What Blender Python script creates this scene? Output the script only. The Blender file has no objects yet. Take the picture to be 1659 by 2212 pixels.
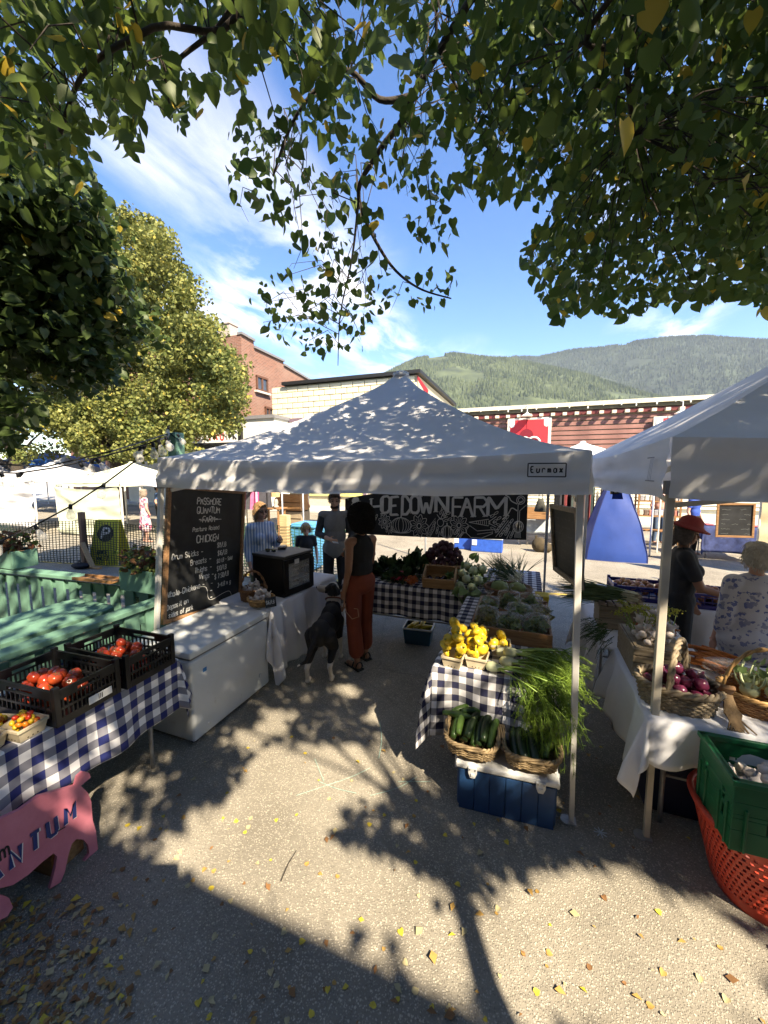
import bpy, bmesh, math, random
import numpy as np
from mathutils import Vector, Matrix, Euler, noise as mnoise
rnd = random.Random(7); nr = np.random.default_rng(5)
sc = bpy.context.scene; col = sc.collection
PI = math.pi
# ---------------------------------------------------------------- camera
CH = 2.05; PITCH = math.radians(6.0); YAW = math.radians(20.4); FL = 831.0; DW, DH = 1659, 2212
cd = bpy.data.cameras.new('camera'); cam = bpy.data.objects.new('camera', cd); col.objects.link(cam)
cd.sensor_fit = 'HORIZONTAL'; cd.sensor_width = 36; cd.lens = 36*FL/DW; cd.clip_start = .05; cd.clip_end = 12000
cam.location = (0, 0, CH); cam.rotation_euler = (PI/2-PITCH, 0, YAW); sc.camera = cam
# ---------------------------------------------------------------- sky, sun, exposure
SX, SY = -.83, .645                      # ground shadow offset per metre of height
EL = math.atan(1/math.hypot(SX, SY)); AZ = math.atan2(-SX, -SY)
w = bpy.data.worlds.new('World'); sc.world = w; w.use_nodes = True
nt = w.node_tree; N = nt.nodes; L = nt.links; N.clear()
out = N.new('ShaderNodeOutputWorld'); bg = N.new('ShaderNodeBackground'); sky = N.new('ShaderNodeTexSky')
sky.sky_type = 'NISHITA'; sky.sun_disc = False; sky.sun_elevation = EL; sky.sun_rotation = AZ
sky.altitude = 500; sky.air_density = 1.0; sky.dust_density = .0; sky.ozone_density = 3.2
tc = N.new('ShaderNodeTexCoord'); sep = N.new('ShaderNodeSeparateXYZ'); L.new(tc.outputs['Generated'], sep.inputs[0])
mz = N.new('ShaderNodeMath'); mz.operation = 'MAXIMUM'; mz.inputs[1].default_value = .06; L.new(sep.outputs[2], mz.inputs[0])
dx = N.new('ShaderNodeMath'); dx.operation = 'DIVIDE'; L.new(sep.outputs[0], dx.inputs[0]); L.new(mz.outputs[0], dx.inputs[1])
dy = N.new('ShaderNodeMath'); dy.operation = 'DIVIDE'; L.new(sep.outputs[1], dy.inputs[0]); L.new(mz.outputs[0], dy.inputs[1])
cb = N.new('ShaderNodeCombineXYZ'); L.new(dx.outputs[0], cb.inputs[0]); L.new(dy.outputs[0], cb.inputs[1])
mp = N.new('ShaderNodeMapping'); mp.inputs['Rotation'].default_value = (0, 0, .5); mp.inputs['Scale'].default_value = (1.0, .55, 1); mp.inputs['Location'].default_value = (.35, .2, 0)
L.new(cb.outputs[0], mp.inputs[0])
n1 = N.new('ShaderNodeTexNoise'); n1.inputs['Scale'].default_value = 2.4; n1.inputs['Detail'].default_value = 9; n1.inputs['Roughness'].default_value = .62; n1.inputs['Distortion'].default_value = .5
L.new(mp.outputs[0], n1.inputs['Vector'])
n2 = N.new('ShaderNodeTexNoise'); n2.inputs['Scale'].default_value = .62; n2.inputs['Detail'].default_value = 2; L.new(mp.outputs[0], n2.inputs['Vector'])
r1 = N.new('ShaderNodeMapRange'); r1.inputs[1].default_value = .43; r1.inputs[2].default_value = .74; L.new(n1.outputs[0], r1.inputs[0])
r2 = N.new('ShaderNodeMapRange'); r2.inputs[1].default_value = .49; r2.inputs[2].default_value = .63; L.new(n2.outputs[0], r2.inputs[0])
mm = N.new('ShaderNodeMath'); mm.operation = 'MULTIPLY'; L.new(r1.outputs[0], mm.inputs[0]); r3 = N.new('ShaderNodeMapRange'); r3.inputs[1].default_value = .14; r3.inputs[2].default_value = .32; L.new(sep.outputs[2], r3.inputs[0]); m3 = N.new('ShaderNodeMath'); m3.operation = 'MULTIPLY'; L.new(r2.outputs[0], m3.inputs[0]); L.new(r3.outputs[0], m3.inputs[1]); L.new(m3.outputs[0], mm.inputs[1])
hs = N.new('ShaderNodeHueSaturation'); hs.inputs['Saturation'].default_value = 1.28; hs.inputs['Value'].default_value = .80; hs.inputs['Hue'].default_value = .511; L.new(sky.outputs[0], hs.inputs['Color'])
mx = N.new('ShaderNodeMix'); mx.data_type = 'RGBA'; L.new(mm.outputs[0], mx.inputs[0]); L.new(hs.outputs[0], mx.inputs[6]); mx.inputs[7].default_value = (4.6, 4.75, 5.0, 1)
L.new(mx.outputs[2], bg.inputs[0]); bg.inputs[1].default_value = .15; L.new(bg.outputs[0], out.inputs[0])
sl = bpy.data.lights.new('sun', 'SUN'); sun = bpy.data.objects.new('sun', sl); col.objects.link(sun)
sl.energy = 4.6; sl.angle = math.radians(.53); sl.color = (1.0, .955, .885)
sun.rotation_euler = Vector((SX, SY, -1)).to_track_quat('-Z', 'Y').to_euler(); sun.location = (6, -5, 12)
vs = sc.view_settings; vs.view_transform = 'Standard'; vs.look = 'None'; vs.gamma = 1; vs.exposure = 1.78; vs.use_white_balance = True; vs.white_balance_temperature = 8300; vs.white_balance_tint = 10; vs.use_curve_mapping = False
sc.cycles.max_bounces = 8; sc.cycles.transparent_max_bounces = 12; sc.cycles.caustics_reflective = False; sc.cycles.caustics_refractive = False
sc.cycles.sample_clamp_indirect = 6
# ---------------------------------------------------------------- pixel helpers (photo seen at 1659 x 2212)
_R = Vector((math.cos(YAW), math.sin(YAW), 0)); _F0 = Vector((-math.sin(YAW), math.cos(YAW), 0)); _Z = Vector((0, 0, 1))
_F = _F0*math.cos(PITCH)-_Z*math.sin(PITCH); _U = _F0*math.sin(PITCH)+_Z*math.cos(PITCH); _C = Vector((0, 0, CH))
def ray(x, y): return _F+_R*((x-DW/2)/FL)-_U*((y-DH/2)/FL)
def gz(x, y, z=0.): d = ray(x, y); return _C+d*((z-CH)/d.z)
def gy(x, y, Y): d = ray(x, y); return _C+d*(Y/d.y)
def gx(x, y, X): d = ray(x, y); return _C+d*(X/d.x)
def gd(x, y, D): return _C+ray(x, y).normalized()*D
def proj(p):
    v = Vector(p)-_C; d = v.dot(_F)
    return (DW/2+FL*v.dot(_R)/d, DH/2-FL*v.dot(_U)/d, d)
# ---------------------------------------------------------------- scene helpers
def tag(o, label=None, cat=None, group=None, kind=None):
    if label: o['label'] = label
    if cat: o['category'] = cat
    if group: o['group'] = group
    if kind: o['kind'] = kind
    return o
def thing(name, label, cat, loc=(0, 0, 0), rz=0., group=None, rot=None):
    o = bpy.data.objects.new(name, None); col.objects.link(o); o.empty_display_size = .05
    o.location = loc; o.rotation_euler = rot if rot else (0, 0, rz)
    return tag(o, label, cat, group)
class MB:
    def __init__(s): s.v = []; s.f = []; s.m = []; s.uv = None
    def add(s, vs, fs, m=0, M=None):
        b = len(s.v)
        for p in vs: s.v.append(tuple(M @ Vector(p)) if M is not None else tuple(p))
        for f in fs: s.f.append(tuple(i+b for i in f)); s.m.append(m)
        return s
    def box(s, c, d, m=0, M=None, rz=0., rot=None):
        x, y, z = d[0]/2, d[1]/2, d[2]/2
        vs = [Vector((a*x, b*y, e*z)) for e in (-1, 1) for b in (-1, 1) for a in (-1, 1)]
        if rot is not None: q = Euler(rot).to_matrix(); vs = [q @ v for v in vs]
        elif rz: q = Matrix.Rotation(rz, 3, 'Z'); vs = [q @ v for v in vs]
        c = Vector(c); vs = [v+c for v in vs]
        return s.add(vs, [(0, 2, 3, 1), (4, 5, 7, 6), (0, 1, 5, 4), (2, 6, 7, 3), (0, 4, 6, 2), (1, 3, 7, 5)], m, M)
    def bar(s, a, b, wx, wy, m=0, up=(0, 0, 1), M=None):
        a = Vector(a); b = Vector(b); d = (b-a).normalized(); up = Vector(up)
        if abs(d.dot(up)) > .98: up = Vector((0, 1, 0))
        x = d.cross(up).normalized()*wx/2; y = x.cross(d).normalized()*wy/2
        vs = [a-x-y, a+x-y, a+x+y, a-x+y, b-x-y, b+x-y, b+x+y, b-x+y]
        return s.add(vs, [(0, 1, 2, 3), (7, 6, 5, 4), (0, 4, 5, 1), (1, 5, 6, 2), (2, 6, 7, 3), (3, 7, 4, 0)], m, M)
    def tube(s, pts, r, n=8, m=0, caps=True, closed=False, M=None, sq=1.):
        pts = [Vector(p) for p in pts]; k = len(pts)
        if not hasattr(r, '__len__'): r = [r]*k
        vs = []; prev = None
        for i, p in enumerate(pts):
            if closed: t = pts[(i+1) % k]-pts[i-1]
            else: t = pts[min(i+1, k-1)]-pts[max(i-1, 0)]
            if t.length < 1e-9: t = Vector((0, 0, 1))
            t.normalize()
            if prev is None: a = t.orthogonal().normalized()
            else:
                a = prev-t*prev.dot(t)
                a = a.normalized() if a.length > 1e-6 else t.orthogonal().normalized()
            prev = a; b = t.cross(a)
            for j in range(n):
                an = 2*PI*j/n; vs.append(p+a*math.cos(an)*r[i]+b*math.sin(an)*r[i]*sq)
        fs = []
        for i in range(k if closed else k-1):
            for j in range(n):
                a0 = i*n+j; a1 = i*n+(j+1) % n; b0 = ((i+1) % k)*n+j; b1 = ((i+1) % k)*n+(j+1) % n
                fs.append((a0, a1, b1, b0))
        if caps and not closed: fs.append(tuple(range(n-1, -1, -1))); fs.append(tuple((k-1)*n+j for j in range(n)))
        return s.add(vs, fs, m, M)
    def lathe(s, prof, n=20, m=0, c=(0, 0, 0), M=None, sx=1., sy=1., wob=None):
        vs = []; k = len(prof)
        for i, (r, z) in enumerate(prof):
            for j in range(n):
                an = 2*PI*j/n; q = r*(wob(an, i) if wob else 1)
                vs.append((c[0]+q*math.cos(an)*sx, c[1]+q*math.sin(an)*sy, c[2]+z))
        fs = [(i*n+j, i*n+(j+1) % n, (i+1)*n+(j+1) % n, (i+1)*n+j) for i in range(k-1) for j in range(n)]
        if prof[0][0] > 1e-5: fs.append(tuple(range(n-1, -1, -1)))
        if prof[-1][0] > 1e-5: fs.append(tuple((k-1)*n+j for j in range(n)))
        return s.add(vs, fs, m, M)
    def ell(s, c, r, m=0, n=12, k=8, M=None, rot=None):
        q = Euler(rot).to_matrix() if rot is not None else None
        vs = []; c = Vector(c)
        for i in range(k+1):
            th = PI*i/k
            for j in range(n):
                an = 2*PI*j/n; p = Vector((r[0]*math.sin(th)*math.cos(an), r[1]*math.sin(th)*math.sin(an), -r[2]*math.cos(th)))
                vs.append((q @ p if q else p)+c)
        fs = [(i*n+j, i*n+(j+1) % n, (i+1)*n+(j+1) % n, (i+1)*n+j) for i in range(k) for j in range(n)]
        return s.add(vs, fs, m, M)
    def prism(s, poly, d, m=0, M=None):          # polygon in local xz, extruded along y by d
        k = len(poly); vs = [(x, -d/2, z) for x, z in poly]+[(x, d/2, z) for x, z in poly]
        fs = [tuple(range(k)), tuple(range(2*k-1, k-1, -1))]+[(i, i+k, (i+1) % k+k, (i+1) % k) for i in range(k)]
        return s.add(vs, fs, m, M)
    def build(s, name, mats, parent=None, smooth=False, bevel=0., loc=None, bseg=2, auto=None):
        me = bpy.data.meshes.new(name); me.from_pydata(s.v, [], s.f)
        if not isinstance(mats, (list, tuple)): mats = [mats]
        for q in mats: me.materials.append(q)
        if len(mats) > 1: me.polygons.foreach_set('material_index', s.m)
        if smooth: me.polygons.foreach_set('use_smooth', [True]*len(me.polygons))
        if s.uv is not None:
            ul = me.uv_layers.new(name='UVMap'); li = np.zeros(len(me.loops), dtype=np.int32); me.loops.foreach_get('vertex_index', li)
            ul.data.foreach_set('uv', np.asarray(s.uv, dtype=np.float32)[li].ravel())
        me.validate(); me.update()
        if auto: 
            me.polygons.foreach_set('use_smooth', [True]*len(me.polygons)); me.set_sharp_from_angle(angle=math.radians(auto))
        o = bpy.data.objects.new(name, me); col.objects.link(o)
        if parent is not None: o.parent = parent
        if loc is not None: o.location = loc
        if bevel:
            b = o.modifiers.new('bevel', 'BEVEL'); b.width = bevel; b.segments = bseg; b.limit_method = 'ANGLE'; b.angle_limit = math.radians(40)
        return o
def copy_tree(o, parent=None, loc=None, rot=None, scale=None):
    c = o.copy(); col.objects.link(c); c.parent = parent
    if loc is not None: c.location = loc
    if rot is not None: c.rotation_euler = rot
    if scale is not None: c.scale = (scale,)*3 if not hasattr(scale, '__len__') else scale
    for ch in o.children: copy_tree(ch, c)
    return c
def dupe(o, loc=None, rot=None, scale=None, parent=None):
    c = o.copy(); col.objects.link(c)
    if parent is not None: c.parent = parent
    if loc is not None: c.location = loc
    if rot is not None: c.rotation_euler = rot
    if scale is not None: c.scale = (scale,)*3 if not hasattr(scale, '__len__') else scale
    return c
# ---------------------------------------------------------------- materials
_mc = {}
def mat(name, c, rough=.6, var=.18, scale=12., bump=0., bscale=None, metal=0., spec=.4, trans=0., obj=True, hue=None, wear=None):
    if name in _mc: return _mc[name]
    m = bpy.data.materials.new(name); m.use_nodes = True; t = m.node_tree; b = t.nodes['Principled BSDF']
    b.inputs['Roughness'].default_value = rough; b.inputs['Metallic'].default_value = metal; b.inputs['Specular IOR Level'].default_value = spec
    tcn = t.nodes.new('ShaderNodeTexCoord'); src = tcn.outputs['Object']
    nz = t.nodes.new('ShaderNodeTexNoise'); nz.inputs['Scale'].default_value = scale; nz.inputs['Detail'].default_value = 5; nz.inputs['Roughness'].default_value = .6
    t.links.new(src, nz.inputs['Vector'])
    rp = t.nodes.new('ShaderNodeValToRGB'); e = rp.color_ramp.elements
    e[0].position = .3; e[1].position = .7
    c2 = hue if hue else tuple(min(1, x*(1+var)) for x in c)
    e[0].color = (*[x*(1-var) for x in c], 1); e[1].color = (*c2, 1)
    t.links.new(nz.outputs[0], rp.inputs[0]); cout = rp.outputs[0]
    if wear:                                     # stains / scuffs of another colour
        n3 = t.nodes.new('ShaderNodeTexNoise'); n3.inputs['Scale'].default_value = wear[1]; n3.inputs['Detail'].default_value = 8; n3.inputs['Roughness'].default_value = .7
        t.links.new(src, n3.inputs['Vector'])
        mr = t.nodes.new('ShaderNodeMapRange'); mr.inputs[1].default_value = wear[2]; mr.inputs[2].default_value = wear[2]+.12; t.links.new(n3.outputs[0], mr.inputs[0])
        mxx = t.nodes.new('ShaderNodeMix'); mxx.data_type = 'RGBA'; t.links.new(mr.outputs[0], mxx.inputs[0]); t.links.new(cout, mxx.inputs[6]); mxx.inputs[7].default_value = (*wear[0], 1); cout = mxx.outputs[2]
    t.links.new(cout, b.inputs['Base Color'])
    if bump:
        n4 = t.nodes.new('ShaderNodeTexNoise'); n4.inputs['Scale'].default_value = bscale or scale*4; n4.inputs['Detail'].default_value = 4; t.links.new(src, n4.inputs['Vector'])
        bp = t.nodes.new('ShaderNodeBump'); bp.inputs['Strength'].default_value = bump; bp.inputs['Distance'].default_value = .01; t.links.new(n4.outputs[0], bp.inputs['Height']); t.links.new(bp.outputs[0], b.inputs['Normal'])
    if trans:
        tr = t.nodes.new('ShaderNodeBsdfTranslucent'); t.links.new(cout, tr.inputs[0]); ms = t.nodes.new('ShaderNodeMixShader'); ms.inputs[0].default_value = trans
        t.links.new(b.outputs[0], ms.inputs[1]); t.links.new(tr.outputs[0], ms.inputs[2]); t.links.new(ms.outputs[0], t.nodes['Material Output'].inputs[0])
    _mc[name] = m; return m
def wood(name, c1, c2, sc_=(3, 40, 40), rough=.65):
    if name in _mc: return _mc[name]
    m = bpy.data.materials.new(name); m.use_nodes = True; t = m.node_tree; b = t.nodes['Principled BSDF']; b.inputs['Roughness'].default_value = rough
    tcn = t.nodes.new('ShaderNodeTexCoord'); mpn = t.nodes.new('ShaderNodeMapping'); mpn.inputs['Scale'].default_value = sc_
    t.links.new(tcn.outputs['Object'], mpn.inputs[0])
    nz = t.nodes.new('ShaderNodeTexNoise'); nz.inputs['Scale'].default_value = 1.5; nz.inputs['Detail'].default_value = 8; nz.inputs['Distortion'].default_value = .6; t.links.new(mpn.outputs[0], nz.inputs['Vector'])
    rp = t.nodes.new('ShaderNodeValToRGB'); rp.color_ramp.elements[0].color = (*c1, 1); rp.color_ramp.elements[1].color = (*c2, 1); rp.color_ramp.elements[0].position = .3; rp.color_ramp.elements[1].position = .7
    t.links.new(nz.outputs[0], rp.inputs[0]); t.links.new(rp.outputs[0], b.inputs['Base Color'])
    bp = t.nodes.new('ShaderNodeBump'); bp.inputs['Strength'].default_value = .25; bp.inputs['Distance'].default_value = .004; t.links.new(nz.outputs[0], bp.inputs['Height']); t.links.new(bp.outputs[0], b.inputs['Normal'])
    _mc[name] = m; return m
def gingham(name, dark, p, fade=1.):
    m = bpy.data.materials.new(name); m.use_nodes = True; t = m.node_tree; b = t.nodes['Principled BSDF']; b.inputs['Roughness'].default_value = .85; b.inputs['Specular IOR Level'].default_value = .15
    uv = t.nodes.new('ShaderNodeUVMap'); sp = t.nodes.new('ShaderNodeSeparateXYZ'); t.links.new(uv.outputs[0], sp.inputs[0])
    st = []
    for i in (0, 1):
        a = t.nodes.new('ShaderNodeMath'); a.operation = 'DIVIDE'; a.inputs[1].default_value = 2*p; t.links.new(sp.outputs[i], a.inputs[0])
        f = t.nodes.new('ShaderNodeMath'); f.operation = 'FRACT'; t.links.new(a.outputs[0], f.inputs[0])
        g = t.nodes.new('ShaderNodeMath'); g.operation = 'GREATER_THAN'; g.inputs[1].default_value = .5; t.links.new(f.outputs[0], g.inputs[0]); st.append(g)
    s = t.nodes.new('ShaderNodeMath'); s.operation = 'ADD'; t.links.new(st[0].outputs[0], s.inputs[0]); t.links.new(st[1].outputs[0], s.inputs[1])
    hf = t.nodes.new('ShaderNodeMath'); hf.operation = 'MULTIPLY'; hf.inputs[1].default_value = .5; t.links.new(s.outputs[0], hf.inputs[0])
    rp = t.nodes.new('ShaderNodeValToRGB'); rp.color_ramp.interpolation = 'CONSTANT'; e = rp.color_ramp.elements
    wh = (.76, .76, .78); e[0].color = (*wh, 1); e[1].position = .75; e[1].color = (*dark, 1)
    e2 = rp.color_ramp.elements.new(.25); e2.color = (*[(a*.38+b2*.30) for a, b2 in zip(dark, wh)], 1)
    t.links.new(hf.outputs[0], rp.inputs[0]); t.links.new(rp.outputs[0], b.inputs['Base Color'])
    tcn = t.nodes.new('ShaderNodeTexCoord'); nz = t.nodes.new('ShaderNodeTexNoise'); nz.inputs['Scale'].default_value = 25; nz.inputs['Detail'].default_value = 3; t.links.new(tcn.outputs['Object'], nz.inputs['Vector'])
    bp = t.nodes.new('ShaderNodeBump'); bp.inputs['Strength'].default_value = .25; bp.inputs['Distance'].default_value = .006; t.links.new(nz.outputs[0], bp.inputs['Height']); t.links.new(bp.outputs[0], b.inputs['Normal'])
    return m
def leafmat(name, c1, c2, tr=.45, rough=.5, scale=.9):
    m = bpy.data.materials.new(name); m.use_nodes = True; t = m.node_tree; b = t.nodes['Principled BSDF']; b.inputs['Roughness'].default_value = rough; b.inputs['Specular IOR Level'].default_value = .3
    geo = t.nodes.new('ShaderNodeNewGeometry'); nz = t.nodes.new('ShaderNodeTexNoise'); nz.inputs['Scale'].default_value = scale; nz.inputs['Detail'].default_value = 3; t.links.new(geo.outputs['Position'], nz.inputs['Vector'])
    ad = t.nodes.new('ShaderNodeMath'); ad.operation = 'ADD'; rl = t.nodes.new('ShaderNodeMath'); rl.operation = 'MULTIPLY'; rl.inputs[1].default_value = .5
    t.links.new(geo.outputs['Random Per Island'], rl.inputs[0]); t.links.new(rl.outputs[0], ad.inputs[0]); t.links.new(nz.outputs[0], ad.inputs[1])
    rp = t.nodes.new('ShaderNodeValToRGB'); rp.color_ramp.elements[0].position = .4; rp.color_ramp.elements[1].position = 1.0
    rp.color_ramp.elements[0].color = (*c1, 1); rp.color_ramp.elements[1].color = (*c2, 1)
    t.links.new(ad.outputs[0], rp.inputs[0]); t.links.new(rp.outputs[0], b.inputs['Base Color'])
    trn = t.nodes.new('ShaderNodeBsdfTranslucent'); t.links.new(rp.outputs[0], trn.inputs[0])
    ms = t.nodes.new('ShaderNodeMixShader'); ms.inputs[0].default_value = tr
    t.links.new(b.outputs[0], ms.inputs[1]); t.links.new(trn.outputs[0], ms.inputs[2]); t.links.new(ms.outputs[0], t.nodes['Material Output'].inputs[0])
    return m
def inpoly(x, y, P):
    c = False; j = len(P)-1
    for i in range(len(P)):
        xi, yi = P[i]; xj, yj = P[j]
        if (yi > y) != (yj > y) and x < (xj-xi)*(y-yi)/(yj-yi)+xi: c = not c
        j = i
    return c
# ---------------------------------------------------------------- stroke lettering
GL = {'A':'022842 1535','B':'0208 0838473505 3544433202','C':'4738180703123243','D':'02082846442202','E':'48080242 0535','F':'480802 0535','G':'47381807031232434525','H':'0208 4248 0545','I':'2228','K':'0208 480542','L':'080242','M':'0208244842','N':'02084248','O':'180703123243473818','P':'02083847463505','Q':'180703123243473818 2442','R':'02083847463505 2542','S':'473818070615354443321203','T':'0848 2822','U':'080312324348','V':'082248','W':'0812263248','X':'0248 0842','Y':'0825 4825 2522',
'a':'4642 4536160503123243','b':'0802 0516364543321203','c':'4536160503123243','d':'4842 4536160503123243','e':'04444536160503123243','f':'47382722 1636','g':'4641301001 4536160503123243','h':'0802 0516364542','i':'2622 2728','k':'0802 360442','l':'2822','m':'0602 05162522 25364542','n':'0602 0516364542','o':'160503123243453616','p':'0600 0516364543321203','r':'0602 05163645','s':'4536160543321203','t':'28233242 0646','u':'0603123243 4642','w':'0612243246','x':'0246 0642','y':'0622 4610',
'0':'180703123243473818','1':'172822','2':'07183847460242','3':'0848254543321203','4':'380444 3832','5':'480805354443321203','6':'48180703123243443505','7':'084812','8':'180716364738 4718 1605031232434536','$':'473818070615354443321203 2921','/':'0149','-':'0545','.':'1222','&':'4204172837040312324 5'.replace(' ','')}
def chaikin(p, n=1):
    for _ in range(n):
        if len(p) < 3: return p
        q = [p[0]]
        for a, b in zip(p[:-1], p[1:]):
            q.append((a[0]*.75+b[0]*.25, a[1]*.75+b[1]*.25)); q.append((a[0]*.25+b[0]*.75, a[1]*.25+b[1]*.75))
        q.append(p[-1]); p = q
    return p
def strip(mb, pts, w, M, z=.0015, m=0):
    k = len(pts); vs = []
    for i in range(k):
        a = pts[max(i-1, 0)]; b = pts[min(i+1, k-1)]; tx, ty = b[0]-a[0], b[1]-a[1]; l = math.hypot(tx, ty) or 1
        nx, ny = -ty/l*w/2, tx/l*w/2; x, y = pts[i]
        vs += [(x+nx, y+ny, z), (x-nx, y-ny, z)]
    mb.add(vs, [(2*i, 2*i+1, 2*i+3, 2*i+2) for i in range(k-1)], m, M)
_zc = [0]
def zoff(): _zc[0] = (_zc[0]+1) % 60; return .0012+_zc[0]*.00003
def text(mb, s, x, y, h, M, w=None, cw=.72, jit=.25, m=0, smooth=1, slope=0., center=False, z0=0.):
    """single-stroke lettering; (x, y) baseline start in the plane of M, h = cap height"""
    u = h/6.; w = w or h*.11; tot = len(s)*5*u*cw
    cx = x-tot/2 if center else x; c0 = cx
    for ch in s:
        if ch in GL:
            jx, jy = rnd.uniform(-jit, jit)*u, rnd.uniform(-jit, jit)*u; sh = rnd.uniform(-.05, .08)
            for st in GL[ch].split():
                p = [(int(st[i]), int(st[i+1])-2) for i in range(0, len(st)-1, 2)]
                p = [(cx+jx+(a*cw+b*sh)*u, y+jy+b*u+(cx-c0)*slope) for a, b in p]
                strip(mb, chaikin(p, smooth), w*rnd.uniform(.85, 1.15), M, z0+zoff(), m)
        cx += (3.2 if ch in 'iIl1.' else 5)*u*cw
    return cx
def frame(o, xdir, ydir):
    """matrix taking plane coords (x along xdir, y along ydir, z along normal) to the world"""
    x = Vector(xdir).normalized(); y = Vector(ydir); y = (y-x*y.dot(x)).normalized(); z = x.cross(y)
    return Matrix(((x[0], y[0], z[0], o[0]), (x[1], y[1], z[1], o[1]), (x[2], y[2], z[2], o[2]), (0, 0, 0, 1)))
# ================================================================= SETTING
def ground_mat():
    m = bpy.data.materials.new('asphalt'); m.use_nodes = True; t = m.node_tree; b = t.nodes['Principled BSDF']; b.inputs['Roughness'].default_value = .92; b.inputs['Specular IOR Level'].default_value = .25
    tcn = t.nodes.new('ShaderNodeTexCoord'); o = tcn.outputs['Object']
    nz0 = t.nodes.new('ShaderNodeTexNoise'); nz0.inputs['Scale'].default_value = 60; nz0.inputs['Detail'].default_value = 2; t.links.new(o, nz0.inputs['Vector'])
    mxv = t.nodes.new('ShaderNodeMix'); mxv.data_type = 'VECTOR'; mxv.inputs[0].default_value = .012; t.links.new(o, mxv.inputs[4]); t.links.new(nz0.outputs['Color'], mxv.inputs[5])
    def layer(scale, lo, hi):
        v = t.nodes.new('ShaderNodeTexVoronoi'); v.inputs['Scale'].default_value = scale; t.links.new(mxv.outputs[1], v.inputs['Vector'])
        mr = t.nodes.new('ShaderNodeMapRange'); mr.inputs[1].default_value = lo; mr.inputs[2].default_value = hi; mr.inputs[3].default_value = 1; mr.inputs[4].default_value = 0; t.links.new(v.outputs['Distance'], mr.inputs[0])
        sp = t.nodes.new('ShaderNodeSeparateColor'); t.links.new(v.outputs['Color'], sp.inputs[0])
        return v, mr, sp
    v, mr, sp = layer(125, .30, .5); v2, mr2, sp2 = layer(75, .22, .40)
    rp = t.nodes.new('ShaderNodeValToRGB'); e = rp.color_ramp.elements; e[0].color = (.19, .172, .14, 1); e[1].color = (.48, .44, .365, 1); e[0].position = .1; e[1].position = .95
    q = rp.color_ramp.elements.new(.55); q.color = (.34, .31, .255, 1); t.links.new(sp.outputs[0], rp.inputs[0])
    nz = t.nodes.new('ShaderNodeTexNoise'); nz.inputs['Scale'].default_value = 1.3; nz.inputs['Detail'].default_value = 8; t.links.new(o, nz.inputs['Vector'])
    bs = t.nodes.new('ShaderNodeValToRGB'); bs.color_ramp.elements[0].color = (.20, .18, .145, 1); bs.color_ramp.elements[1].color = (.31, .285, .235, 1); bs.color_ramp.elements[0].position = .3; bs.color_ramp.elements[1].position = .7; t.links.new(nz.outputs[0], bs.inputs[0])
    m1 = t.nodes.new('ShaderNodeMix'); m1.data_type = 'RGBA'; t.links.new(mr.outputs[0], m1.inputs[0]); t.links.new(bs.outputs[0], m1.inputs[6]); t.links.new(rp.outputs[0], m1.inputs[7])
    big = t.nodes.new('ShaderNodeMath'); big.operation = 'GREATER_THAN'; big.inputs[1].default_value = .70; t.links.new(sp2.outputs[1], big.inputs[0])
    bm_ = t.nodes.new('ShaderNodeMath'); bm_.operation = 'MULTIPLY'; t.links.new(big.outputs[0], bm_.inputs[0]); t.links.new(mr2.outputs[0], bm_.inputs[1])
    m2 = t.nodes.new('ShaderNodeMix'); m2.data_type = 'RGBA'; t.links.new(bm_.outputs[0], m2.inputs[0]); t.links.new(m1.outputs[2], m2.inputs[6]); m2.inputs[7].default_value = (.50, .45, .36, 1)
    pn = t.nodes.new('ShaderNodeTexNoise'); pn.inputs['Scale'].default_value = .9; pn.inputs['Detail'].default_value = 10; pn.inputs['Roughness'].default_value = .7; t.links.new(o, pn.inputs['Vector'])
    pr_ = t.nodes.new('ShaderNodeMapRange'); pr_.inputs[1].default_value = .32; pr_.inputs[2].default_value = .68; pr_.inputs[3].default_value = .72; pr_.inputs[4].default_value = 1.12; t.links.new(pn.outputs[0], pr_.inputs[0])
    ck = t.nodes.new('ShaderNodeTexVoronoi'); ck.feature = 'DISTANCE_TO_EDGE'; ck.inputs['Scale'].default_value = .55; mv2 = t.nodes.new('ShaderNodeMix'); mv2.data_type = 'VECTOR'; mv2.inputs[0].default_value = .22; t.links.new(o, mv2.inputs[4]); t.links.new(pn.outputs['Color'], mv2.inputs[5]); t.links.new(mv2.outputs[1], ck.inputs['Vector'])
    cr = t.nodes.new('ShaderNodeMapRange'); cr.inputs[1].default_value = .0; cr.inputs[2].default_value = .006; cr.inputs[3].default_value = .84; cr.inputs[4].default_value = 1; t.links.new(ck.outputs['Distance'], cr.inputs[0])
    pm = t.nodes.new('ShaderNodeMath'); pm.operation = 'MULTIPLY'; t.links.new(pr_.outputs[0], pm.inputs[0]); t.links.new(cr.outputs[0], pm.inputs[1])
    fm_ = t.nodes.new('ShaderNodeMix'); fm_.data_type = 'RGBA'; fm_.blend_type = 'MULTIPLY'; fm_.inputs[0].default_value = 1; t.links.new(m2.outputs[2], fm_.inputs[6]); t.links.new(pm.outputs[0], fm_.inputs[7]); t.links.new(fm_.outputs[2], b.inputs['Base Color'])
    ad = t.nodes.new('ShaderNodeMath'); ad.operation = 'ADD'; t.links.new(mr.outputs[0], ad.inputs[0]); t.links.new(bm_.outputs[0], ad.inputs[1])
    bp = t.nodes.new('ShaderNodeBump'); bp.inputs['Strength'].default_value = .55; bp.inputs['Distance'].default_value = .004; t.links.new(ad.outputs[0], bp.inputs['Height']); t.links.new(bp.outputs[0], b.inputs['Normal'])
    return m
mb = MB(); S = 3500
mb.add([(-S, -S, 0), (S, -S, 0), (S, S, 0), (-S, S, 0)], [(0, 1, 2, 3)])
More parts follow.
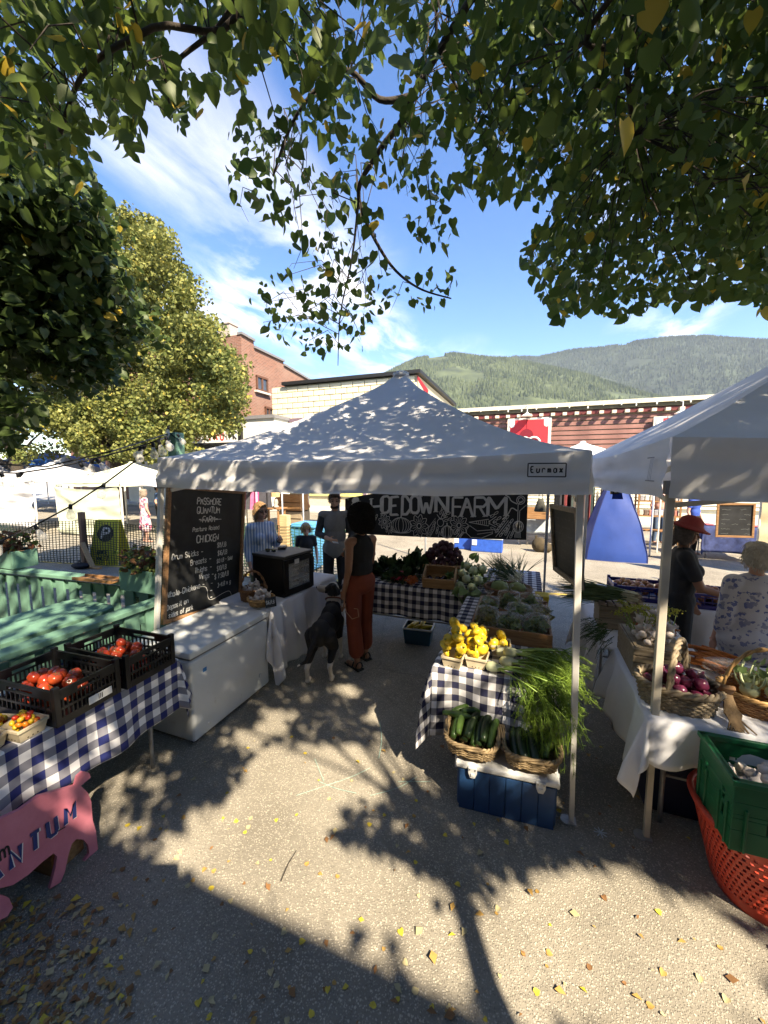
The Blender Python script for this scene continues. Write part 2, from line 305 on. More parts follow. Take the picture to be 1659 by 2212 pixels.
tag(mb.build('ground', ground_mat()), 'grey exposed-aggregate asphalt street', None, kind='structure')
mb = MB(); a = gz(36, 1210); c = gz(1224, 1285); d = (c-a).normalized()
mb.bar(a-d*14+Vector((0, 0, .002)), c+d*18+Vector((0, 0, .002)), .11, .004)
tag(mb.build('road_marking', mat('yellow_paint', (.55, .38, .08), .8, .35, 6, wear=((.16, .15, .13), 9, .5))), 'yellow centre line painted along the street', None, kind='structure')
mb = MB(); mb.box((0, 31, .06), (160, 29, .12))
tag(mb.build('pavement', mat('concrete_far', (.42, .41, .38), .9, .15, 3), bevel=.02), 'pale pavement in front of the shops', None, kind='structure')
# mountains: real terrain far beyond the shops
def hill(name, label, pts, D, depth, c1, c2, ntree, seed, foot=-20):
    rs = random.Random(seed); cols = []
    xs = [p[0] for p in pts]; ys = [p[1] for p in pts]; nx_, ny_ = 150, 44
    V = []; Fc = []
    for i in range(nx_+1):
        x = xs[0]+(xs[-1]-xs[0])*i/nx_; y = np.interp(x, xs, ys); r = ray(x, y); hd = Vector((r.x, r.y, 0)); l = hd.length
        zt = CH+D*r.z/l; u = hd/l
        for j in range(ny_+1):
            tt = j/ny_; dd = D-depth*(1-tt); z = foot+(zt-foot)*tt**1.15
            z += (mnoise.noise((x*.006, tt*3.0, seed))*.10+mnoise.noise((x*.02, tt*9, seed))*.035)*(zt-foot)*math.sin(PI*min(1, tt))
            p = u*dd; V.append((p.x, p.y, z))
    for i in range(nx_):
        for j in range(ny_):
            a0 = i*(ny_+1)+j; Fc.append((a0, a0+ny_+1, a0+ny_+2, a0+1))
    back = len(V)
    mb = MB(); mb.add(V, Fc)
    hm = mat(name+'_forest', c1, .95, .5, .012, hue=c2)
    h_ = mb.build('hill', hm, smooth=True); tag(h_, label, None, kind='structure')
    tv = []; tf = []
    A = np.array(V).reshape(nx_+1, ny_+1, 3)
    for k in range(ntree):
        fi = rs.random()*nx_; fj = (1-(rs.random()**1.3))*ny_ if rs.random() < .75 else ny_*rs.uniform(.985, 1); fj = min(fj, ny_-1e-3); fi = min(fi, nx_-1e-3)
        i0, j0 = int(fi), int(fj); a, b_ = fi-i0, fj-j0
        p = A[i0, j0]*(1-a)*(1-b_)+A[i0+1, j0]*a*(1-b_)+A[i0, j0+1]*(1-a)*b_+A[i0+1, j0+1]*a*b_
        if mnoise.noise((p[0]*.006, p[1]*.006, seed+p[2]*.01)) < -.42: continue
        hh = rs.uniform(6, 16)*(D/1500)**.5; rr = hh*rs.uniform(.16, .26); b0 = len(tv); an = rs.random()*6
        for q in range(4): tv.append((p[0]+rr*math.cos(an+q*PI/2), p[1]+rr*math.sin(an+q*PI/2), p[2]-1))
        tv.append((p[0], p[1], p[2]+hh))
        for q in range(4): tf.append((b0+q, b0+(q+1) % 4, b0+4))
    mb = MB(); mb.add(tv, tf)
    fo = mb.build('forest', leafmat(name+'_trees', c1, c2, .05, .9, .010)); tag(fo, 'conifers covering '+label, 'forest', kind='stuff')
hill('near', 'green forested hill behind the shops', [(380, 960), (600, 905), (760, 850), (850, 800), (900, 777), (980, 766), (1040, 774), (1100, 777), (1160, 790), (1260, 812), (1380, 850), (1500, 880), (1700, 930)], 1500, 900, (.012, .027, .013), (.085, .11, .048), 34000, 3)
hill('far', 'taller blue-green mountain ridge at the right', [(900, 860), (1040, 800), (1110, 772), (1160, 774), (1240, 757), (1300, 753), (1380, 739), (1450, 731), (1530, 729), (1600, 735), (1659, 738), (1850, 780), (2100, 860)], 2600, 1100, (.008, .019, .014), (.045, .064, .036), 34000, 9)
# ---------------------------------------------------------------- buildings across the street
M_cream = mat('cream_block', (.66, .60, .44), .85, .10, 4, .5, 30); M_joint = mat('cream_mortar', (.45, .40, .30), .9, .1)
M_brick = None
def brickmat():
    m = bpy.data.materials.new('red_brick'); m.use_nodes = True; t = m.node_tree; b = t.nodes['Principled BSDF']; b.inputs['Roughness'].default_value = .9
    uv = t.nodes.new('ShaderNodeUVMap'); br = t.nodes.new('ShaderNodeTexBrick'); br.inputs['Scale'].default_value = 1; br.inputs['Brick Width'].default_value = .26; br.inputs['Row Height'].default_value = .09; br.inputs['Mortar Size'].default_value = .008
    br.inputs['Color1'].default_value = (.26, .105, .07, 1); br.inputs['Color2'].default_value = (.17, .07, .05, 1); br.inputs['Mortar'].default_value = (.30, .24, .20, 1); t.links.new(uv.outputs[0], br.inputs['Vector'])
    nz = t.nodes.new('ShaderNodeTexNoise'); nz.inputs['Scale'].default_value = .7; nz.inputs['Detail'].default_value = 8; t.links.new(uv.outputs[0], nz.inputs['Vector'])
    mr = t.nodes.new('ShaderNodeMapRange'); mr.inputs[1].default_value = .35; mr.inputs[2].default_value = .75; mr.inputs[3].default_value = 0; mr.inputs[4].default_value = .55; t.links.new(nz.outputs[0], mr.inputs[0])
    mxn = t.nodes.new('ShaderNodeMix'); mxn.data_type = 'RGBA'; t.links.new(mr.outputs[0], mxn.inputs[0]); t.links.new(br.outputs[0], mxn.inputs[6]); mxn.inputs[7].default_value = (.31, .20, .155, 1)
    t.links.new(mxn.outputs[2], b.inputs['Base Color'])
    bp = t.nodes.new('ShaderNodeBump'); bp.inputs['Strength'].default_value = .6; bp.inputs['Distance'].default_value = .02; t.links.new(br.outputs['Fac'], bp.inputs['Height']); bp.invert = True; t.links.new(bp.outputs[0], b.inputs['Normal'])
    return m
M_brick = brickmat()
M_glass = mat('dark_window_glass', (.05, .06, .075), .08, .3, 2, spec=.9); M_mauve = mat('mauve_trim', (.16, .11, .14), .6, .15); M_white = mat('white_trim', (.72, .71, .68), .6, .08); M_black = mat('black_paint', (.015, .015, .016), .5, .2)
BX0, BX1, BY, BZ = -13.93, -5.3, 19.0, 6.85
t = thing('cream_block_building', 'cream rusticated block building with dark roof coping behind the tent peak', 'building', (0, BY, 0))
mb = MB(); mb.box(((BX0+BX1)/2, 5.06, BZ/2-.01), (BX1-BX0-.06, 10, BZ-.02)); mb.build('wall', M_joint, t)
bk = MB(); bk.box((0, 0, 0), (.66, .09, .275)); b0 = bk.build('block', M_cream, t, bevel=.025); first = True
zz = 3.5; row = 0
while zz < BZ-.3:
    xx = BX0+(.0 if row % 2 else -.33)
    while xx < BX1-.1:
        x0 = max(xx, BX0); x1 = min(xx+.66, BX1)
        wpx = not (-12.9 < (x0+x1)/2 < -9.9 and 3.4 < zz < 4.95) and not (-8.6 < (x0+x1)/2 < -6.2 and 3.4 < zz < 4.95)
        if x1-x0 > .15 and wpx:
            o = b0 if first else dupe(b0); first = False
            o.location = ((x0+x1)/2, .02+rnd.uniform(-.012, .012), zz+.15); o.scale = ((x1-x0-.02)/.66, 1, 1)
        xx += .68
    zz += .298; row += 1
mb = MB(); mb.box(((BX0+BX1)/2+.5, 4.9, BZ+.10), (BX1-BX0-.6, 10.2, .17)); mb.build('coping', M_black, t)
for (xa, xb) in ((-12.75, -10.1), (-8.5, -6.3)):
    mb = MB(); mb.box(((xa+xb)/2, -.0, 4.93), (xb-xa+.5, .2, .2)); mb.build('lintel', M_mauve, t)
    mb = MB()
    for q in (xa, (xa+xb)/2, xb): mb.box((q, .0, 4.15), (.11, .12, 1.36))
    mb.box(((xa+xb)/2, .0, 3.5), (xb-xa, .12, .1)); wn = mb.build('window_frame', M_white, t)
    for q in (0, 1):
        mb = MB(); mb.box((xa+(xb-xa)*(.25+.5*q), .03, 4.15), ((xb-xa)/2-.12, .02, 1.3)); mb.build('pane', mat('bright_blind', (.62, .66, .66), .35, .1), wn)
mb = MB(); mb.add([(BX1+.0, -.05, BZ-.25), (BX1+.5, -.05, BZ-1.1), (BX1+.5, .1, BZ-1.1), (BX1, .1, BZ-.25), (BX1, -.05, BZ-.05), (BX1+.55, -.05, BZ-.8), (BX1+.55, .1, BZ-.8), (BX1, .1, BZ-.05)], [(0, 1, 2, 3), (4, 7, 6, 5), (0, 4, 5, 1), (3, 2, 6, 7), (1, 5, 6, 2), (0, 3, 7, 4)]); mb.build('red_flashing', mat('red_trim', (.35, .03, .04), .5), t)
# ground floor shopfront of the cream building
for i, (xa, xb) in enumerate(((-13.2, -12.0), (-11.8, -10.2), (-9.6, -8.2), (-7.4, -5.9))):
    mb = MB(); mb.box(((xa+xb)/2, -.03, 1.75), (xb-xa, .06, 2.1)); mb.build('yellow_panel', mat('yellow_green_panel', (.62, .60, .20), .6, .12), t)
    mb = MB()
    for q in (xa-.1, xb+.1): mb.box((q, -.05, 1.75), (.22, .14, 2.3))
    mb.build('post', M_mauve, t)
# brick building
t = thing('brick_building', 'tall red brick building with stepped parapet behind the golden tree', 'building', (0, 0, 0)); BX = -15.97
pr_ = [gx(520, 722, BX), gx(548, 738, BX), gx(549, 752, BX), gx(612, 782, BX), gx(613, 790, BX), gx(690, 835, BX)]
prof = [(p.y, p.z) for p in pr_]; prof[0] = (19.0, prof[0][1]); ye = 60
poly = [(19.0, 0)]+prof+[(ye, prof[-1][1]-1), (ye, 0)]
mb = MB(); k = len(poly); vs = [(BX, y, z) for y, z in poly]+[(BX-16, y, z) for y, z in poly]
mb.add(vs, [tuple(range(k)), tuple(range(2*k-1, k-1, -1))]+[(i, i+k, (i+1) % k+k, (i+1) % k) for i in range(k)])
mb.uv = [(y, z) for y, z in poly]+[(y-16, z) for y, z in poly]
mb.build('wall', M_brick, t)
mb = MB()
for (ya, za), (yb, zb) in zip(prof[:-1], prof[1:]):
    if yb-ya > .3: mb.bar((BX-.05, ya-.05, za+.06), (BX-.05, yb, zb+.06), .35, .14)
mb.build('parapet_cap', mat('grey_cap', (.18, .18, .19), .7), t)
for (xa, ya, xb, yb) in ((553, 812, 576, 841), (572, 880, 588, 922)):
    p = gx(xa, ya, BX); q = gx(xb, yb, BX); q2 = gx(xa, yb, BX)
    yl, yh = p.y, q.y; zl, zh = min(q.z, q2.z), p.z
    mb = MB(); mb.box((BX+.02, (yl+yh)/2, (zl+zh)/2), (.05, yh-yl, zh-zl)); mb.build('pane', M_glass, t)
    mb = MB()
    for yy in (yl, yh, (yl+yh)/2): mb.box((BX+.06, yy, (zl+zh)/2), (.1, .1, zh-zl))
    for z_ in (zl, zh): mb.box((BX+.06, (yl+yh)/2, z_), (.12, yh-yl+.1, .12))
    mb.build('window_frame', mat('rust_wood_frame', (.12, .055, .035), .7), t)
    mb = MB(); mb.box((BX+.1, (yl+yh)/2, zl-.12), (.2, yh-yl+.4, .12)); mb.build('sill', mat('pale_sill', (.5, .47, .42), .8), t)
mb = MB(); mb.box((BX-1.2, 19.3, prof[0][1]+.35), (.9, .7, .7)); mb.box((BX-1.2, 19.3, prof[0][1]+.73), (1.0, .8, .08)); mb.build('chimney', mat('pale_brick', (.42, .36, .32), .9), t)
p0 = gy(450, 920, 18.9); mb = MB(); mb.box((p0.x, 18.95, p0.z+.9), (1.6, .08, 1.9)); mb.build('red_shutter', mat('red_shutter', (.35, .05, .03), .6), t)
# low white shop annex with sign boards
t = thing('white_shop', 'white single storey shop with multicoloured sign board below the brick building', 'shop')
a = gy(425, 912, 17.6); c = gy(592, 912, 17.6)
mb = MB(); mb.box(((a.x+c.x)/2-3, 19.0, a.z/2), (c.x-a.x+6, 2.8, a.z)); mb.build('wall', mat('white_plaster', (.66, .65, .60), .85, .12, 2, wear=((.35, .33, .3), 3, .6)), t)
mb = MB(); mb.box(((a.x+c.x)/2-3, 19.0, a.z+.08), (c.x-a.x+6.2, 3.0, .18)); mb.build('coping', mat('grey_cap', (.18, .18, .19), .7), t)
s0 = gy(425, 927, 17.4); s1 = gy(516, 957, 17.4)
mb = MB(); mb.box(((s0.x+s1.x)/2-1.2, 17.5, (s0.z+s1.z)/2), (s1.x-s0.x+2.4, .1, s0.z-s1.z)); sb = mb.build('sign_board', M_white, t)
mb = MB()
for z_ in (s0.z, s1.z): mb.box(((s0.x+s1.x)/2-1.2, 17.47, z_), (s1.x-s0.x+2.6, .16, .12))
mb.box((s1.x+.08, 17.47, (s0.z+s1.z)/2), (.22, .16, s0.z-s1.z)); mb.build('sign_frame', M_black, t)
M = frame((0, 17.44, 0), (1, 0, 0), (0, 0, 1)); cols = [(.65, .5, .05), (.5, .03, .03), (.5, .03, .03), (.5, .03, .03), (.45, .05, .05), (.03, .03, .04), (.03, .03, .03)]
hh = (s0.z-s1.z)*.5; xx = s1.x-3.55; i = 0
for ch in 'LE TRUNK':
    if ch != ' ':
        mb = MB(); text(mb, ch, xx, s1.z+hh*.5, hh, M, w=hh*.24, cw=.72, jit=.1, smooth=0)
        mb.build('letter', mat('sign_letter_%d' % (i % 7), cols[min(i, 6)], .6), sb); i += 1
    xx += .45
b0_ = gy(418, 965, 17.3); b1_ = gy(520, 985, 17.3)
mb = MB(); mb.box(((b0_.x+b1_.x)/2, 17.4, (b0_.z+b1_.z)/2-.1), (b1_.x-b0_.x, .1, b0_.z-b1_.z+.2)); bb = mb.build('sign_board', M_black, t)
mb = MB(); text(mb, 'BUILDING & S', b0_.x+.12, b1_.z+.12, (b0_.z-b1_.z)*.5, frame((0, 17.34, 0), (1, 0, 0), (0, 0, 1)), cw=.8, jit=.05); mb.build('lettering', M_white, bb)
mb = MB(); mb.box((-14.9, 17.55, 1.4), (1.2, .1, 2.6)); mb.build('door', mat('dark_door', (.06, .05, .05), .5), t)
# maroon clad shop
t = thing('maroon_shop', 'long low shop clad in maroon horizontal boards with white fascia', 'shop', (0, 0, 0)); MX0, MX1 = -5.0, 26.0
mb = MB(); mb.box(((MX0+MX1)/2, 24.06, 2.45), (MX1-MX0, 10, 4.9)); mb.build('wall', mat('cream_clapboard', (.60, .57, .45), .8, .08, 3), t)
pl = MB(); pl.add([(-15.5, -.055, -.09), (15.5, -.055, -.09), (15.5, -.04, .07), (-15.5, -.04, .07), (-15.5, .03, -.09), (15.5, .03, -.09), (15.5, .03, .07), (-15.5, .03, .07)], [(0, 1, 2, 3), (4, 7, 6, 5), (0, 4, 5, 1), (3, 2, 6, 7), (1, 5, 6, 2), (0, 3, 7, 4)])
pb = None
Mm = mat('maroon_board', (.20, .085, .07), .6, .28, 1.5, .15, 20, hue=(.29, .14, .115))
for i in range(12):
    if pb is None: pb = pl.build('siding_board', Mm, t); o = pb
    else: o = dupe(pb)
    o.location = ((MX0+MX1)/2, 19.0, 4.36-i*.205)
cl = MB(); cl.add([(-15.5, -.055, -.07), (15.5, -.055, -.07), (15.5, -.01, .066), (-15.5, -.01, .066), (-15.5, .02, -.07), (15.5, .02, -.07), (15.5, .02, .066), (-15.5, .02, .066)], [(0, 1, 2, 3), (4, 7, 6, 5), (0, 4, 5, 1), (3, 2, 6, 7), (1, 5, 6, 2), (0, 3, 7, 4)])
pb = None
for i in range(10):
    if pb is None: pb = cl.build('clapboard', mat('cream_clapboard', (.6, .57, .45)), t); o = pb
    else: o = dupe(pb)
    o.location = ((MX0+MX1)/2, 19.0, 1.95-i*.15)
mb = MB(); mb.box(((MX0+MX1)/2, 18.86, 4.93), (MX1-MX0+.6, .3, .17)); mb.build('fascia', mat('old_white_fascia', (.60, .56, .44), .8, .15, 2, wear=((.2, .18, .13), 2.5, .6)), t)
mb = MB(); mb.box(((MX0+MX1)/2, 18.9, 4.76), (MX1-MX0+.4, .2, .12)); mb.build('under_fascia_board', mat('dark_olive', (.10, .09, .06), .8, .4, 3), t)  # plain dark olive board between the fascia and the red band
mb = MB(); mb.box(((MX0+MX1)/2, 18.93, 4.58), (MX1-MX0+.2, .14, .16)); mb.build('red_band', mat('dark_red_trim', (.13, .025, .025), .6), t)
rf = MB(); rf.box((0, 0, 0), (.16, .2, .12)); pb = None
for i in range(64):
    if pb is None: pb = rf.build('rafter_tail', mat('old_white_fascia', (.6, .56, .44)), t); o = pb
    else: o = dupe(pb)
    o.location = (MX0+.3+i*.47, 18.76, 4.545)
lb = MB(); lb.ell((0, 0, -.05), (.03, .03, .06), 0, 6, 4); pb = None
for i in range(40):
    if pb is None: pb = lb.build('fairy_bulb', mat('bulb_white', (.8, .8, .75), .3), t); o = pb
    else: o = dupe(pb)
    o.location = (MX0+1+i*.62+rnd.uniform(-.15, .15), 18.68, 4.87+rnd.uniform(-.07, .04))
def redsign(x0, x1, ztop, label):
    t = thing('shop_sign', label, 'sign', ((x0+x1)/2, 18.78, ztop-1.0)); wd = x1-x0
    mb = MB(); mb.box((0, 0, 0), (wd, .1, 2.0)); mb.build('frame', mat('old_white_frame', (.62, .60, .54), .7), t)
    mb = MB(); mb.box((0, -.055, 0), (wd-.24, .02, 1.84)); bd = mb.build('panel', mat('bright_red_sign', (.62, .035, .045), .45, .06), t)
    for sx in (-1, 1):
        mb = MB(); mb.box((sx*(wd/2-.2), -.068, .82), (.22, .012, .18)); mb.lathe([(0, 0), (.11, 0), (.11, .012), (0, .012)], 12, M=Matrix.Translation((sx*(wd/2-.2), -.064, .70)) @ Matrix.Rotation(PI/2, 4, 'X')); mb.build('corner_scroll', M_white, t)
    mb = MB(); mb.lathe([(0, 0), (.30, 0), (.30, .02), (0, .02)], 20, M=Matrix.Translation((-.1, -.066, .22)) @ Matrix.Rotation(PI/2, 4, 'X')); mb.box((-.1, -.07, .65), (.03, .01, .6)); mb.build('cherry_emblem', mat('dark_cherry', (.18, .01, .02), .5), t)
    mb = MB()
    for cx_ in (-.18, .22): mb.tube([(cx_+.26*math.cos(a), -.085, -.12+.26*math.sin(a)) for a in np.linspace(0, 2*PI, 18)[:-1]], .045, 5, closed=True)
    mb.build('white_scroll', M_white, t)
    mb = MB(); mb.tube([(-.1, -.1, 1.55), (-.1, -.35, 1.5), (-.1, -.35, 1.2)], .02, 6); mb.lathe([(.03, .16), (.06, .12), (.26, 0), (.25, -.01), (.0, .10)], 14, c=(-.1, -.35, 1.05)); mb.build('gooseneck_lamp', M_white, t)
a = gy(1097, 905, 18.78); c = gy(1192, 900, 18.78); redsign(a.x, c.x, a.z, 'red panel sign with white frame and lamp beside the tent peak')
a = gy(1412, 903, 18.78); redsign(a.x, a.x+1.9, a.z+.05, 'red sign with white corner half hidden by the right-hand canopy')
# the shop row behind the photographer, whose parapet shades the near ground
t = thing('street_side_shop', 'brick shop row behind the viewpoint', 'shop', (0, -1.99, 0))
mb = MB(); mb.box((3, -6, 2.4), (44, 12, 4.8)); mb.build('wall', mat('tan_brick', (.34, .26, .2), .9, .2, 8), t)
mb = MB(); mb.box((3, -5.98, 4.9), (44.1, 12.1, .2)); mb.build('coping', mat('grey_cap', (.18, .18, .19), .7), t)
mb = MB()
for i in range(9): mb.box((-16+i*4.6, .02, 1.5), (3.2, .05, 2.0))
mb.build('shop_window', M_glass, t)
# ================================================================= TREES
_lt = np.array([(0, .05, 0), (0, .5, 0), (0, 1.06, -.06), (.28, -.05, .05), (.46, .18, .09), (.45, .45, .10), (.27, .74, .04), (.08, .93, -.02), (-.28, -.05, .05), (-.46, .18, .09), (-.45, .45, .10), (-.27, .74, .04), (-.08, .93, -.02)])
_lf = np.array([(0, 3, 4, 1), (1, 4, 5, 6), (1, 6, 7, 2), (0, 1, 9, 8), (1, 11, 10, 9), (1, 2, 12, 11)])
_st = np.array([(0, 0, 0), (.42, .45, .10), (0, 1, -.05), (-.42, .45, .10)]); _sf = np.array([(0, 1, 2, 3)])
def fastmesh(name, V, F, mats, mi=None, smooth=False):
    me = bpy.data.meshes.new(name); me.vertices.add(len(V)); me.vertices.foreach_set('co', np.ascontiguousarray(V, dtype=np.float32).ravel())
    k = F.shape[1]; me.loops.add(F.size); me.loops.foreach_set('vertex_index', np.ascontiguousarray(F, dtype=np.int32).ravel())
    me.polygons.add(len(F)); me.polygons.foreach_set('loop_start', np.arange(0, F.size, k, dtype=np.int32))
    for q in mats: me.materials.append(q)
    if mi is not None: me.polygons.foreach_set('material_index', np.ascontiguousarray(mi, dtype=np.int32))
    me.update(calc_edges=True); me.validate()
    if smooth: me.polygons.foreach_set('use_smooth', [True]*len(me.polygons))
    return me
def leaf_frames(n, droop=.75, spread=1.):
    """random leaf axes: length axis mostly hanging down, normal mostly sideways/up"""
    d = nr.normal(size=(n, 3))*spread; d[:, 2] = d[:, 2]*.6-droop*1.6; d /= np.linalg.norm(d, axis=1)[:, None]
    nn = nr.normal(size=(n, 3)); nn[:, 2] += .5; nn -= d*(nn*d).sum(1)[:, None]; nn /= np.linalg.norm(nn, axis=1)[:, None]
    return np.cross(d, nn), d, nn
def leaves_geo(P, size, tpl=_lt, tf=_lf, droop=.75, spread=1.):
    n = len(P); x, y, z = leaf_frames(n, droop, spread); s = np.asarray(size).reshape(-1, 1)*np.ones((n, 1))
    V = P[:, None, :]+s[:, :, None]*(tpl[None, :, 0:1]*x[:, None, :]*.95+tpl[None, :, 1:2]*y[:, None, :]+tpl[None, :, 2:3]*z[:, None, :])
    F = (tf[None]+(np.arange(n)*len(tpl))[:, None, None]).reshape(-1, tf.shape[1])
    return V.reshape(-1, 3), F, (x, y, z, s)
M_leafN = leafmat('lime_leaf', (.05, .10, .022), (.135, .19, .045), .5, .45, .9); M_leafY = leafmat('lime_leaf_yellow', (.42, .32, .04), (.58, .40, .06), .5); M_leafU = leafmat('lime_leaf_unseen', (.045, .085, .018), (.10, .15, .035), .3)
M_bark = mat('grey_bark', (.045, .036, .028), .95, .35, 14, .8, 40)
# image-space outline of the foliage as measured on the photo, used only to choose which sprays exist
POLY = [(-600, -900), (2300, -900), (2300, 700), (1659, 678), (1600, 640), (1500, 655), (1430, 650), (1350, 688), (1290, 668), (1200, 692), (1158, 650), (1165, 610), (1115, 572), (1130, 535), (1180, 470), (1225, 405), (1180, 445), (1120, 437), (1060, 430), (990, 430), (930, 445), (985, 480), (990, 530), (930, 560), (870, 530), (830, 560), (860, 600), (930, 590), (985, 590), (985, 650), (930, 695), (870, 660), (800, 690), (770, 800), (730, 780), (690, 775), (640, 770), (570, 730), (560, 670), (530, 660), (560, 600), (640, 590), (600, 545), (580, 500), (540, 490), (515, 450), (478, 380), (500, 330), (490, 280), (520, 220), (480, 190), (430, 215), (430, 290), (395, 295), (350, 235), (300, 230), (305, 345), (260, 340), (225, 260), (200, 330), (165, 425), (110, 400), (60, 430), (-600, 450)]
HOLES = [[(345, 70), (400, 40), (470, 120), (440, 190), (380, 150)], [(520, 190), (600, 130), (640, 210), (560, 260)], [(790, 180), (835, 110), (870, 210), (800, 300)], [(930, 330), (985, 300), (1000, 370), (950, 410)], [(650, 340), (700, 300), (720, 380)], [(720, 10), (780, 0), (790, 60), (730, 70)], [(820, 560), (830, 420), (860, 420), (900, 540)], [(640, 430), (690, 420), (680, 520)]]
# sunlit patches of ground, kept free of overhead sprays
LIT = [[(300, 1850), (420, 1740), (500, 1700), (530, 1640), (600, 1600), (880, 1610), (960, 1650), (880, 1700), (740, 1730), (720, 1790), (830, 1850), (940, 1880), (950, 1980), (1040, 2150), (700, 2000), (400, 1900)],
       [(1060, 1890), (1180, 1880), (1300, 1840), (1380, 1880), (1560, 1960), (1659, 2040), (1659, 2300), (1120, 2300), (1010, 2000)], [(470, 1600), (600, 1520), (640, 1540), (540, 1620)], [(1000, 1560), (900, 1560), (930, 1610)], [(700, 1480), (760, 1470), (800, 1500), (730, 1510)]]
LITX = [[(-1.25, 2.75), (-.78, 2.75), (-.78, 3.4), (-1.25, 3.4)], [(-.48, 2.9), (-.1, 2.9), (-.1, 3.25), (-.48, 3.25)], [(-4.95, 4.4), (-3.95, 4.4), (-3.95, 5.35), (-4.95, 5.35)], [(-5.2, 6.0), (-4.2, 6.0), (-4.2, 7.2), (-5.2, 7.2)]]  # gaps left in the unseen crown so sun reaches goods and people
LITG = LITX+[[tuple(gz(x, y)[:2]) for x, y in P] for P in LIT]
STREET = 6.35
def shadow_ok(p, far=True):
    gx_, gy_ = p[0]+SX*p[2], p[1]+SY*p[2]
    for P in LITG:
        if inpoly(gx_, gy_, P): return False
    if p[1] > -20 and gy_ > 5.3+.28*(gx_+9)+mnoise.noise((gx_*.5, gy_*.5, 1))*1.0: return False
    return True
def view_state(p):
    x, y, d = proj(p)
    if d < .15: return 0, x, y, d            # behind
    if x < -120 or x > DW+120 or y < -200 or y > DH+100: return 1, x, y, d
    return 2, x, y, d
trunk_pts = [(1.55, -.45, 0), (1.72, -.42, .9), (1.95, -.36, 2.0), (2.12, -.32, 2.65), (2.42, -.37, 3.2), (3.0, -.78, 4.0), (3.6, -1.22, 4.8), (4.3, -1.6, 6.0), (4.6, -1.7, 7.8)]
tree = thing('lime_tree', 'overhanging lime tree framing the top of the view with drooping leafy branches', 'tree', (0, 0, 0))
mb = MB(); mb.tube([(1.5, -.5, -.1)]+trunk_pts, [.14, .09, .072, .056, .05, .042, .04, .03, .02, .01], 12); mb.build('trunk', M_bark, tree, smooth=True)
limbs = []
def limb(pts, r0, r1):
    pts = [Vector(p) for p in pts]; q = []
    for i in range(len(pts)-1):
        p0 = pts[max(i-1, 0)]; p1 = pts[i]; p2 = pts[i+1]; p3 = pts[min(i+2, len(pts)-1)]
        for s in range(6):
            u = s/6; q.append(.5*((2*p1)+(p2-p0)*u+(2*p0-5*p1+4*p2-p3)*u*u+(3*p1-p0-3*p2+p3)*u**3))
    q.append(pts[-1]); limbs.append(q)
    mb = MB(); mb.tube(q, [r0+(r1-r0)*i/(len(q)-1) for i in range(len(q))], 8); mb.build('limb', M_bark, tree, smooth=True)
limb([(3.0, -.75, 4.0), (1.6, .6, 4.6), gd(1130, -160, 2.9), gd(1010, 10, 2.95), gd(890, 208, 3.1)], .015, .018)
limb([gd(890, 208, 3.1), gd(870, 260, 3.15), gd(810, 340, 3.2), gd(775, 430, 3.3), gd(835, 560, 3.35), gd(900, 620, 3.4), gd(975, 645, 3.4)], .022, .005)
limb([gd(890, 208, 3.1), gd(820, 215, 3.1), gd(740, 150, 3.0), gd(640, 250, 3.0), gd(590, 380, 3.2)], .018, .006)
limb([gd(775, 430, 3.3), gd(760, 560, 3.35), gd(735, 680, 3.4), gd(730, 790, 3.45)], .010, .003)
limb([(3.3, -.98, 4.45), (1.9, 1.2, 4.6), gd(1345, -40, 2.6), gd(1352, 120, 2.7), gd(1368, 290, 2.8)], .013, .010)
limb([(3.3, -.98, 4.45), (2.6, 1.6, 4.7), gd(1700, 250, 4.0), gd(1480, 440, 4.3), gd(1300, 560, 4.4), gd(1200, 650, 4.4)], .013, .006)
limb([(3.6, -1.2, 4.85), (.5, .4, 5.2), (-.9, .9, 4.6), gd(520, -20, 2.3), gd(330, 60, 2.2), gd(180, 160, 2.2), gd(120, 330, 2.3)], .016, .006)
limb([gd(520, -20, 2.3), gd(470, 60, 2.4), gd(360, 160, 2.5), gd(380, 260, 2.6)], .012, .004)
limb([(3.4, -1.05, 4.6), (1.0, 1.0, 5.0), gd(960, -60, 4.2), gd(1010, 230, 4.4), gd(1130, 380, 4.6)], .016, .008)
limb([(3.8, -1.35, 5.2), (3.2, -1.2, 6.0), (3.9, -1.5, 7)], .015, .008); limb([(4.0, -1.45, 5.5), (4.0, 1.0, 6.5), (4.9, 1.6, 7.2)], .015, .008); limb([(4.1, -1.5, 5.65), (1.2, -1.6, 6.4), (0, -2.0, 7)], .015, .008)
limb([(2.5, -.42, 3.3), (3.0, .1, 3.7), (3.3, .5, 3.9)], .02, .006)
LP = np.array([tuple(p) for l in limbs for p in l])
vis = []; hid = []; twigs = MB()
def hole(x, y):
    if not inpoly(x, y, POLY): return True
    return any(inpoly(x, y, H_) for H_ in HOLES)
def spray(c, n, rad, size, visible):
    c = Vector(c)
    for k in range(n):
        p = c+Vector((rnd.gauss(0, rad), rnd.gauss(0, rad), rnd.gauss(0, rad*1.2)))
        st, x, y, d = view_state(p)
        if st == 2 and hole(x, y+.03*FL/d): continue
        if st == 2 and d < 1.15: continue
        if not shadow_ok(p): continue
        (vis if st == 2 else hid).append((p.x, p.y, p.z, size*rnd.uniform(.7, 1.2)))
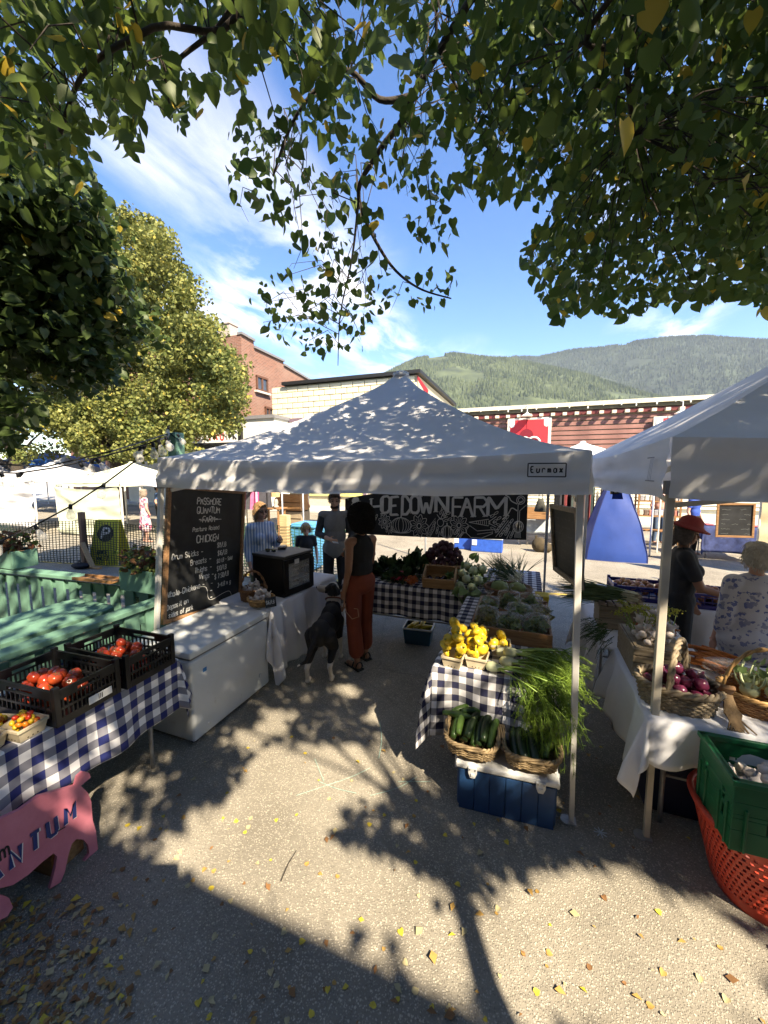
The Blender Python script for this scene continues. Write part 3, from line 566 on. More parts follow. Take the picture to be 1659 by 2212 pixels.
# visible sprays: pick a direction inside the outline and a distance inside the crown
def dist_for(x, y):
    if x < 480 and y < 480: return rnd.uniform(2.0, 4.2)
    if x < 1020: return rnd.uniform(2.4, 4.6) if y > 250 else rnd.uniform(2.1, 5.0)
    return rnd.uniform(2.4, 5.4)
cnt = 0
while cnt < 1500:
    x = rnd.uniform(-120, DW+120); y = rnd.uniform(-160, 800)
    if hole(x, y): continue
    if x < 480 and y > 230 and rnd.random() < .1: continue
    if 480 < x < 1000 and rnd.random() < .05: continue
    dd = dist_for(x, y); p = gd(x, y, dd)
    if mnoise.noise((p.x*1.7, p.y*1.7, p.z*1.7+3)) < -.12 and (x < 1000 or y < 260): continue
    cnt += 1; spray(p, 8 if x > 1000 else (9 if x < 480 else 7), .125, .057, True)
    b = LP[np.argmin(((LP-np.array(p))**2).sum(1))]; b = Vector(b)
    if (b-p).length > .75: b = p+(b-p).normalized()*rnd.uniform(.3, .6)
    if view_state(p)[0] == 2 and rnd.random() < (.22 if x < 480 and y < 480 else .5):
        mid = (p+b)/2+Vector((rnd.uniform(-.06, .06), rnd.uniform(-.06, .06), .10)); tip = p+Vector((rnd.uniform(-.08, .08), rnd.uniform(-.08, .08), -.12))
        pr2 = proj(tip)
        pm_ = proj(mid); pb2 = proj(b); q_ = (mid+b)/2; pq_ = proj(q_)
        if not (hole(pr2[0], pr2[1]-10) or hole(*pm_[:2]) or hole(*pb2[:2]) or hole(*pq_[:2])): twigs.tube([b, mid, p, tip], [.0034, .0028, .002, .001], 4, caps=False)
for i in range(6000):   # extra small fill deep in the dense right-hand crown
    x = rnd.uniform(1000, DW+140); y = rnd.uniform(-160, 690)
    if hole(x, y): continue
    p = gd(x, y, rnd.uniform(3.2, 6.2))
    if shadow_ok(p): vis.append((p.x, p.y, p.z, .075*rnd.uniform(.7, 1.2)))
# unseen crown sprays over and behind the viewpoint, added to shade the stalls
def shade(n, xr, yr, zr, dens, size, rad=.28, k=9):
    for i in range(n):
        gx_, gy_ = rnd.uniform(*xr), rnd.uniform(*yr)
        if mnoise.noise((gx_*.9, gy_*.9, 4.2))*.5+.5 > dens+rnd.uniform(-.12, .12): continue
        z = rnd.uniform(*zr); p = (gx_-SX*z, gy_-SY*z, z)
        spray(p, k, rad, size, False)
shade(900, (-3.6, .9), (1.2, 6.3), (3.6, 8.5), .80, .10); shade(750, (-6, 2.8), (3.6, 8.6), (4.2, 9), .88, .11); shade(420, (-2.4, -.4), (2.75, 4.4), (3.8, 7.5), .9, .09, .22); shade(200, (-2.95, -2.3), (2.0, 3.4), (3.8, 7.5), 1.2, .09, .2); shade(500, (-1.8, 3), (3.2, 7.8), (4.2, 9), .95, .11)
shade(800, (-9.5, -3.2), (.5, 6.5), (4.5, 9.0), .92, .11)
shade(450, (.6, 4.2), (1.6, 6.2), (4.0, 8.5), .86, .11)
# the clump whose shadow spreads from the trunk's shadow
for i in range(120):
    x, y = rnd.uniform(720, 1180), rnd.uniform(1745, 1885)
    if ((x-960)/230)**2+((y-1810)/75)**2 > 1: continue
    g_ = gz(x, y); z = rnd.uniform(3.0, 4.2); spray((g_.x-SX*z, g_.y-SY*z, z), 9, .10, .075, False)
for i in range(50):
    x, y = rnd.uniform(360, 520), rnd.uniform(1640, 1790)
    g_ = gz(x, y); z = rnd.uniform(3.4, 4.6); spray((g_.x-SX*z, g_.y-SY*z, z), 10, .1, .085, False)
for i in range(60):
    x, y = rnd.uniform(1180, 1400), rnd.uniform(1740, 1850)
    g_ = gz(x, y); z = rnd.uniform(3.4, 4.6); spray((g_.x-SX*z, g_.y-SY*z, z), 10, .12, .085, False)
vis = np.array(vis); hid = np.array(hid)
vd = vis[:, :3]-np.array((0, 0, CH)); dist = np.linalg.norm(vd, axis=1); inf = np.array([(0 < proj(p)[0] < DW and 0 < proj(p)[1] < DH) for p in vis[:, :3]])
order = np.argsort(np.where(inf, dist, 1e9))[:300]; rest = np.ones(len(vis), bool); rest[order] = False
x_, y_, z_ = leaf_frames(300)
tpl = []
for nm, mt in (('leaf', M_leafN), ('leaf', M_leafY)):
    tpl.append(fastmesh(nm, _lt, _lf, [mt], smooth=True))
for i, k in enumerate(order):
    o = bpy.data.objects.new('leaf', tpl[1 if rnd.random() < .07 else 0]); col.objects.link(o); o.parent = tree; s = vis[k, 3]
    o.matrix_local = Matrix(((x_[i, 0]*s, y_[i, 0]*s, z_[i, 0]*s, vis[k, 0]), (x_[i, 1]*s, y_[i, 1]*s, z_[i, 1]*s, vis[k, 1]), (x_[i, 2]*s, y_[i, 2]*s, z_[i, 2]*s, vis[k, 2]), (0, 0, 0, 1)))
V, F, _ = leaves_geo(vis[rest][:, :3], vis[rest][:, 3]); mi = np.repeat((nr.random(rest.sum()) < .035).astype(int), len(_lf))
o = bpy.data.objects.new('foliage', fastmesh('foliage', V, F, [M_leafN, M_leafY], mi, True)); col.objects.link(o); o.parent = tree; tag(o, kind='stuff')
V, F, _ = leaves_geo(hid[:, :3], hid[:, 3]*1.15, np.vstack([_st]), _sf, .5)
o = bpy.data.objects.new('upper_foliage', fastmesh('upper_foliage', V, F, [M_leafU])); col.objects.link(o); o.parent = tree; tag(o, kind='stuff')  # unseen leaves, mostly placed for the shade they cast
o = twigs.build('twigs', M_bark, tree); tag(o, kind='stuff')
print('leaves', len(vis), len(hid))
# other trees: lobed crowns of small leaves
def crown_tree(name, label, poly, yr, base, lobes, lr, nleaf, lsize, mats, yellow=.02, trunk_r=.25, seed=1, by_dist=None, lower=None, tpl_=None):
    rs = random.Random(seed); C_ = []; xs = [p[0] for p in poly]; ys = [p[1] for p in poly]
    while len(C_) < lobes:
        x, y = rs.uniform(min(xs), max(xs)), rs.uniform(min(ys), max(ys))
        if not inpoly(x, y, poly): continue
        p = gd(x, y, rs.uniform(*by_dist)) if by_dist else gy(x, y, rs.uniform(*yr))
        C_.append(p)
    C_ = np.array([tuple(p) for p in C_]); R_ = np.array([rs.uniform(.65, 1.2)*lr for _ in C_])
    idx = nr.integers(0, len(C_), nleaf); d = nr.normal(size=(nleaf, 3)); d /= np.linalg.norm(d, axis=1)[:, None]
    rr = R_[idx]*(nr.random(nleaf)**.45)
    P = C_[idx]+d*rr[:, None]*np.array((1, 1, .8)); keep = P[:, 2] > (lower or 1.4); P = P[keep]
    n = len(P); t = thing(name, label, 'tree', base)
    b = Vector(base); V, F, _ = leaves_geo(P-np.array(base), lsize*(.7+.6*nr.random(n)), *((_lt, _lf) if tpl_ else (_st*np.array((1.15, 1, 1)), _sf)), .25, 1.)
    mi = np.repeat((nr.random(n) < yellow).astype(int), len(_lf) if tpl_ else 1)
    o = bpy.data.objects.new('crown', fastmesh('crown', V, F, mats, mi)); col.objects.link(o); o.parent = t
    top = Vector(C_[np.argmax(C_[:, 2])])-b; mb = MB(); h = top.z
    ctr = Vector(C_.mean(0))-b
    pts = [(0, 0, -.1), (ctr.x*.05, ctr.y*.05, h*.15), (ctr.x*.3, ctr.y*.3, h*.4), (ctr.x*.8, ctr.y*.8, h*.7), tuple(top*.95)]
    mb.tube(pts, [trunk_r*1.2, trunk_r, trunk_r*.8, trunk_r*.5, trunk_r*.15], 9); mb.build('trunk', M_bark, t, smooth=True)
    mb = MB()
    for c in C_[::max(1, lobes//26)]:
        c = Vector(c)-b; k = min(.85, max(.2, c.z/h*.75)); s = Vector((ctr.x*.4*k, ctr.y*.4*k, h*k*.8)); mid = (s+c)/2+Vector((0, 0, .25*lr)); mb.tube([s, mid, c], [trunk_r*.35, trunk_r*.2, trunk_r*.06], 5, caps=False)
    mb.build('branches', M_bark, t, smooth=True)
    return t
M_gold = leafmat('golden_lime_leaf', (.08, .115, .03), (.24, .245, .07), .25, .6, .45); M_gold2 = leafmat('golden_leaf_yellow', (.45, .36, .08), (.5, .42, .1), .3)
g1 = gz(250, 1120); bse = gy(250, 1000, 12.5)
crown_tree('street_tree', 'tall golden-green street tree in full sun beside the brick building', [(215, 520), (258, 450), (272, 425), (298, 480), (328, 450), (352, 520), (395, 610), (440, 640), (470, 700), (505, 750), (500, 800), (515, 870), (500, 910), (440, 945), (385, 985), (240, 985), (100, 975), (60, 800), (90, 560)], (11.0, 14.5), (bse.x, 12.5, 0), 400, .70, 115000, .13, [M_gold, M_gold2], .03, .28, 4)
bse2 = gy(40, 1000, 11.5)
crown_tree('street_tree', 'golden-green street tree above the white stall tents at the far left', [(-260, 600), (140, 640), (170, 800), (200, 950), (60, 990), (-60, 985), (-260, 960)], (10.5, 13), (bse2.x-.5, 11.8, 0), 130, .72, 38000, .15, [M_gold, M_gold2], .03, .26, 6)
M_dark = leafmat('shaded_lime_leaf', (.028, .055, .016), (.075, .115, .032), .35, .45, .8)  # leaf colour darkened to carry the shade on this tree
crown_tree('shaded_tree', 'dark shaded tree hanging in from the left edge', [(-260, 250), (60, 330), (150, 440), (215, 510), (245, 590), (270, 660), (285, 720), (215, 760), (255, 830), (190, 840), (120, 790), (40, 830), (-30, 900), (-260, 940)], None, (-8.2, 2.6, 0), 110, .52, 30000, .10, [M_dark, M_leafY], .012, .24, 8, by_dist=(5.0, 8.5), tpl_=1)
# ================================================================= CANOPY TENTS
M_canvas = mat('white_canvas', (.80, .80, .79), .8, .05, 3, .3, 7, trans=.24); M_steel = mat('white_steel', (.62, .61, .57), .4, .08, 6, wear=((.3, .26, .2), 30, .66))
M_rub = mat('black_plastic', (.02, .02, .021), .45, .2)
def canopy(t, w, d, z0, z1, zp, fabric, n=22, val=True, seed=0, sagk=1.35, cap=True, skip=()):
    def rz(t_): 
        s = t_**sagk
        if cap and t_ > .9: s += (t_-.9)*.55
        return s
    V = []; Fc = []; kk = 18
    cs = [(-w/2, -d/2), (w/2, -d/2), (w/2, d/2), (-w/2, d/2)]
    for s in range(4):
        a = cs[s]; b = cs[(s+1) % 4]; b0 = len(V)
        for j in range(kk+1):
            tt = j/kk*.97
            for i in range(n+1):
                u = i/n; ex, ey = a[0]+(b[0]-a[0])*u, a[1]+(b[1]-a[1])*u
                x, y = ex*(1-tt), ey*(1-tt); z = z1+(zp-z1)*rz(tt)
                e = math.sin(PI*u)
                z -= .045*e*(1-tt)**2*1.0+.05*e*math.sin(PI*tt)*.7
                if 0 < j: z += (mnoise.noise((x*2.2+seed, y*2.2, 3))*.022+mnoise.noise((x*7+seed, y*2.5, 7))*.011+mnoise.noise((x*13+y*5+seed, y*7, 2))*.005)*(1 if 0 < i < n else .2)
                V.append((x, y, z))
        for j in range(kk):
            for i in range(n):
                q = b0+j*(n+1)+i; Fc.append((q, q+1, q+n+2, q+n+1))
    mb = MB(); mb.add(V, Fc); mb.lathe([(.085, 0), (.08, .03), (.05, .045), (.0, .05)], 12, c=(0, 0, z1+(zp-z1)*rz(.97)-.004))
    rf = mb.build('canopy_roof', fabric, t, smooth=True)
    for s in range(4):
        if s in skip: continue
        a = Vector((*cs[s], 0)); b = Vector((*cs[(s+1) % 4], 0)); nn = (b-a).normalized().cross(Vector((0, 0, 1))); V = []; Fc = []; m_ = 40; r_ = 8
        for j in range(r_+1):
            for i in range(m_+1):
                u = i/m_; e = math.sin(PI*u); p = a+(b-a)*u; tt = j/r_
                z = z1-.045*e-(z1-z0)*tt+.02*e*tt+mnoise.noise((u*6+seed, s, 1))*.012*tt
                off = .006+.014*tt+.015*math.sin(tt*6.5+u*2)*e+mnoise.noise((u*4+seed+s*9, tt*4.2, 5))*.040*tt+mnoise.noise((u*9+seed+s*9, tt*9, 8))*.014
                if .62 < tt < .76: off += .012
                V.append(tuple(p+nn*off+Vector((0, 0, z))))
        for j in range(r_):
            for i in range(m_):
                q = j*(m_+1)+i; Fc.append((q, q+1, q+m_+2, q+m_+1))
        mb = MB(); mb.add(V, Fc); mb.build('valance', fabric, t, smooth=True)
    return rf
def leg(t, x, y, ztop, lean=(0, 0), foot=True, joint=.62, steel=None, clamp=False, ww=.034):
    steel = steel or M_steel
    mb = MB(); jx, jy = x+lean[0]*(1-joint/ztop), y+lean[1]*(1-joint/ztop)
    mb.bar((x, y, ztop), (jx, jy, joint), ww, ww, up=(0, 1, 0)); lg = mb.build('leg', steel, t, bevel=.003)
    mb = MB(); mb.bar((jx, jy, joint+.05), (x+lean[0], y+lean[1], .004), ww*.8, ww*.8, up=(0, 1, 0)); mb.build('inner_leg', steel, lg, bevel=.002)
    if foot:
        mb = MB(); fx, fy = x+lean[0], y+lean[1]; mb.lathe([(.036, 0), (.036, .006), (0, .006)], 14, c=(fx-.025, fy, .0)); mb.box((fx, fy, .004), (.05, .06, .008)); mb.build('foot_plate', mat('grey_steel', (.4, .4, .39), .45, .2, metal=.6), lg)
    if clamp:
        mb = MB(); mb.box((jx, jy, joint+.03), (ww*1.6, ww*1.6, .06)); mb.box((jx+.04, jy, joint+.06), (.025, .03, .05), rot=(0, .5, 0)); mb.build('clamp', M_rub, lg, bevel=.004)
    mb = MB(); mb.box((x, y, ztop-.03), (ww*1.5, ww*1.5, .07)); mb.build('corner_bracket', mat('grey_plastic', (.3, .3, .3), .5), lg, bevel=.004)
    return lg
def truss(t, a, b, z, hgt=.25, n=2):
    a = Vector(a); b = Vector(b); mb = MB()
    for i in range(n):
        p = a+(b-a)*i/n; q = a+(b-a)*(i+1)/n
        mb.bar((p.x, p.y, z), (q.x, q.y, z-hgt), .012, .026); mb.bar((p.x, p.y, z-hgt), (q.x, q.y, z), .012, .026)
    o = mb.build('truss_bars', M_steel, t); mb = MB()
    for i in range(1, n):
        p = a+(b-a)*i/n; mb.box((p.x, p.y, z-.02), (.06, .045, .05)); mb.box((p.x, p.y, z-hgt), (.06, .045, .05))
    if n > 1: mb.build('truss_joint', M_rub, o)
    return o
TX0, TX1, TY0, TY1 = -2.74, .30, 2.25, 5.29; cx_, cy_ = (TX0+TX1)/2, (TY0+TY1)/2
tent1 = thing('pop_up_tent', 'white pop-up tent over the farm stall in the centre', 'tent', (cx_, cy_, 0)); W2, D2 = (TX1-TX0)/2, (TY1-TY0)/2
canopy(tent1, 2*W2, 2*D2, 1.93, 2.16, 3.0, M_canvas, seed=2)
leg(tent1, -W2-.015, -D2+.03, 1.98, (-.22, -.02)); leg(tent1, W2-.035, -D2+.05, 2.02, (.05, .02)); leg(tent1, W2-.05, D2-.05, 2.0, steel=mat('grey_leg', (.36, .37, .38), .4, .1), joint=.9); leg(tent1, -W2+.05, D2-.05, 2.0, steel=mat('grey_leg', (.36, .37, .38)), joint=.9)
truss(tent1, (-W2+.05, D2-.05), (W2-.05, D2-.05), 2.04, .22); truss(tent1, (-W2+.05, -D2+.06), (W2-.05, -D2+.06), 2.10, .16); truss(tent1, (-W2+.05, -D2+.06), (-W2+.05, D2-.06), 2.10, .2); truss(tent1, (W2-.05, -D2+.06), (W2-.05, D2-.06), 2.10, .2)
mb = MB(); mb.tube([(0, 0, 2.35), (0, 0, 2.97)], .02, 8)
for sx in (-1, 1):
    for sy in (-1, 1): mb.bar((sx*(W2-.05), sy*(D2-.05), 2.08), (0, 0, 2.5), .02, .02)
mb.build('centre_pole', M_steel, tent1)
M = frame((0, -D2-.038, 0), (1, 0, 0), (0, 0, 1)); mb = MB(); lx, lz = W2-.29, 2.035
for (q0, q1) in (((-.01, -.012), (.175, -.012)), ((.175, -.012), (.175, .058)), ((.175, .058), (-.01, .058)), ((-.01, .058), (-.01, -.012))):
    strip(mb, [(lx+q0[0], lz+q0[1]), (lx+q1[0], lz+q1[1])], .006, M, zoff())
xx = lx+.005
for ch in 'Eurmax': text(mb, ch, xx, lz+.010, .032, M, w=.0065, cw=.62, jit=0, z0=.001); xx += .028
mb.build('maker_label', M_black, tent1)
tent2 = thing('pop_up_tent', 'grey-white pop-up tent cropped by the right edge', 'tent', (.66+1.52, 2.3+1.52, 0))
canopy(tent2, 3.04, 3.04, 1.92, 2.22, 3.15, mat('grey_canvas', (.74, .74, .73), .8, .05, 3, .3, 7, trans=.2), seed=30, sagk=1.1)
leg(tent2, -1.50, -1.49, 2.0, (.02, 0.03), joint=.60, clamp=True, ww=.036, steel=mat('weathered_leg', (.50, .46, .38), .5, .15, 8)); leg(tent2, 1.47, -1.47, 2.0); leg(tent2, 1.47, 1.47, 2.0); leg(tent2, -1.49, 1.47, 2.0)
truss(tent2, (-1.47, -1.47), (-1.47, 1.47), 2.08, .2); truss(tent2, (-1.47, -1.47), (1.47, -1.47), 2.08, .2)
M = frame((-1.52-.03, 0, 0), (0, -1, 0), (0, 0, 1)); mb = MB()
for i in range(3): strip(mb, [(1.28+.03*i, 2.0), (1.33+.02*i, 2.12)], .006, M, .003+i*.0002)
strip(mb, [(1.25, 2.0), (1.42, 2.0)], .006, M, .005); strip(mb, [(1.27, 2.125), (1.40, 2.125)], .006, M, .0055)
mb.build('faded_print', mat('faded_ink', (.3, .3, .31), .8), tent2)
# background tents on the far side of the street
def wall_sheet(t, a, b, z0, z1, fabric, sag=.12, seed=0, ripple=.05):
    a = Vector((*a, 0)); b = Vector((*b, 0)); nn = (b-a).normalized().cross(Vector((0, 0, 1))); V = []; Fc = []; m_, r_ = 40, 24
    for j in range(r_+1):
        for i in range(m_+1):
            u, v = i/m_, j/r_; p = a+(b-a)*u; e = math.sin(PI*u)
            z = z0+(z1-sag*e-z0)*(1-v)
            dg = min(abs(u-v), abs(1-u-v)); off = ripple*(mnoise.noise((u*3+seed, v*7, 2))*.9+mnoise.noise((u*9+seed, v*3, 4))*.3)+ripple*.8*math.exp(-(dg*9)**2)*(1-v)
            V.append(tuple(p+nn*off+Vector((0, 0, z))))
    for j in range(r_):
        for i in range(m_):
            q = j*(m_+1)+i; Fc.append((q, q+1, q+m_+2, q+m_+1))
    mb = MB(); mb.add(V, Fc); return mb.build('side_wall', fabric, t, smooth=True)
def bgtent(label, x0, x1, y0, d, eave, val, peak, fabric, seed, wall=None, name='market_tent'):
    t = thing(name, label, 'tent', ((x0+x1)/2, y0+d/2, 0)); w_ = x1-x0
    canopy(t, w_, d, eave-val, eave, peak, fabric, n=10, seed=seed)
    for sx in (-1, 1):
        for sy in (-1, 1): leg(t, sx*(w_/2-.04), sy*(d/2-.04), eave-.05, foot=False, ww=.045)
    if wall: wall_sheet(t, (-w_/2+.05, -d/2+.0), (w_/2-.05, -d/2+.0), wall[0], eave-val-.02, fabric, wall[1], seed, wall[2])
    return t
M_wht = mat('bright_white_canvas', (.78, .78, .79), .8, .05, 3, trans=.15); M_grn = mat('pale_green_canvas', (.66, .70, .53), .8, .05, 3, trans=.15); M_gry = mat('grey_tarp', (.30, .31, .33), .8, .08, 3)
bgtent('pale green tent with a buttoned-down side wall behind the yellow sign', -14.4, -11.35, 8.0, 3.05, 1.76, .15, 2.35, M_grn, 11, (.06, .10, .08))
bgtent('white tent with wrinkled side wall at the far left edge', -18.2, -14.75, 7.6, 3.05, 1.85, .12, 2.35, M_wht, 17, (.25, .05, .12))
bgtent('white open-sided tent beside the pale green tent', -11.0, -8.0, 8.3, 3.0, 1.78, .16, 2.35, M_wht, 23)
a = gy(22, 990, 12.5); bgtent('grey peaked tent behind the white wall tent', a.x-1.6, a.x+1.5, 11.0, 3.0, 2.1, .15, a.z, M_gry, 31)
a = gy(146, 984, 12.5); bgtent('second grey peaked tent between the white and pale green tents', a.x-1.6, a.x+1.5, 11.0, 3.0, 2.0, .15, a.z, M_gry, 37)
a = gy(30, 955, 14); c = gy(140, 985, 14); bgtent('bright blue tarp canopy under the golden tree', a.x, c.x+1, 13.0, 2.5, 2.7, .5, 3.2, mat('blue_tarp', (.03, .16, .55), .6, .1, trans=.2), 41)
# ================================================================= STALL FURNITURE
M_gingL = gingham('navy_gingham', (.022, .03, .13), .05); M_gingR = gingham('dark_gingham', (.022, .024, .055), .047)
M_cloth = mat('white_tablecloth', (.70, .71, .74), .85, .05, 5, .3, 18); M_tabletop = mat('folding_table_top', (.5, .5, .48), .6, .1); M_tleg = mat('folding_table_leg', (.28, .28, .28), .45, .15, metal=.5)
def table(label, x0, x1, y0, y1, z=.735, group=None):
    t = thing('folding_table', label, 'table', ((x0+x1)/2, (y0+y1)/2, 0), group=group); w_, d_ = x1-x0, y1-y0
    mb = MB(); mb.box((0, 0, z-.025), (w_-.02, d_-.02, .04)); mb.build('tabletop', M_tabletop, t, bevel=.008)
    for sx in (-1, 1):
        for sy in (-1, 1):
            x, y = sx*(w_/2-.1), sy*(d_/2-.14)
            mb = MB(); mb.tube([(x, y, z-.04), (x, y, .1), (x, y, .002)], .014, 8); mb.build('leg', M_tleg, t, smooth=True)
    for sy in (-1, 1):
        mb = MB(); mb.tube([(-w_/2+.1, sy*(d_/2-.14), .3), (w_/2-.1, sy*(d_/2-.14), .3)], .01, 6); mb.build('crossbar', M_tleg, t, smooth=True)
    return t
def cloth(name, label, x0, x1, y0, y1, z, drop, matl, amp=.02, k=16., flare=.08, seed=0, uvrot=0., cat='tablecloth', res=.03, hemwave=.03, fl=0.):
    """drop = (left, right, front, back) overhang"""
    dl, dr, df, db = drop
    us = np.arange(x0-dl, x1+dr+1e-6, (x1+dr-x0+dl)/max(2, int((x1+dr-x0+dl)/res))); vs_ = np.arange(y0-df, y1+db+1e-6, (y1+db-y0+df)/max(2, int((y1+db-y0+df)/res)))
    V = []; UV = []; nx_, ny_ = len(us), len(vs_); cx, cy = (x0+x1)/2, (y0+y1)/2
    for v in vs_:
        for u in us:
            ex = max(x0-u, 0, u-x1); ey = max(y0-v, 0, v-y1); sx = -1 if u < x0 else 1; sy = -1 if v < y0 else 1
            px_, py_ = min(max(u, x0), x1), min(max(v, y0), y1)
            e = math.hypot(ex, ey) if ex > 0 and ey > 0 else ex+ey
            fall = e; zz = z-max(0, fall-.01)
            wv = 0
            if e > 0:
                q = min(1, e/.25)
                if ex >= ey: wv = amp*q*(math.sin(v*k+seed)+.6*math.sin(v*k*2.3+seed*2)+mnoise.noise((v*4, seed, 0)))
                else: wv = amp*q*(math.sin(u*k+seed)+.6*math.sin(u*k*2.1+seed*3)+mnoise.noise((u*4, seed, 5)))
            if ex > 0 and ey > 0:
                an = math.atan2(ey, ex); rr = .012+flare*e+amp*1.4*math.sin(an*6+seed)*min(1, e/.3)+e*.10
                px_ += sx*rr*math.cos(an); py_ += sy*rr*math.sin(an)
            elif ex > 0: px_ += sx*(.012+flare*e+wv)
            elif ey > 0: py_ += sy*(.012+flare*e+wv)
            if e <= 0: zz += mnoise.noise((u*5, v*5, seed))*.003
            zz = max(zz, .006+.004*mnoise.noise((u*9, v*9, 0))); 
            V.append((px_-cx, py_-cy, zz)); UV.append((u, v))
    mb = MB(); mb.add(V, [(j*nx_+i, j*nx_+i+1, (j+1)*nx_+i+1, (j+1)*nx_+i) for j in range(ny_-1) for i in range(nx_-1)]); mb.uv = UV
    o = mb.build(name, matl, smooth=True, loc=(cx, cy, 0)); sm = o.modifiers.new('thick', 'SOLIDIFY'); sm.thickness = .0025; sm.offset = 1
    return tag(o, label, cat)
# left run
table('folding table under the blue gingham cloth at the left', -2.94, -2.27, -.3, 1.90)
cloth('tablecloth', 'navy and white gingham cloth on the left table with the tomato crates', -2.95, -2.265, -.3, 1.91, .742, (.2, .37, .2, .27), M_gingL, .020, 9, .05, 1.3, hemwave=.02)
table('folding table under the white cloth behind the chest freezer', -2.95, -2.29, 3.02, 4.25)
cloth('tablecloth', 'plain white cloth reaching the ground on the table with the garlic baskets', -2.96, -2.28, 2.99, 4.27, .742, (.3, .66, .45, .1), M_cloth, .035, 15, .07, .4)
# right-hand run and back table
table('folding table under gingham at the front right of the tent', -.53, .18, 2.47, 4.0); table('folding table under gingham across the back of the tent', -2.03, -.25, 4.14, 4.85); table('small folding table under gingham by the rear tent leg', -.42, .16, 4.2, 5.25)
cloth('tablecloth', 'gingham cloth on the front right table with the yellow squash', -.55, .20, 2.44, 4.02, .742, (.30, .1, .46, .05), M_gingR, .026, 10, .10, 2.2)
cloth('tablecloth', 'gingham cloth hanging from the long back table with the beets', -2.05, -.45, 4.10, 4.88, .748, (.40, .02, .36, .1), M_gingR, .014, 13, .03, 3.3)
cloth('tablecloth', 'gingham cloth on the back right corner table under the spring onions', -.44, .18, 4.16, 5.28, .752, (.02, .16, .02, .1), M_gingR, .012, 12, .05, 5.1)
# right stall
table('folding table under the white cloth of the right-hand stall', .70, 2.2, 2.36, 3.1); table('second folding table along the left side of the right-hand stall', .62, 1.15, 3.2, 4.15)
cloth('tablecloth', 'white cloth with a long hanging corner at the front of the right-hand stall', .66, 2.4, 2.31, 3.16, .745, (.40, .1, .25, .1), M_cloth, .03, 11, .10, .9)
cloth('tablecloth', 'white cloth on the far left table of the right-hand stall', .56, 1.18, 3.17, 4.2, .742, (.42, .1, .02, .3), M_cloth, .03, 12, .09, 4.4)
# ---------------------------------------------------------------- chest freezer
M_frz = mat('freezer_white', (.60, .63, .63), .35, .05, 3, wear=((.42, .42, .39), 6, .64))
t = thing('chest_freezer', 'white chest freezer with dappled light on its lid', 'freezer', (-2.57, 2.475, 0)); fw, fd, fh = .60, .90, .74
mb = MB(); mb.box((0, 0, .34), (fw, fd, .64)); mb.build('body', M_frz, t, bevel=.022, bseg=3)
mb = MB(); mb.box((0, 0, .705), (fw+.02, fd+.02, .055)); ld = mb.build('lid', M_frz, t, bevel=.014, bseg=3)
mb = MB(); mb.box((0, 0, .669), (fw-.02, fd-.02, .018)); mb.build('lid_seal', mat('grey_seal', (.2, .2, .2), .7), ld)
mb = MB(); mb.box((fw/2+.001, -fd/2+.13, .54), (.003, .035, .03)); mb.build('blue_sticker', mat('blue_sticker', (.03, .2, .45), .5), t)
mb = MB(); mb.lathe([(0, 0), (.022, 0), (.02, .006), (0, .006)], 14, M=Matrix.Translation((fw/2, .32, .16)) @ Matrix.Rotation(PI/2, 4, 'Y')); mb.build('drain_plug', mat('plug_white', (.55, .57, .57), .4), t)
mb = MB(); mb.lathe([(0, 0), (.014, 0), (.012, .005), (0, .005)], 12, M=Matrix.Translation((fw/2, -.3, .09)) @ Matrix.Rotation(PI/2, 4, 'Y')); mb.box((fw/2-.06, -fd/2-.004, .48), (.03, .006, .04)); mb.build('lock_plate', mat('plug_white', (.5, .5, .5), .4), t)
for sx in (-1, 1):
    for sy in (-1, 1):
        mb = MB(); mb.lathe([(.025, 0), (.025, .025), (0, .025)], 10, c=(sx*.25, sy*.4, 0)); mb.build('foot', M_rub, t)
# ---------------------------------------------------------------- chalkboards
M_chb = mat('blackboard', (.012, .013, .014), .55, .5, 3, hue=(.030, .032, .034)); M_chalk = mat('chalk', (.62, .62, .60), .95, .25, 60); M_frame = wood('board_frame', (.20, .10, .045), (.36, .2, .1))
def board(name, label, TL, TR, BL, th=.03, fw=.035, fm=None):
    TL, TR, BL = Vector(TL), Vector(TR), Vector(BL); x = (TR-TL); y = (TL-BL); w_, h_ = x.length, y.length
    t = thing(name, label, 'chalkboard', tuple(BL)); Mx = frame((0, 0, 0), x, y)
    yv = Mx.to_3x3() @ Vector((0, 1, 0)); h_ = y.dot(yv)
    mb = MB(); mb.box((w_/2, h_/2, -th/2), (w_-.01, h_-.01, th*.6), M=Mx); bd = mb.build('panel', M_chb, t)
    for (c, d) in (((fw/2, h_/2, -.003), (fw, h_, th)), ((w_-fw/2, h_/2, -.003), (fw, h_, th)), ((w_/2, fw/2, -.003), (w_-2*fw, fw, th)), ((w_/2, h_-fw/2, -.003), (w_-2*fw, fw, th))):
        mb = MB(); mb.box(c, d, M=Mx); mb.build('frame_rail', fm or M_frame, t, bevel=.003)
    return t, bd, Mx @ Matrix.Translation((0, 0, -th*.2)), w_, h_
XB = -2.89
t, bd, Mx, w_, h_ = board('price_board', 'tall black chalkboard listing pasture raised chicken prices behind the freezer', gx(362, 1045, XB), gx(362, 1045, XB)+gx(520, 1300, XB)-gx(350, 1350, XB), gx(350, 1350, XB))
mb = MB(); c = w_/2+.03
def T(s, fx, fy, h, slope=.05, cw=.72, j=.22): text(mb, s, fx*w_, (fy-.022)*h_, h, Mx, w=h*.15, cw=cw, jit=j, slope=slope, z0=.0005)
T('PASSMORE', .34, .885, .062, .02, .74); T('QUANTUM', .34, .815, .062, .02, .80); T('-FARM-', .37, .745, .058, .03, .82); strip(mb, [(w_*.38, h_*.735), (w_*.66, h_*.748)], .006, Mx, .003)
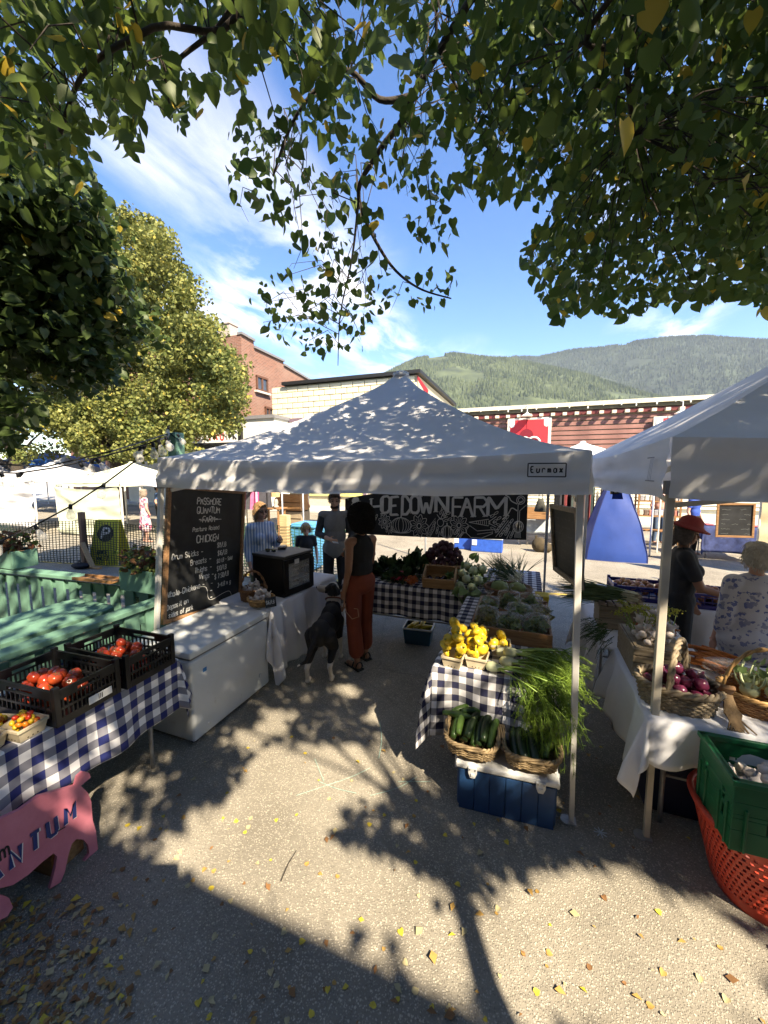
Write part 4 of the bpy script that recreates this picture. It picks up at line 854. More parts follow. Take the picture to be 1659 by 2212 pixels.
T('Pasture Raised', .30, .672, .04, .06, .72); T('CHICKEN', .35, .585, .068, .03, .74)
T('Drum Sticks -', .08, .475, .05, .06, .66); T('$8/LB', .62, .535, .045, .05, .66); T('Breasts -', .29, .415, .05, .07, .66); T('$16/LB', .63, .468, .045, .05, .62)
T('Thighs -', .34, .35, .05, .07, .66); T('$10 LB - Sold', .62, .405, .038, .09, .55); T('Wings -', .40, .29, .05, .07, .66); T('$10/LB', .63, .34, .045, .06, .62)
T('Whole Chickens -', .05, .205, .05, .075, .64); T('$ 7.50/LB', .60, .275, .045, .07, .60); T('-', .55, .225, .05); T('3-4LB Avg', .64, .20, .042, .09, .6); T('-', .55, .165, .05)
T('Deposit on', .05, .115, .045, .10, .62); T('sides of pork', .07, .055, .045, .09, .56); T('-', .55, .11, .05)
strip(mb, chaikin([(w_*.05, h_*.185), (w_*.3, h_*.215), (w_*.48, h_*.215), (w_*.51, h_*.17), (w_*.52, h_*.10), (w_*.58, h_*.085), (w_*.72, h_*.12), (w_*.82, h_*.13), (w_*.85, h_*.09), (w_*.85, h_*.05)], 2), .005, Mx, .0035)
T('$125', .09, .012, .038, .06, .6); T('$5.75 hung weight', .36, .008, .034, .11, .52); mb.build('chalk_writing', M_chalk, bd)
# right-hand board hanging inside the right leg
t, bd, Mx, w_, h_ = board('menu_board', 'narrow framed chalkboard hung beside the right front leg of the centre tent', gy(1189, 1088, 3.35), gy(1246, 1098, 2.75), gy(1197, 1230, 3.35)+Vector((0, -.02, 0)), fm=wood('grey_frame', (.20, .16, .12), (.34, .28, .21)))
for i in range(10):          # rubbed-out, unreadable chalk lines
    mb = MB(); x = .07
    while x < w_-.12:
        q = rnd.uniform(.03, .07); pts = [(x+q*u/7, h_-.10-i*.058+rnd.uniform(-.010, .012)) for u in range(8)]; strip(mb, chaikin(pts, 1), .003, Mx, zoff()); x += q+rnd.uniform(.012, .05)
    tag(mb.build('chalk_line', mat('faint_chalk', (.13, .14, .135), .95), bd), kind='stuff')
# ---------------------------------------------------------------- banner
M_ban = mat('black_banner', (.016, .016, .017), .5, .25, 4); M_ink = mat('banner_white', (.62, .61, .58), .7, .1)
BY_ = 5.24; tl, bl, tr, br_ = gy(745, 1078, BY_), gy(752, 1152, BY_), gy(1141, 1061, BY_), gy(1132, 1166, BY_)
t = thing('farm_banner', 'black farm banner with white block lettering and vegetable line drawings', 'banner', (0, BY_, 0))
def bz(x, f):
    u = (x-tl.x)/(tr.x-tl.x); top = tl.z+(tr.z-tl.z)*min(1, u/.33)**.8-.02*math.sin(PI*u); bot = bl.z+(br_.z-bl.z)*u-.015*math.sin(PI*u)
    return bot+(top-bot)*f
def bo(x, f): return .02*mnoise.noise((x*2.2, f*1.2, 3))+.010*mnoise.noise((x*6, f*3, 1))
V = []; nx_, nz_ = 60, 14
for j in range(nz_+1):
    for i in range(nx_+1):
        x = tl.x+(tr.x-tl.x)*i/nx_; V.append((x, bo(x, j/nz_), bz(x, j/nz_)))
mb = MB(); mb.add(V, [(j*(nx_+1)+i, j*(nx_+1)+i+1, (j+1)*(nx_+1)+i+1, (j+1)*(nx_+1)+i) for j in range(nz_) for i in range(nx_)]); bn = mb.build('sheet', M_ban, t, smooth=True)
inkz = [0]
def ink(mb, pts, w):                       # polyline in (x, f) banner space, following the cloth
    inkz[0] = (inkz[0]+1) % 50; o = -.003-inkz[0]*.00004; P = [(x, bz(x, f)) for x, f in pts]; k = len(P); vs = []
    for i in range(k):
        a = P[max(i-1, 0)]; b = P[min(i+1, k-1)]; l = math.hypot(b[0]-a[0], b[1]-a[1]) or 1; nx, nz = -(b[1]-a[1])/l*w/2, (b[0]-a[0])/l*w/2
        y = bo(pts[i][0], pts[i][1])+o; vs += [(P[i][0]+nx, y, P[i][1]+nz), (P[i][0]-nx, y, P[i][1]-nz)]
    mb.add(vs, [(2*i, 2*i+1, 2*i+3, 2*i+2) for i in range(k-1)])
def bx_(zx): return gy((1150+zx/2.765)*.6636, 1100, BY_).x
mb = MB(); hz = .30; spots = [('H', 165, 270, 0), ('O', 255, 330, .02), ('E', 340, 405, -.02), ('D', 440, 515, -.02), ('O', 520, 590, .02), ('W', 600, 720, 0), ('N', 745, 850, .06), ('F', 895, 985, -.03), ('A', 970, 1080, -.03), ('R', 1085, 1190, -.02), ('M', 1215, 1375, 0)]
for ch, a, b, dz_ in spots:
    xa, xb = bx_(a), bx_(b); fb = .50+dz_; ft = .88+dz_*.5
    for k_ in range(3):
        for st in GL[ch].split():
            p = [(int(st[i])/4, (int(st[i+1])-2)/6) for i in range(0, len(st)-1, 2)]; q = []
            for (ua, va), (ub, vb) in zip(p[:-1], p[1:]):
                for s in range(4): q.append((ua+(ub-ua)*s/4, va+(vb-va)*s/4))
            q.append(p[-1]); jx, jf = rnd.uniform(-.013, .013), rnd.uniform(-.016, .016)
            ink(mb, chaikin([(xa+(xb-xa)*u+jx, fb+(ft-fb)*v+jf) for u, v in q], 1), .023)
    for u in ((0, 1) if ch in 'HAMNRW' else (.15,)):
        vv = 1 if ch in 'W' else 0
        for v in ((0, 1) if ch in 'HN' else (vv,)):
            x = xa+(xb-xa)*u; ink(mb, [(x-.035, fb+(ft-fb)*v-.006), (x, fb+(ft-fb)*v+.004), (x+.035, fb+(ft-fb)*v)], .010)
mb.build('lettering', M_ink, bn)
def circ(cx, cf, rx, rf, n=18, a0=0, a1=2*PI): return [(cx+rx*math.cos(a), cf+rf*math.sin(a)) for a in np.linspace(a0, a1, n)]
art = MB(); lw = .0085; H_ = .55
def flower(cx, cf, r):
    n = 9; ink(art, [(cx+r*(1+.16*math.cos(n*a))*math.cos(a), cf+r/H_*(1+.16*math.cos(n*a))*math.sin(a)) for a in np.linspace(0, 2*PI, 64)], lw); ink(art, circ(cx, cf, r*.26, r*.26/H_), lw*1.4)
    for k_ in range(18): a = k_*PI/9; ink(art, [(cx+r*.38*math.cos(a), cf+r*.38/H_*math.sin(a)), (cx+r*.8*math.cos(a), cf+r*.8/H_*math.sin(a))], lw*.7)
def sprig(x0, f0, x1, f1, n=5):
    ink(art, [(x0, f0), (x1, f1)], lw); dx_, df_ = x1-x0, (f1-f0)*H_; l = math.hypot(dx_, df_); ux, uf = dx_/l, df_/l
    for k_ in range(1, n+1):
        for s in (-1, 1):
            bx0, bf0 = x0+dx_*k_/n, f0+(f1-f0)*k_/n; cx, cf = bx0+(ux*.02-s*uf*.035), bf0+(uf*.02+s*ux*.035)/H_
            ink(art, [(cx+.028*math.cos(a)*ux-.012*math.sin(a)*uf, cf+(.028*math.cos(a)*uf+.012*math.sin(a)*ux)/H_) for a in np.linspace(0, 2*PI, 14)], lw*.8)
flower(bx_(285), .32, .085); flower(bx_(593), .24, .12); flower(bx_(955), .28, .11); sprig(bx_(130), .10, bx_(190), .45); sprig(bx_(320), .02, bx_(325), .14, 2); sprig(bx_(1290), .05, bx_(1400), .40, 6); sprig(bx_(1390), .02, bx_(1420), .18, 3); sprig(bx_(770), .02, bx_(780), .14, 2); sprig(bx_(930), .02, bx_(960), .12, 3)
cx = bx_(430); ink(art, circ(cx, .24, .15, .17), lw); [ink(art, circ(cx, .24, .15*s, .17), lw*.8) for s in (.25, .55, .8)]; ink(art, [(cx, .40), (cx+.01, .50), (cx+.04, .54)], lw*2.2); ink(art, circ(cx, .13, .15, .06, 20, PI, 2*PI), lw)
cx = bx_(848); ink(art, circ(cx, .13, .075, .14), lw); [ink(art, circ(cx, .13, .075*s, .14), lw*.8) for s in (.35, .7)]; ink(art, [(cx, .26), (cx, .33)], lw*2)
xa, xb = bx_(665), bx_(742); ink(art, [(xa, .03), (xa+.03, .22), (xb, .42), (xb-.01, .20), (xa+.05, .02), (xa, .03)], lw)
for k_ in range(5): ink(art, circ(bx_(690)+k_*.018, .08+k_*.06, .013, .028, 10), lw*.7)
cx = bx_(788); ink(art, circ(cx, .33, .045, .085), lw); sprig(cx, .40, cx+.05, .58, 2); sprig(cx, .40, cx+.10, .46, 2); ink(art, [(cx, .40), (cx-.05, .5)], lw)
xa, xb = bx_(1045), bx_(1220); ink(art, [(xa, .35), (xb, .42), (xb+.02, .35), (xb, .28), (xa, .35)], lw); [ink(art, [(xa+(xb-xa)*u, .40*u+.35*(1-u)), (xa+(xb-xa)*u, .30*u+.35*(1-u))], lw*.7) for u in (.4, .5, .6, .7, .8, .9)]; sprig(xb, .36, xb+.10, .48, 2); sprig(xb, .34, xb+.10, .26, 2)
xa, xb = bx_(1025), bx_(1260); ink(art, [(xa, .20), (xa+.04, .28), (xa+.14, .17), (xb, .20), (xb, .12), (xa+.2, .02), (xa+.06, .03), (xa, .12), (xa, .20)], lw); ink(art, [(xa+.14, .10), (xb, .15)], lw*.7)
cx = bx_(1490); ink(art, circ(cx, .27, .062, .12), lw); [ink(art, circ(cx, .27, .062*s, .12), lw*.8) for s in (.3, .65)]; ink(art, [(cx-.01, .39), (cx-.01, .72), (cx+.03, .80)], lw); ink(art, [(cx+.01, .39), (cx+.012, .6), (cx+.09, .72)], lw); ink(art, circ(cx+.02, .82, .05, .085), lw); ink(art, circ(cx+.02, .82, .03, .05), lw)
ink(art, chaikin([(cx-.02, .74), (cx-.1, .80), (cx-.12, .88), (cx-.17, .92)], 2), lw*1.6); ink(art, chaikin([(cx-.02, .60), (cx-.09, .68), (cx-.12, .55), (cx-.17, .46), (cx-.2, .42)], 2), lw*1.6)
for k_ in range(6): ink(art, [(cx-.03+k_*.012, .15), (cx-.04+k_*.014, .08), (cx-.035+k_*.014, .04)], lw*.7)
art.build('vegetable_drawings', M_ink, bn)
mb = MB(); cx = bx_(20)
for (dx_, f, rx, rf) in ((.03, .78, .10, .10), (.0, .90, .06, .09)):
    pts = circ(cx+dx_, f, rx, rf, 20); vs = [(x, bo(x, q)-.006, bz(x, q)) for x, q in pts]; mb.add(vs, [tuple(range(len(vs)-1))])
for k_ in range(3): ink(mb, circ(cx+.03, .42, .13-k_*.02, .27-k_*.05, 24, -1.6, 1.3), .03)
mb.build('farmer_emblem', M_ink, bn)
mb = MB()
for u in (.02, .27, .5, .72, .98):
    x = tl.x+(tr.x-tl.x)*u; z = bz(x, .965); mb.tube([(x+.012*math.cos(a), bo(x, .96)-.004, z+.012*math.sin(a)) for a in np.linspace(0, 2*PI, 11)[:-1]], .003, 5, closed=True)
    mb.tube([(x, -.01, z+.01), (x, .02, bz(x, 1)+.12)], .002, 4)
mb.build('grommet', mat('brass', (.5, .45, .35), .3, metal=.8), bn)
# ---------------------------------------------------------------- containers
def slat_crate(name, label, w_, d_, h_, loc, rz, wd, nsl=3, th=.012, solid_end=True, top=None):
    t = thing(name, label, 'crate', loc, rz)
    sh = h_/nsl
    for s in (-1, 1):
        for i in range(nsl):
            mb = MB(); mb.box((0, s*(d_/2-th/2), sh*(i+.5)), (w_, th, sh*.86)); mb.build('slat', wd, t, bevel=.002)
        for i in range(1 if solid_end else nsl):
            mb = MB(); hh = h_ if solid_end else sh
            mb.box((s*(w_/2-th/2-.001), 0, hh*(i+.5) if not solid_end else h_/2), (th, d_-2*th-.002, hh*.96 if solid_end else hh*.86)); mb.build('end_panel' if solid_end else 'slat', wd, t, bevel=.002)
    for i in range(3):
        mb = MB(); mb.box((0, (i-1)*d_*.31, th/2+.001), (w_-2*th-.004, d_*.28, th)); mb.build('base_slat', wd, t)
    for sx in (-1, 1):
        for sy in (-1, 1):
            mb = MB(); mb.box((sx*(w_/2-th-.012), sy*(d_/2-th-.012), h_/2), (.02, .02, h_*.98)); mb.build('corner_post', wd, t)
    return t
W_new = wood('new_pine', (.34, .19, .085), (.50, .31, .15)); W_old = wood('weathered_crate', (.20, .155, .10), (.36, .29, .20)); W_brown = wood('brown_box', (.20, .095, .035), (.36, .19, .08))
def ring(rx, ry, z, n, pw=2., ph=0.):
    o = []
    for i in range(n):
        a = 2*PI*i/n+ph; c, s = math.cos(a), math.sin(a); o.append((rx*math.copysign(abs(c)**(2/pw), c), ry*math.copysign(abs(s)**(2/pw), s), z))
    return o
def wicker(name, label, loc, rz, rx, ry, h_, flare, matl, rows=9, pw=2., handle=0., group=None, rim=None, stakes=22, tilt=None, sr=.006, hdir=0., twist=False, front=1.):
    t = thing(name, label, 'basket', loc, rz, group, rot=(tilt[0], tilt[1], rz) if tilt else None)
    n = stakes*3; mb = MB()
    for r in range(rows):
        f = (r+.5)/rows; k = 1+flare*f; pts = ring(rx*k, ry*k, h_*f, n, pw)
        q = []
        for i, p in enumerate(pts):
            l = math.hypot(p[0], p[1]) or 1; o = sr*.75*math.cos(PI*i/1.5+r*PI); q.append((p[0]+p[0]/l*o, p[1]+p[1]/l*o, (p[2]+.002*math.sin(i*1.7+r))*(1-(1-front)*max(0, -p[1]/ry)*.9)))
        mb.tube(q, h_/rows*.56, 5, closed=True)
    mb.build('weave', matl, t, smooth=True)
    mb = MB(); pts0 = ring(rx, ry, .004, stakes, pw); pts1 = ring(rx*(1+flare), ry*(1+flare), h_, stakes, pw)
    for a, b in zip(pts0, pts1):
        b = (b[0], b[1], b[2]*(1-(1-front)*max(0, -b[1]/ry)*.9)); mb.tube([a, b], sr*.8, 4, caps=False)
    mb.add([(x, y, .006) for x, y, z in ring(rx*.99, ry*.99, 0, 24, pw)], [tuple(range(24))]); mb.build('stakes', matl, t, smooth=True)
    mb = MB(); k = 1+flare*1.02; nn = 64; base = ring(rx*k, ry*k, h_, nn, pw)
    for ph in (0, PI*2/3, PI*4/3):
        q = []
        for i, p in enumerate(base):
            l = math.hypot(p[0], p[1]) or 1; a = i*2*PI*10/nn+ph; rr = sr*1.5
            q.append((p[0]+p[0]/l*rr*math.cos(a), p[1]+p[1]/l*rr*math.cos(a), p[2]*(1-(1-front)*max(0, -p[1]/ry)*.9)+rr*math.sin(a)))
        mb.tube(q, sr*1.25, 6, closed=True)
    mb.build('rim', rim or matl, t, smooth=True)
    if handle:
        mb = MB()
        for ph in ((0, PI*2/3, PI*4/3) if twist else (0, PI)):
            q = []
            for i in range(41):
                a = PI*i/40; u = math.cos(a)*rx*k; z = h_-.02+math.sin(a)*handle; rr = sr*1.3; b = i*.75+ph
                q.append((u*math.cos(hdir)+rr*math.cos(b)*math.sin(hdir), u*math.sin(hdir)*ry/rx+rr*math.cos(b)*math.cos(hdir), z+rr*math.sin(b)))
            mb.tube(q, sr*1.2, 6)
        mb.build('handle', rim or matl, t, smooth=True)
    return t
K_tan = mat('wicker_tan', (.42, .25, .10), .6, .35, 30); K_brn = mat('wicker_brown', (.20, .095, .04), .6, .4, 30); K_wil = mat('willow', (.27, .18, .09), .65, .4, 30, hue=(.40, .29, .16)); K_gry = mat('grey_willow', (.20, .155, .10), .65, .35, 30, hue=(.36, .29, .20))
def vented_crate(name, label, w_, d_, h_, loc, rz, matl, nb=14, cat='crate', top_rail=.022, taper=0., group=None):
    t = thing(name, label, cat, loc, rz, group)
    mb = MB(); mb.box((0, 0, .006), (w_-.02, d_-.02, .012)); mb.build('base', matl, t)
    for s in (-1, 1):
        for ax in (0, 1):
            L_, o_ = (w_, d_) if ax == 0 else (d_, w_); Mx = Matrix.Translation((0, s*(o_/2-.006), 0)) if ax == 0 else Matrix.Rotation(PI/2, 4, 'Z') @ Matrix.Translation((0, s*(o_/2-.006), 0))
            mb = MB(); e = L_-.002 if ax == 0 else L_-.028
            mb.box((0, 0, h_-top_rail/2), (e, .014, top_rail), M=Mx); mb.box((0, 0, .02), (e, .012, .04), M=Mx)
            for (za, zb, nn) in ((.04, h_*.42, nb), (h_*.48, h_*.72, nb)):
                for i in range(nn+1): mb.box(((i/nn-.5)*(e-.01), 0, (za+zb)/2), (.007, .008, zb-za+.004), M=Mx)
            mb.box((0, 0, h_*.45), (e, .01, h_*.065), M=Mx); mb.box((0, 0, h_*.75), (e, .01, h_*.05), M=Mx)
            for i in (-1, 1): mb.box((i*e*.34, 0, (h_*.77+h_-top_rail)/2), (e*.30, .009, h_*.23-top_rail+.004), M=Mx)
            mb.build('slotted_side', matl, t)
    for sx in (-1, 1):
        for sy in (-1, 1):
            mb = MB(); mb.box((sx*(w_/2-.012), sy*(d_/2-.012), h_/2+.01), (.03, .03, h_+.02)); mb.build('corner_post', matl, t, bevel=.004)
    return t
M_blkp = mat('black_crate_plastic', (.008, .008, .009), .38, .3)
vented_crate('tomato_crate', 'black slotted crate of tomatoes nearer the front of the left table', .53, .345, .19, (-2.475, 1.295, .747), .06, M_blkp)
vented_crate('tomato_crate', 'black slotted crate of tomatoes nearer the freezer', .53, .345, .19, (-2.475, 1.675, .747), .03, M_blkp)
t = thing('crate_label', 'white paper label on the side of the front tomato crate', 'label', (-2.205, 1.36, .80)); mb = MB(); mb.box((0, 0, 0), (.002, .13, .042), rz=.06); mb.build('paper', mat('paper_white', (.7, .7, .68), .8), t)
mb = MB(); [mb.box((.0015, -.055+.009*i, .0), (.001, .0035, .03)) for i in range(8)]; mb.build('barcode', M_black, t)
# ---------------------------------------------------------------- produce prototypes
def proto(mb, name, m, smooth=True, sub=0):
    o = mb.build(name, m, smooth=smooth); 
    return o
def scatter(o, spots, label, cat, group, first=[None]):
    """spots: (x, y, z, rx, ry, rz, scale)"""
    for i, s in enumerate(spots):
        c = o if not o.get('used') else dupe(o)
        if not o.get('used'): o['used'] = 1
        c.location = s[:3]; c.rotation_euler = s[3:6]; c.scale = (s[6],)*3; tag(c, label, cat, group)
def clean(o):
    if 'used' in o: del o['used']
def heap(cx, cy, z, rx, ry, n, r, rs, layers=3, rz=0., tilt=.4, peak=1.):
    """spheres of radius r piled in an ellipse; accept by simple dropping"""
    P = []; tries = 0
    while len(P) < n and tries < 4000:
        tries += 1; a, q = rs.random()*2*PI, math.sqrt(rs.random()); x, y = q*math.cos(a), q*math.sin(a); X, Y = x*rx, y*ry
        zz = r*.9
        for p in P:
            d2 = (p[0]-X)**2+(p[1]-Y)**2; D = 1.86*r
            if d2 < D*D: zz = max(zz, p[2]+math.sqrt(D*D-d2))
        if zz > r*(.95+1.75*layers*(1-peak*q*q*.85)): continue
        P.append((X, Y, zz))
    out = []; c, s = math.cos(rz), math.sin(rz)
    for X, Y, zz in P: out.append((cx+X*c-Y*s, cy+X*s+Y*c, z+zz, rs.uniform(-tilt, tilt)*3, rs.uniform(-tilt, tilt)*3, rs.uniform(0, 6), rs.uniform(.86, 1.1)))
    return out
rs = random.Random(21)
M_tom = mat('tomato_red', (.42, .022, .012), .22, .35, 6, spec=.5, hue=(.52, .09, .03)); M_stem = mat('green_stem', (.06, .11, .03), .6, .3)
def tomato(r=.036):
    mb = MB(); mb.lathe([(0, -r*.82), (r*.45, -r*.78), (r*.85, -r*.45), (r, 0), (r*.9, r*.45), (r*.55, r*.74), (r*.2, r*.78), (0, r*.70)], 14, wob=lambda a, i: 1+.025*math.cos(5*a)); 
    for k in range(5): a = k*1.257; mb.add([(0, 0, r*.76), (r*.42*math.cos(a-.2), r*.42*math.sin(a-.2), r*.80), (r*.5*math.cos(a), r*.5*math.sin(a), r*.86), (r*.42*math.cos(a+.2), r*.42*math.sin(a+.2), r*.80)], [(0, 1, 2, 3)], 1)
    return mb.build('tomato', [M_tom, M_stem], smooth=True)
o = tomato(); scatter(o, heap(-2.49, 1.295, .76, .20, .125, 34, .037, rs, 2), 'ripe red tomato in the front black crate', 'tomato', 'tomatoes in the front crate'); clean(o)
o2 = tomato(); scatter(o2, heap(-2.47, 1.675, .76, .20, .125, 30, .037, rs, 2), 'ripe red tomato in the crate next to the freezer', 'tomato', 'tomatoes in the rear crate'); clean(o2)
M_pulp = mat('pulp_basket', (.50, .42, .29), .85, .12, 20)
def punnet(label, loc, rz, w_=.12, h_=.075, group=None, cat='basket', name='berry_basket'):
    t = thing(name, label, cat, loc, rz, group); k = 1.28; b = w_/2; a = b*k; mb = MB(); th = .93
    o = [(-b, -b, 0), (b, -b, 0), (b, b, 0), (-b, b, 0)]; p = [(-a, -a, h_), (a, -a, h_), (a, a, h_), (-a, a, h_)]
    i_ = [(x*th, y*th, h_) for x, y, z in p]; j_ = [(x*th, y*th, .003) for x, y, z in o]
    mb.add(o+p+i_+j_, [(3, 2, 1, 0)]+[(q, (q+1) % 4, (q+1) % 4+4, q+4) for q in range(4)]+[(q+4, (q+1) % 4+4, (q+1) % 4+8, q+8) for q in range(4)]+[(q+8, (q+1) % 4+8, (q+1) % 4+12, q+12) for q in range(4)]+[(12, 13, 14, 15)]); mb.build('tub', M_pulp, t)
    mb = MB()
    for q in range(4): x0, y0, z0 = p[q]; x1, y1, z1 = p[(q+1) % 4]; mb.bar((x0, y0, z0-.008), (x1, y1, z1-.008), .006, .016)
    mb.build('rim', M_pulp, t, bevel=.002); mb = MB()
    for q in range(4):
        x0, y0, _ = o[q]; x1, y1, _ = o[(q+1) % 4]
        for u in (.3, .5, .7): mb.box((x0+(x1-x0)*u, y0+(y1-y0)*u, .014), (.006, .006, .012))
    mb.build('vent_slot', mat('slot_dark', (.05, .04, .03), .9), t); return t
M_cher = [mat('cherry_red', (.42, .03, .012), .25, .2), mat('cherry_yellow', (.55, .36, .03), .25, .25), mat('cherry_orange', (.52, .15, .015), .25, .2)]
cherry = []
for m_ in M_cher:
    mb = MB(); mb.ell((0, 0, 0), (.0125, .0125, .016), 0, 10, 7); cherry.append(mb.build('cherry_tomato', m_, smooth=True))
for bi, (x, y, z, nm) in enumerate(((-2.30, 1.055, .747, 'pulp basket of cherry tomatoes beside the front tomato crate'), (-2.43, 1.00, .747, 'pulp basket of cherry tomatoes on the outer left behind another basket'), (-2.33, .905, .747, 'pulp basket of cherry tomatoes cropped by the left edge'))):
    punnet(nm, (x, y, z), .1+.2*bi, .105, .07)
    for s in heap(x, y, z+.03, .05, .05, 34, .0135, rs, 3, peak=.6):
        o = cherry[rs.choice((0, 1, 1, 2))]; scatter(o, [s], 'small cherry tomato in a pulp basket on the left table', 'cherry tomato', 'cherry tomatoes in the pulp baskets')
for o in cherry: clean(o)
# ================================================================= PRODUCE AND GOODS, RIGHT OF THE TENT
M_pat = mat('pattypan_yellow', (.66, .43, .02), .35, .2, 18, hue=(.70, .52, .06)); M_patd = mat('squash_stem', (.16, .2, .05), .6)
mb = MB(); mb.lathe([(0, -.022), (.016, -.022), (.034, -.010), (.041, .0), (.036, .010), (.020, .024), (.008, .026), (0, .025)], 20, wob=lambda a, i: 1+(.07 if 1 < i < 5 else .02)*math.cos(9*a)); mb.lathe([(.007, .022), (.005, .04), (0, .041)], 8, m=1)
pat = mb.build('pattypan_squash', [M_pat, M_patd], smooth=True)
for i, (x, y, nm) in enumerate(((-.425, 2.505, 'pulp basket of yellow pattypan squash at the front left corner of the gingham table'), (-.275, 2.55, 'pulp basket of yellow pattypan squash next to the fennel bulbs'), (-.445, 2.665, 'overfilled pulp basket of pattypan squash behind the front left one'), (-.295, 2.70, 'overfilled pulp basket of pattypan squash behind the second one'), (-.14, 2.80, 'half-full pulp basket of pattypan squash against the wooden tray'))):
    punnet(nm, (x, y, .745), .05*(i-2), .108, .078); rs = random.Random(40+i)
    sp = heap(x, y, .785, .062, .062, 12 if i < 4 else 5, .034, rs, 3 if i < 4 else 1, tilt=.5, peak=.5)
    scatter(pat, sp, ['yellow pattypan squash heaped in the front left pulp basket', 'yellow pattypan squash in the basket nearest the fennel bulbs', 'yellow pattypan squash in the rear left heap', 'yellow pattypan squash in the rear heap beside the tray', 'yellow pattypan squash in the half-full basket'][i], 'squash', 'pattypan squash in pulp basket %s' % 'abcde'[i])
clean(pat)
# wooden tray with bags of greens
t = thing('wooden_tray', 'long brown wooden tray holding clear bags of salad greens', 'tray', (-.085, 3.36, .745)); tw, td = .60, .78
for nm, c, d in (('front_board', (0, -td/2, .055), (tw, .018, .11)), ('back_board', (0, td/2, .055), (tw, .018, .11)), ('side_board', (-tw/2+.009, 0, .05), (.018, td-.02, .10)), ('side_board', (tw/2-.009, 0, .05), (.018, td-.02, .10)), ('divider', (-.02, .10, .045), (tw-.04, .014, .09)), ('base', (0, 0, .008), (tw-.04, td-.02, .012))):
    mb = MB(); mb.box(c, d); mb.build(nm, W_brown, t, bevel=.003)
def plastic():
    m = bpy.data.materials.new('clear_bag'); m.use_nodes = True; t = m.node_tree; b = t.nodes['Principled BSDF']; b.inputs['Base Color'].default_value = (.85, .88, .9, 1); b.inputs['Roughness'].default_value = .10; b.inputs['Specular IOR Level'].default_value = .7
    tr = t.nodes.new('ShaderNodeBsdfTransparent'); ms = t.nodes.new('ShaderNodeMixShader'); fr = t.nodes.new('ShaderNodeLayerWeight'); fr.inputs[0].default_value = .35
    tcn = t.nodes.new('ShaderNodeTexCoord'); nz = t.nodes.new('ShaderNodeTexNoise'); nz.inputs['Scale'].default_value = 15; nz.inputs['Detail'].default_value = 3; nz.inputs['Distortion'].default_value = 1.2; t.links.new(tcn.outputs['Object'], nz.inputs['Vector'])
    bp = t.nodes.new('ShaderNodeBump'); bp.inputs['Strength'].default_value = .9; bp.inputs['Distance'].default_value = .02; t.links.new(nz.outputs[0], bp.inputs['Height']); t.links.new(bp.outputs[0], b.inputs['Normal']); t.links.new(bp.outputs[0], fr.inputs['Normal'])
    mr = t.nodes.new('ShaderNodeMapRange'); mr.inputs[3].default_value = .07; mr.inputs[4].default_value = .5; t.links.new(fr.outputs['Facing'], mr.inputs[0])
    t.links.new(mr.outputs[0], ms.inputs[0]); t.links.new(tr.outputs[0], ms.inputs[1]); t.links.new(b.outputs[0], ms.inputs[2]); t.links.new(ms.outputs[0], t.nodes['Material Output'].inputs[0]); return m
M_bag = plastic(); M_grn1 = leafmat('salad_leaf', (.06, .13, .025), (.22, .32, .09), .25, .5, 14); M_grn2 = leafmat('salad_leaf_yellow', (.14, .16, .03), (.32, .29, .08), .25, .5, 14)
def blades(n, R_, size, tplt=_lt, tf=_lf, droop=.0):
    d = nr.normal(size=(n, 3)); d /= np.linalg.norm(d, axis=1)[:, None]; P = d*(nr.random((n, 1))**.5)*np.array(R_)*.8
    return leaves_geo(P, size*(.6+.8*nr.random(n)), tplt, tf, droop)
def bag(label, loc, r, h_, g, seed):
    t = thing('salad_bag', label, 'bag', loc); rs = random.Random(seed); n, k = 30, 16; V = []
    for j in range(k+1):
        f = j/k; rr = r*(math.sin(PI*min(1, f*.80+.10))**.55) if f < .78 else r*(.30-.25*(f-.78)/.12 if f < .90 else .08+.35*(f-.90)/.10)
        for i in range(n):
            a = 2*PI*i/n; q = rr*(1+.10*mnoise.noise((math.cos(a)*2.2+seed, math.sin(a)*2.2, f*4))+.05*mnoise.noise((math.cos(a)*7+seed, math.sin(a)*7, f*9))+(.22*math.cos(9*a+seed)*max(0, f-.5)))
            V.append((q*math.cos(a), q*math.sin(a)*.9, h_*f+.0))
    mb = MB(); mb.add(V, [(j*n+i, j*n+(i+1) % n, (j+1)*n+(i+1) % n, (j+1)*n+i) for j in range(k) for i in range(n)]+[tuple(range(n-1, -1, -1))]); mb.build('plastic', M_bag, t, smooth=True)
    V, F, _ = blades(110, (r*.86, r*.80, h_*.36), .055); V += np.array((0, 0, h_*.40)); o = bpy.data.objects.new('greens', fastmesh('greens', V, F, [g], None, True)); col.objects.link(o); o.parent = t; tag(o, kind='stuff')
for i, (x, y, r, h_, g, nm) in enumerate(((-.27, 3.13, .095, .25, M_grn2, 'bag of yellowish greens at the near left of the tray'), (-.095, 3.12, .105, .21, M_grn1, 'shiny bag of salad in the middle front of the tray'), (.105, 3.14, .105, .22, M_grn1, 'bag of salad at the near right corner of the tray'), (-.28, 3.42, .09, .24, M_grn1, 'bag of greens at the left side of the tray behind the yellowish one'), (-.12, 3.58, .10, .27, M_grn1, 'tall bag of dark greens at the back of the tray near the cabbage basket'), (.06, 3.60, .10, .25, M_grn1, 'bag of greens at the back right of the tray'), (-.03, 3.36, .095, .23, M_grn1, 'bag of greens in the centre of the tray'), (.14, 3.40, .09, .21, M_grn2, 'bag of greens at the right side of the tray'))): bag(nm, (x, y, .762), r, h_, g, i*3.7+1)
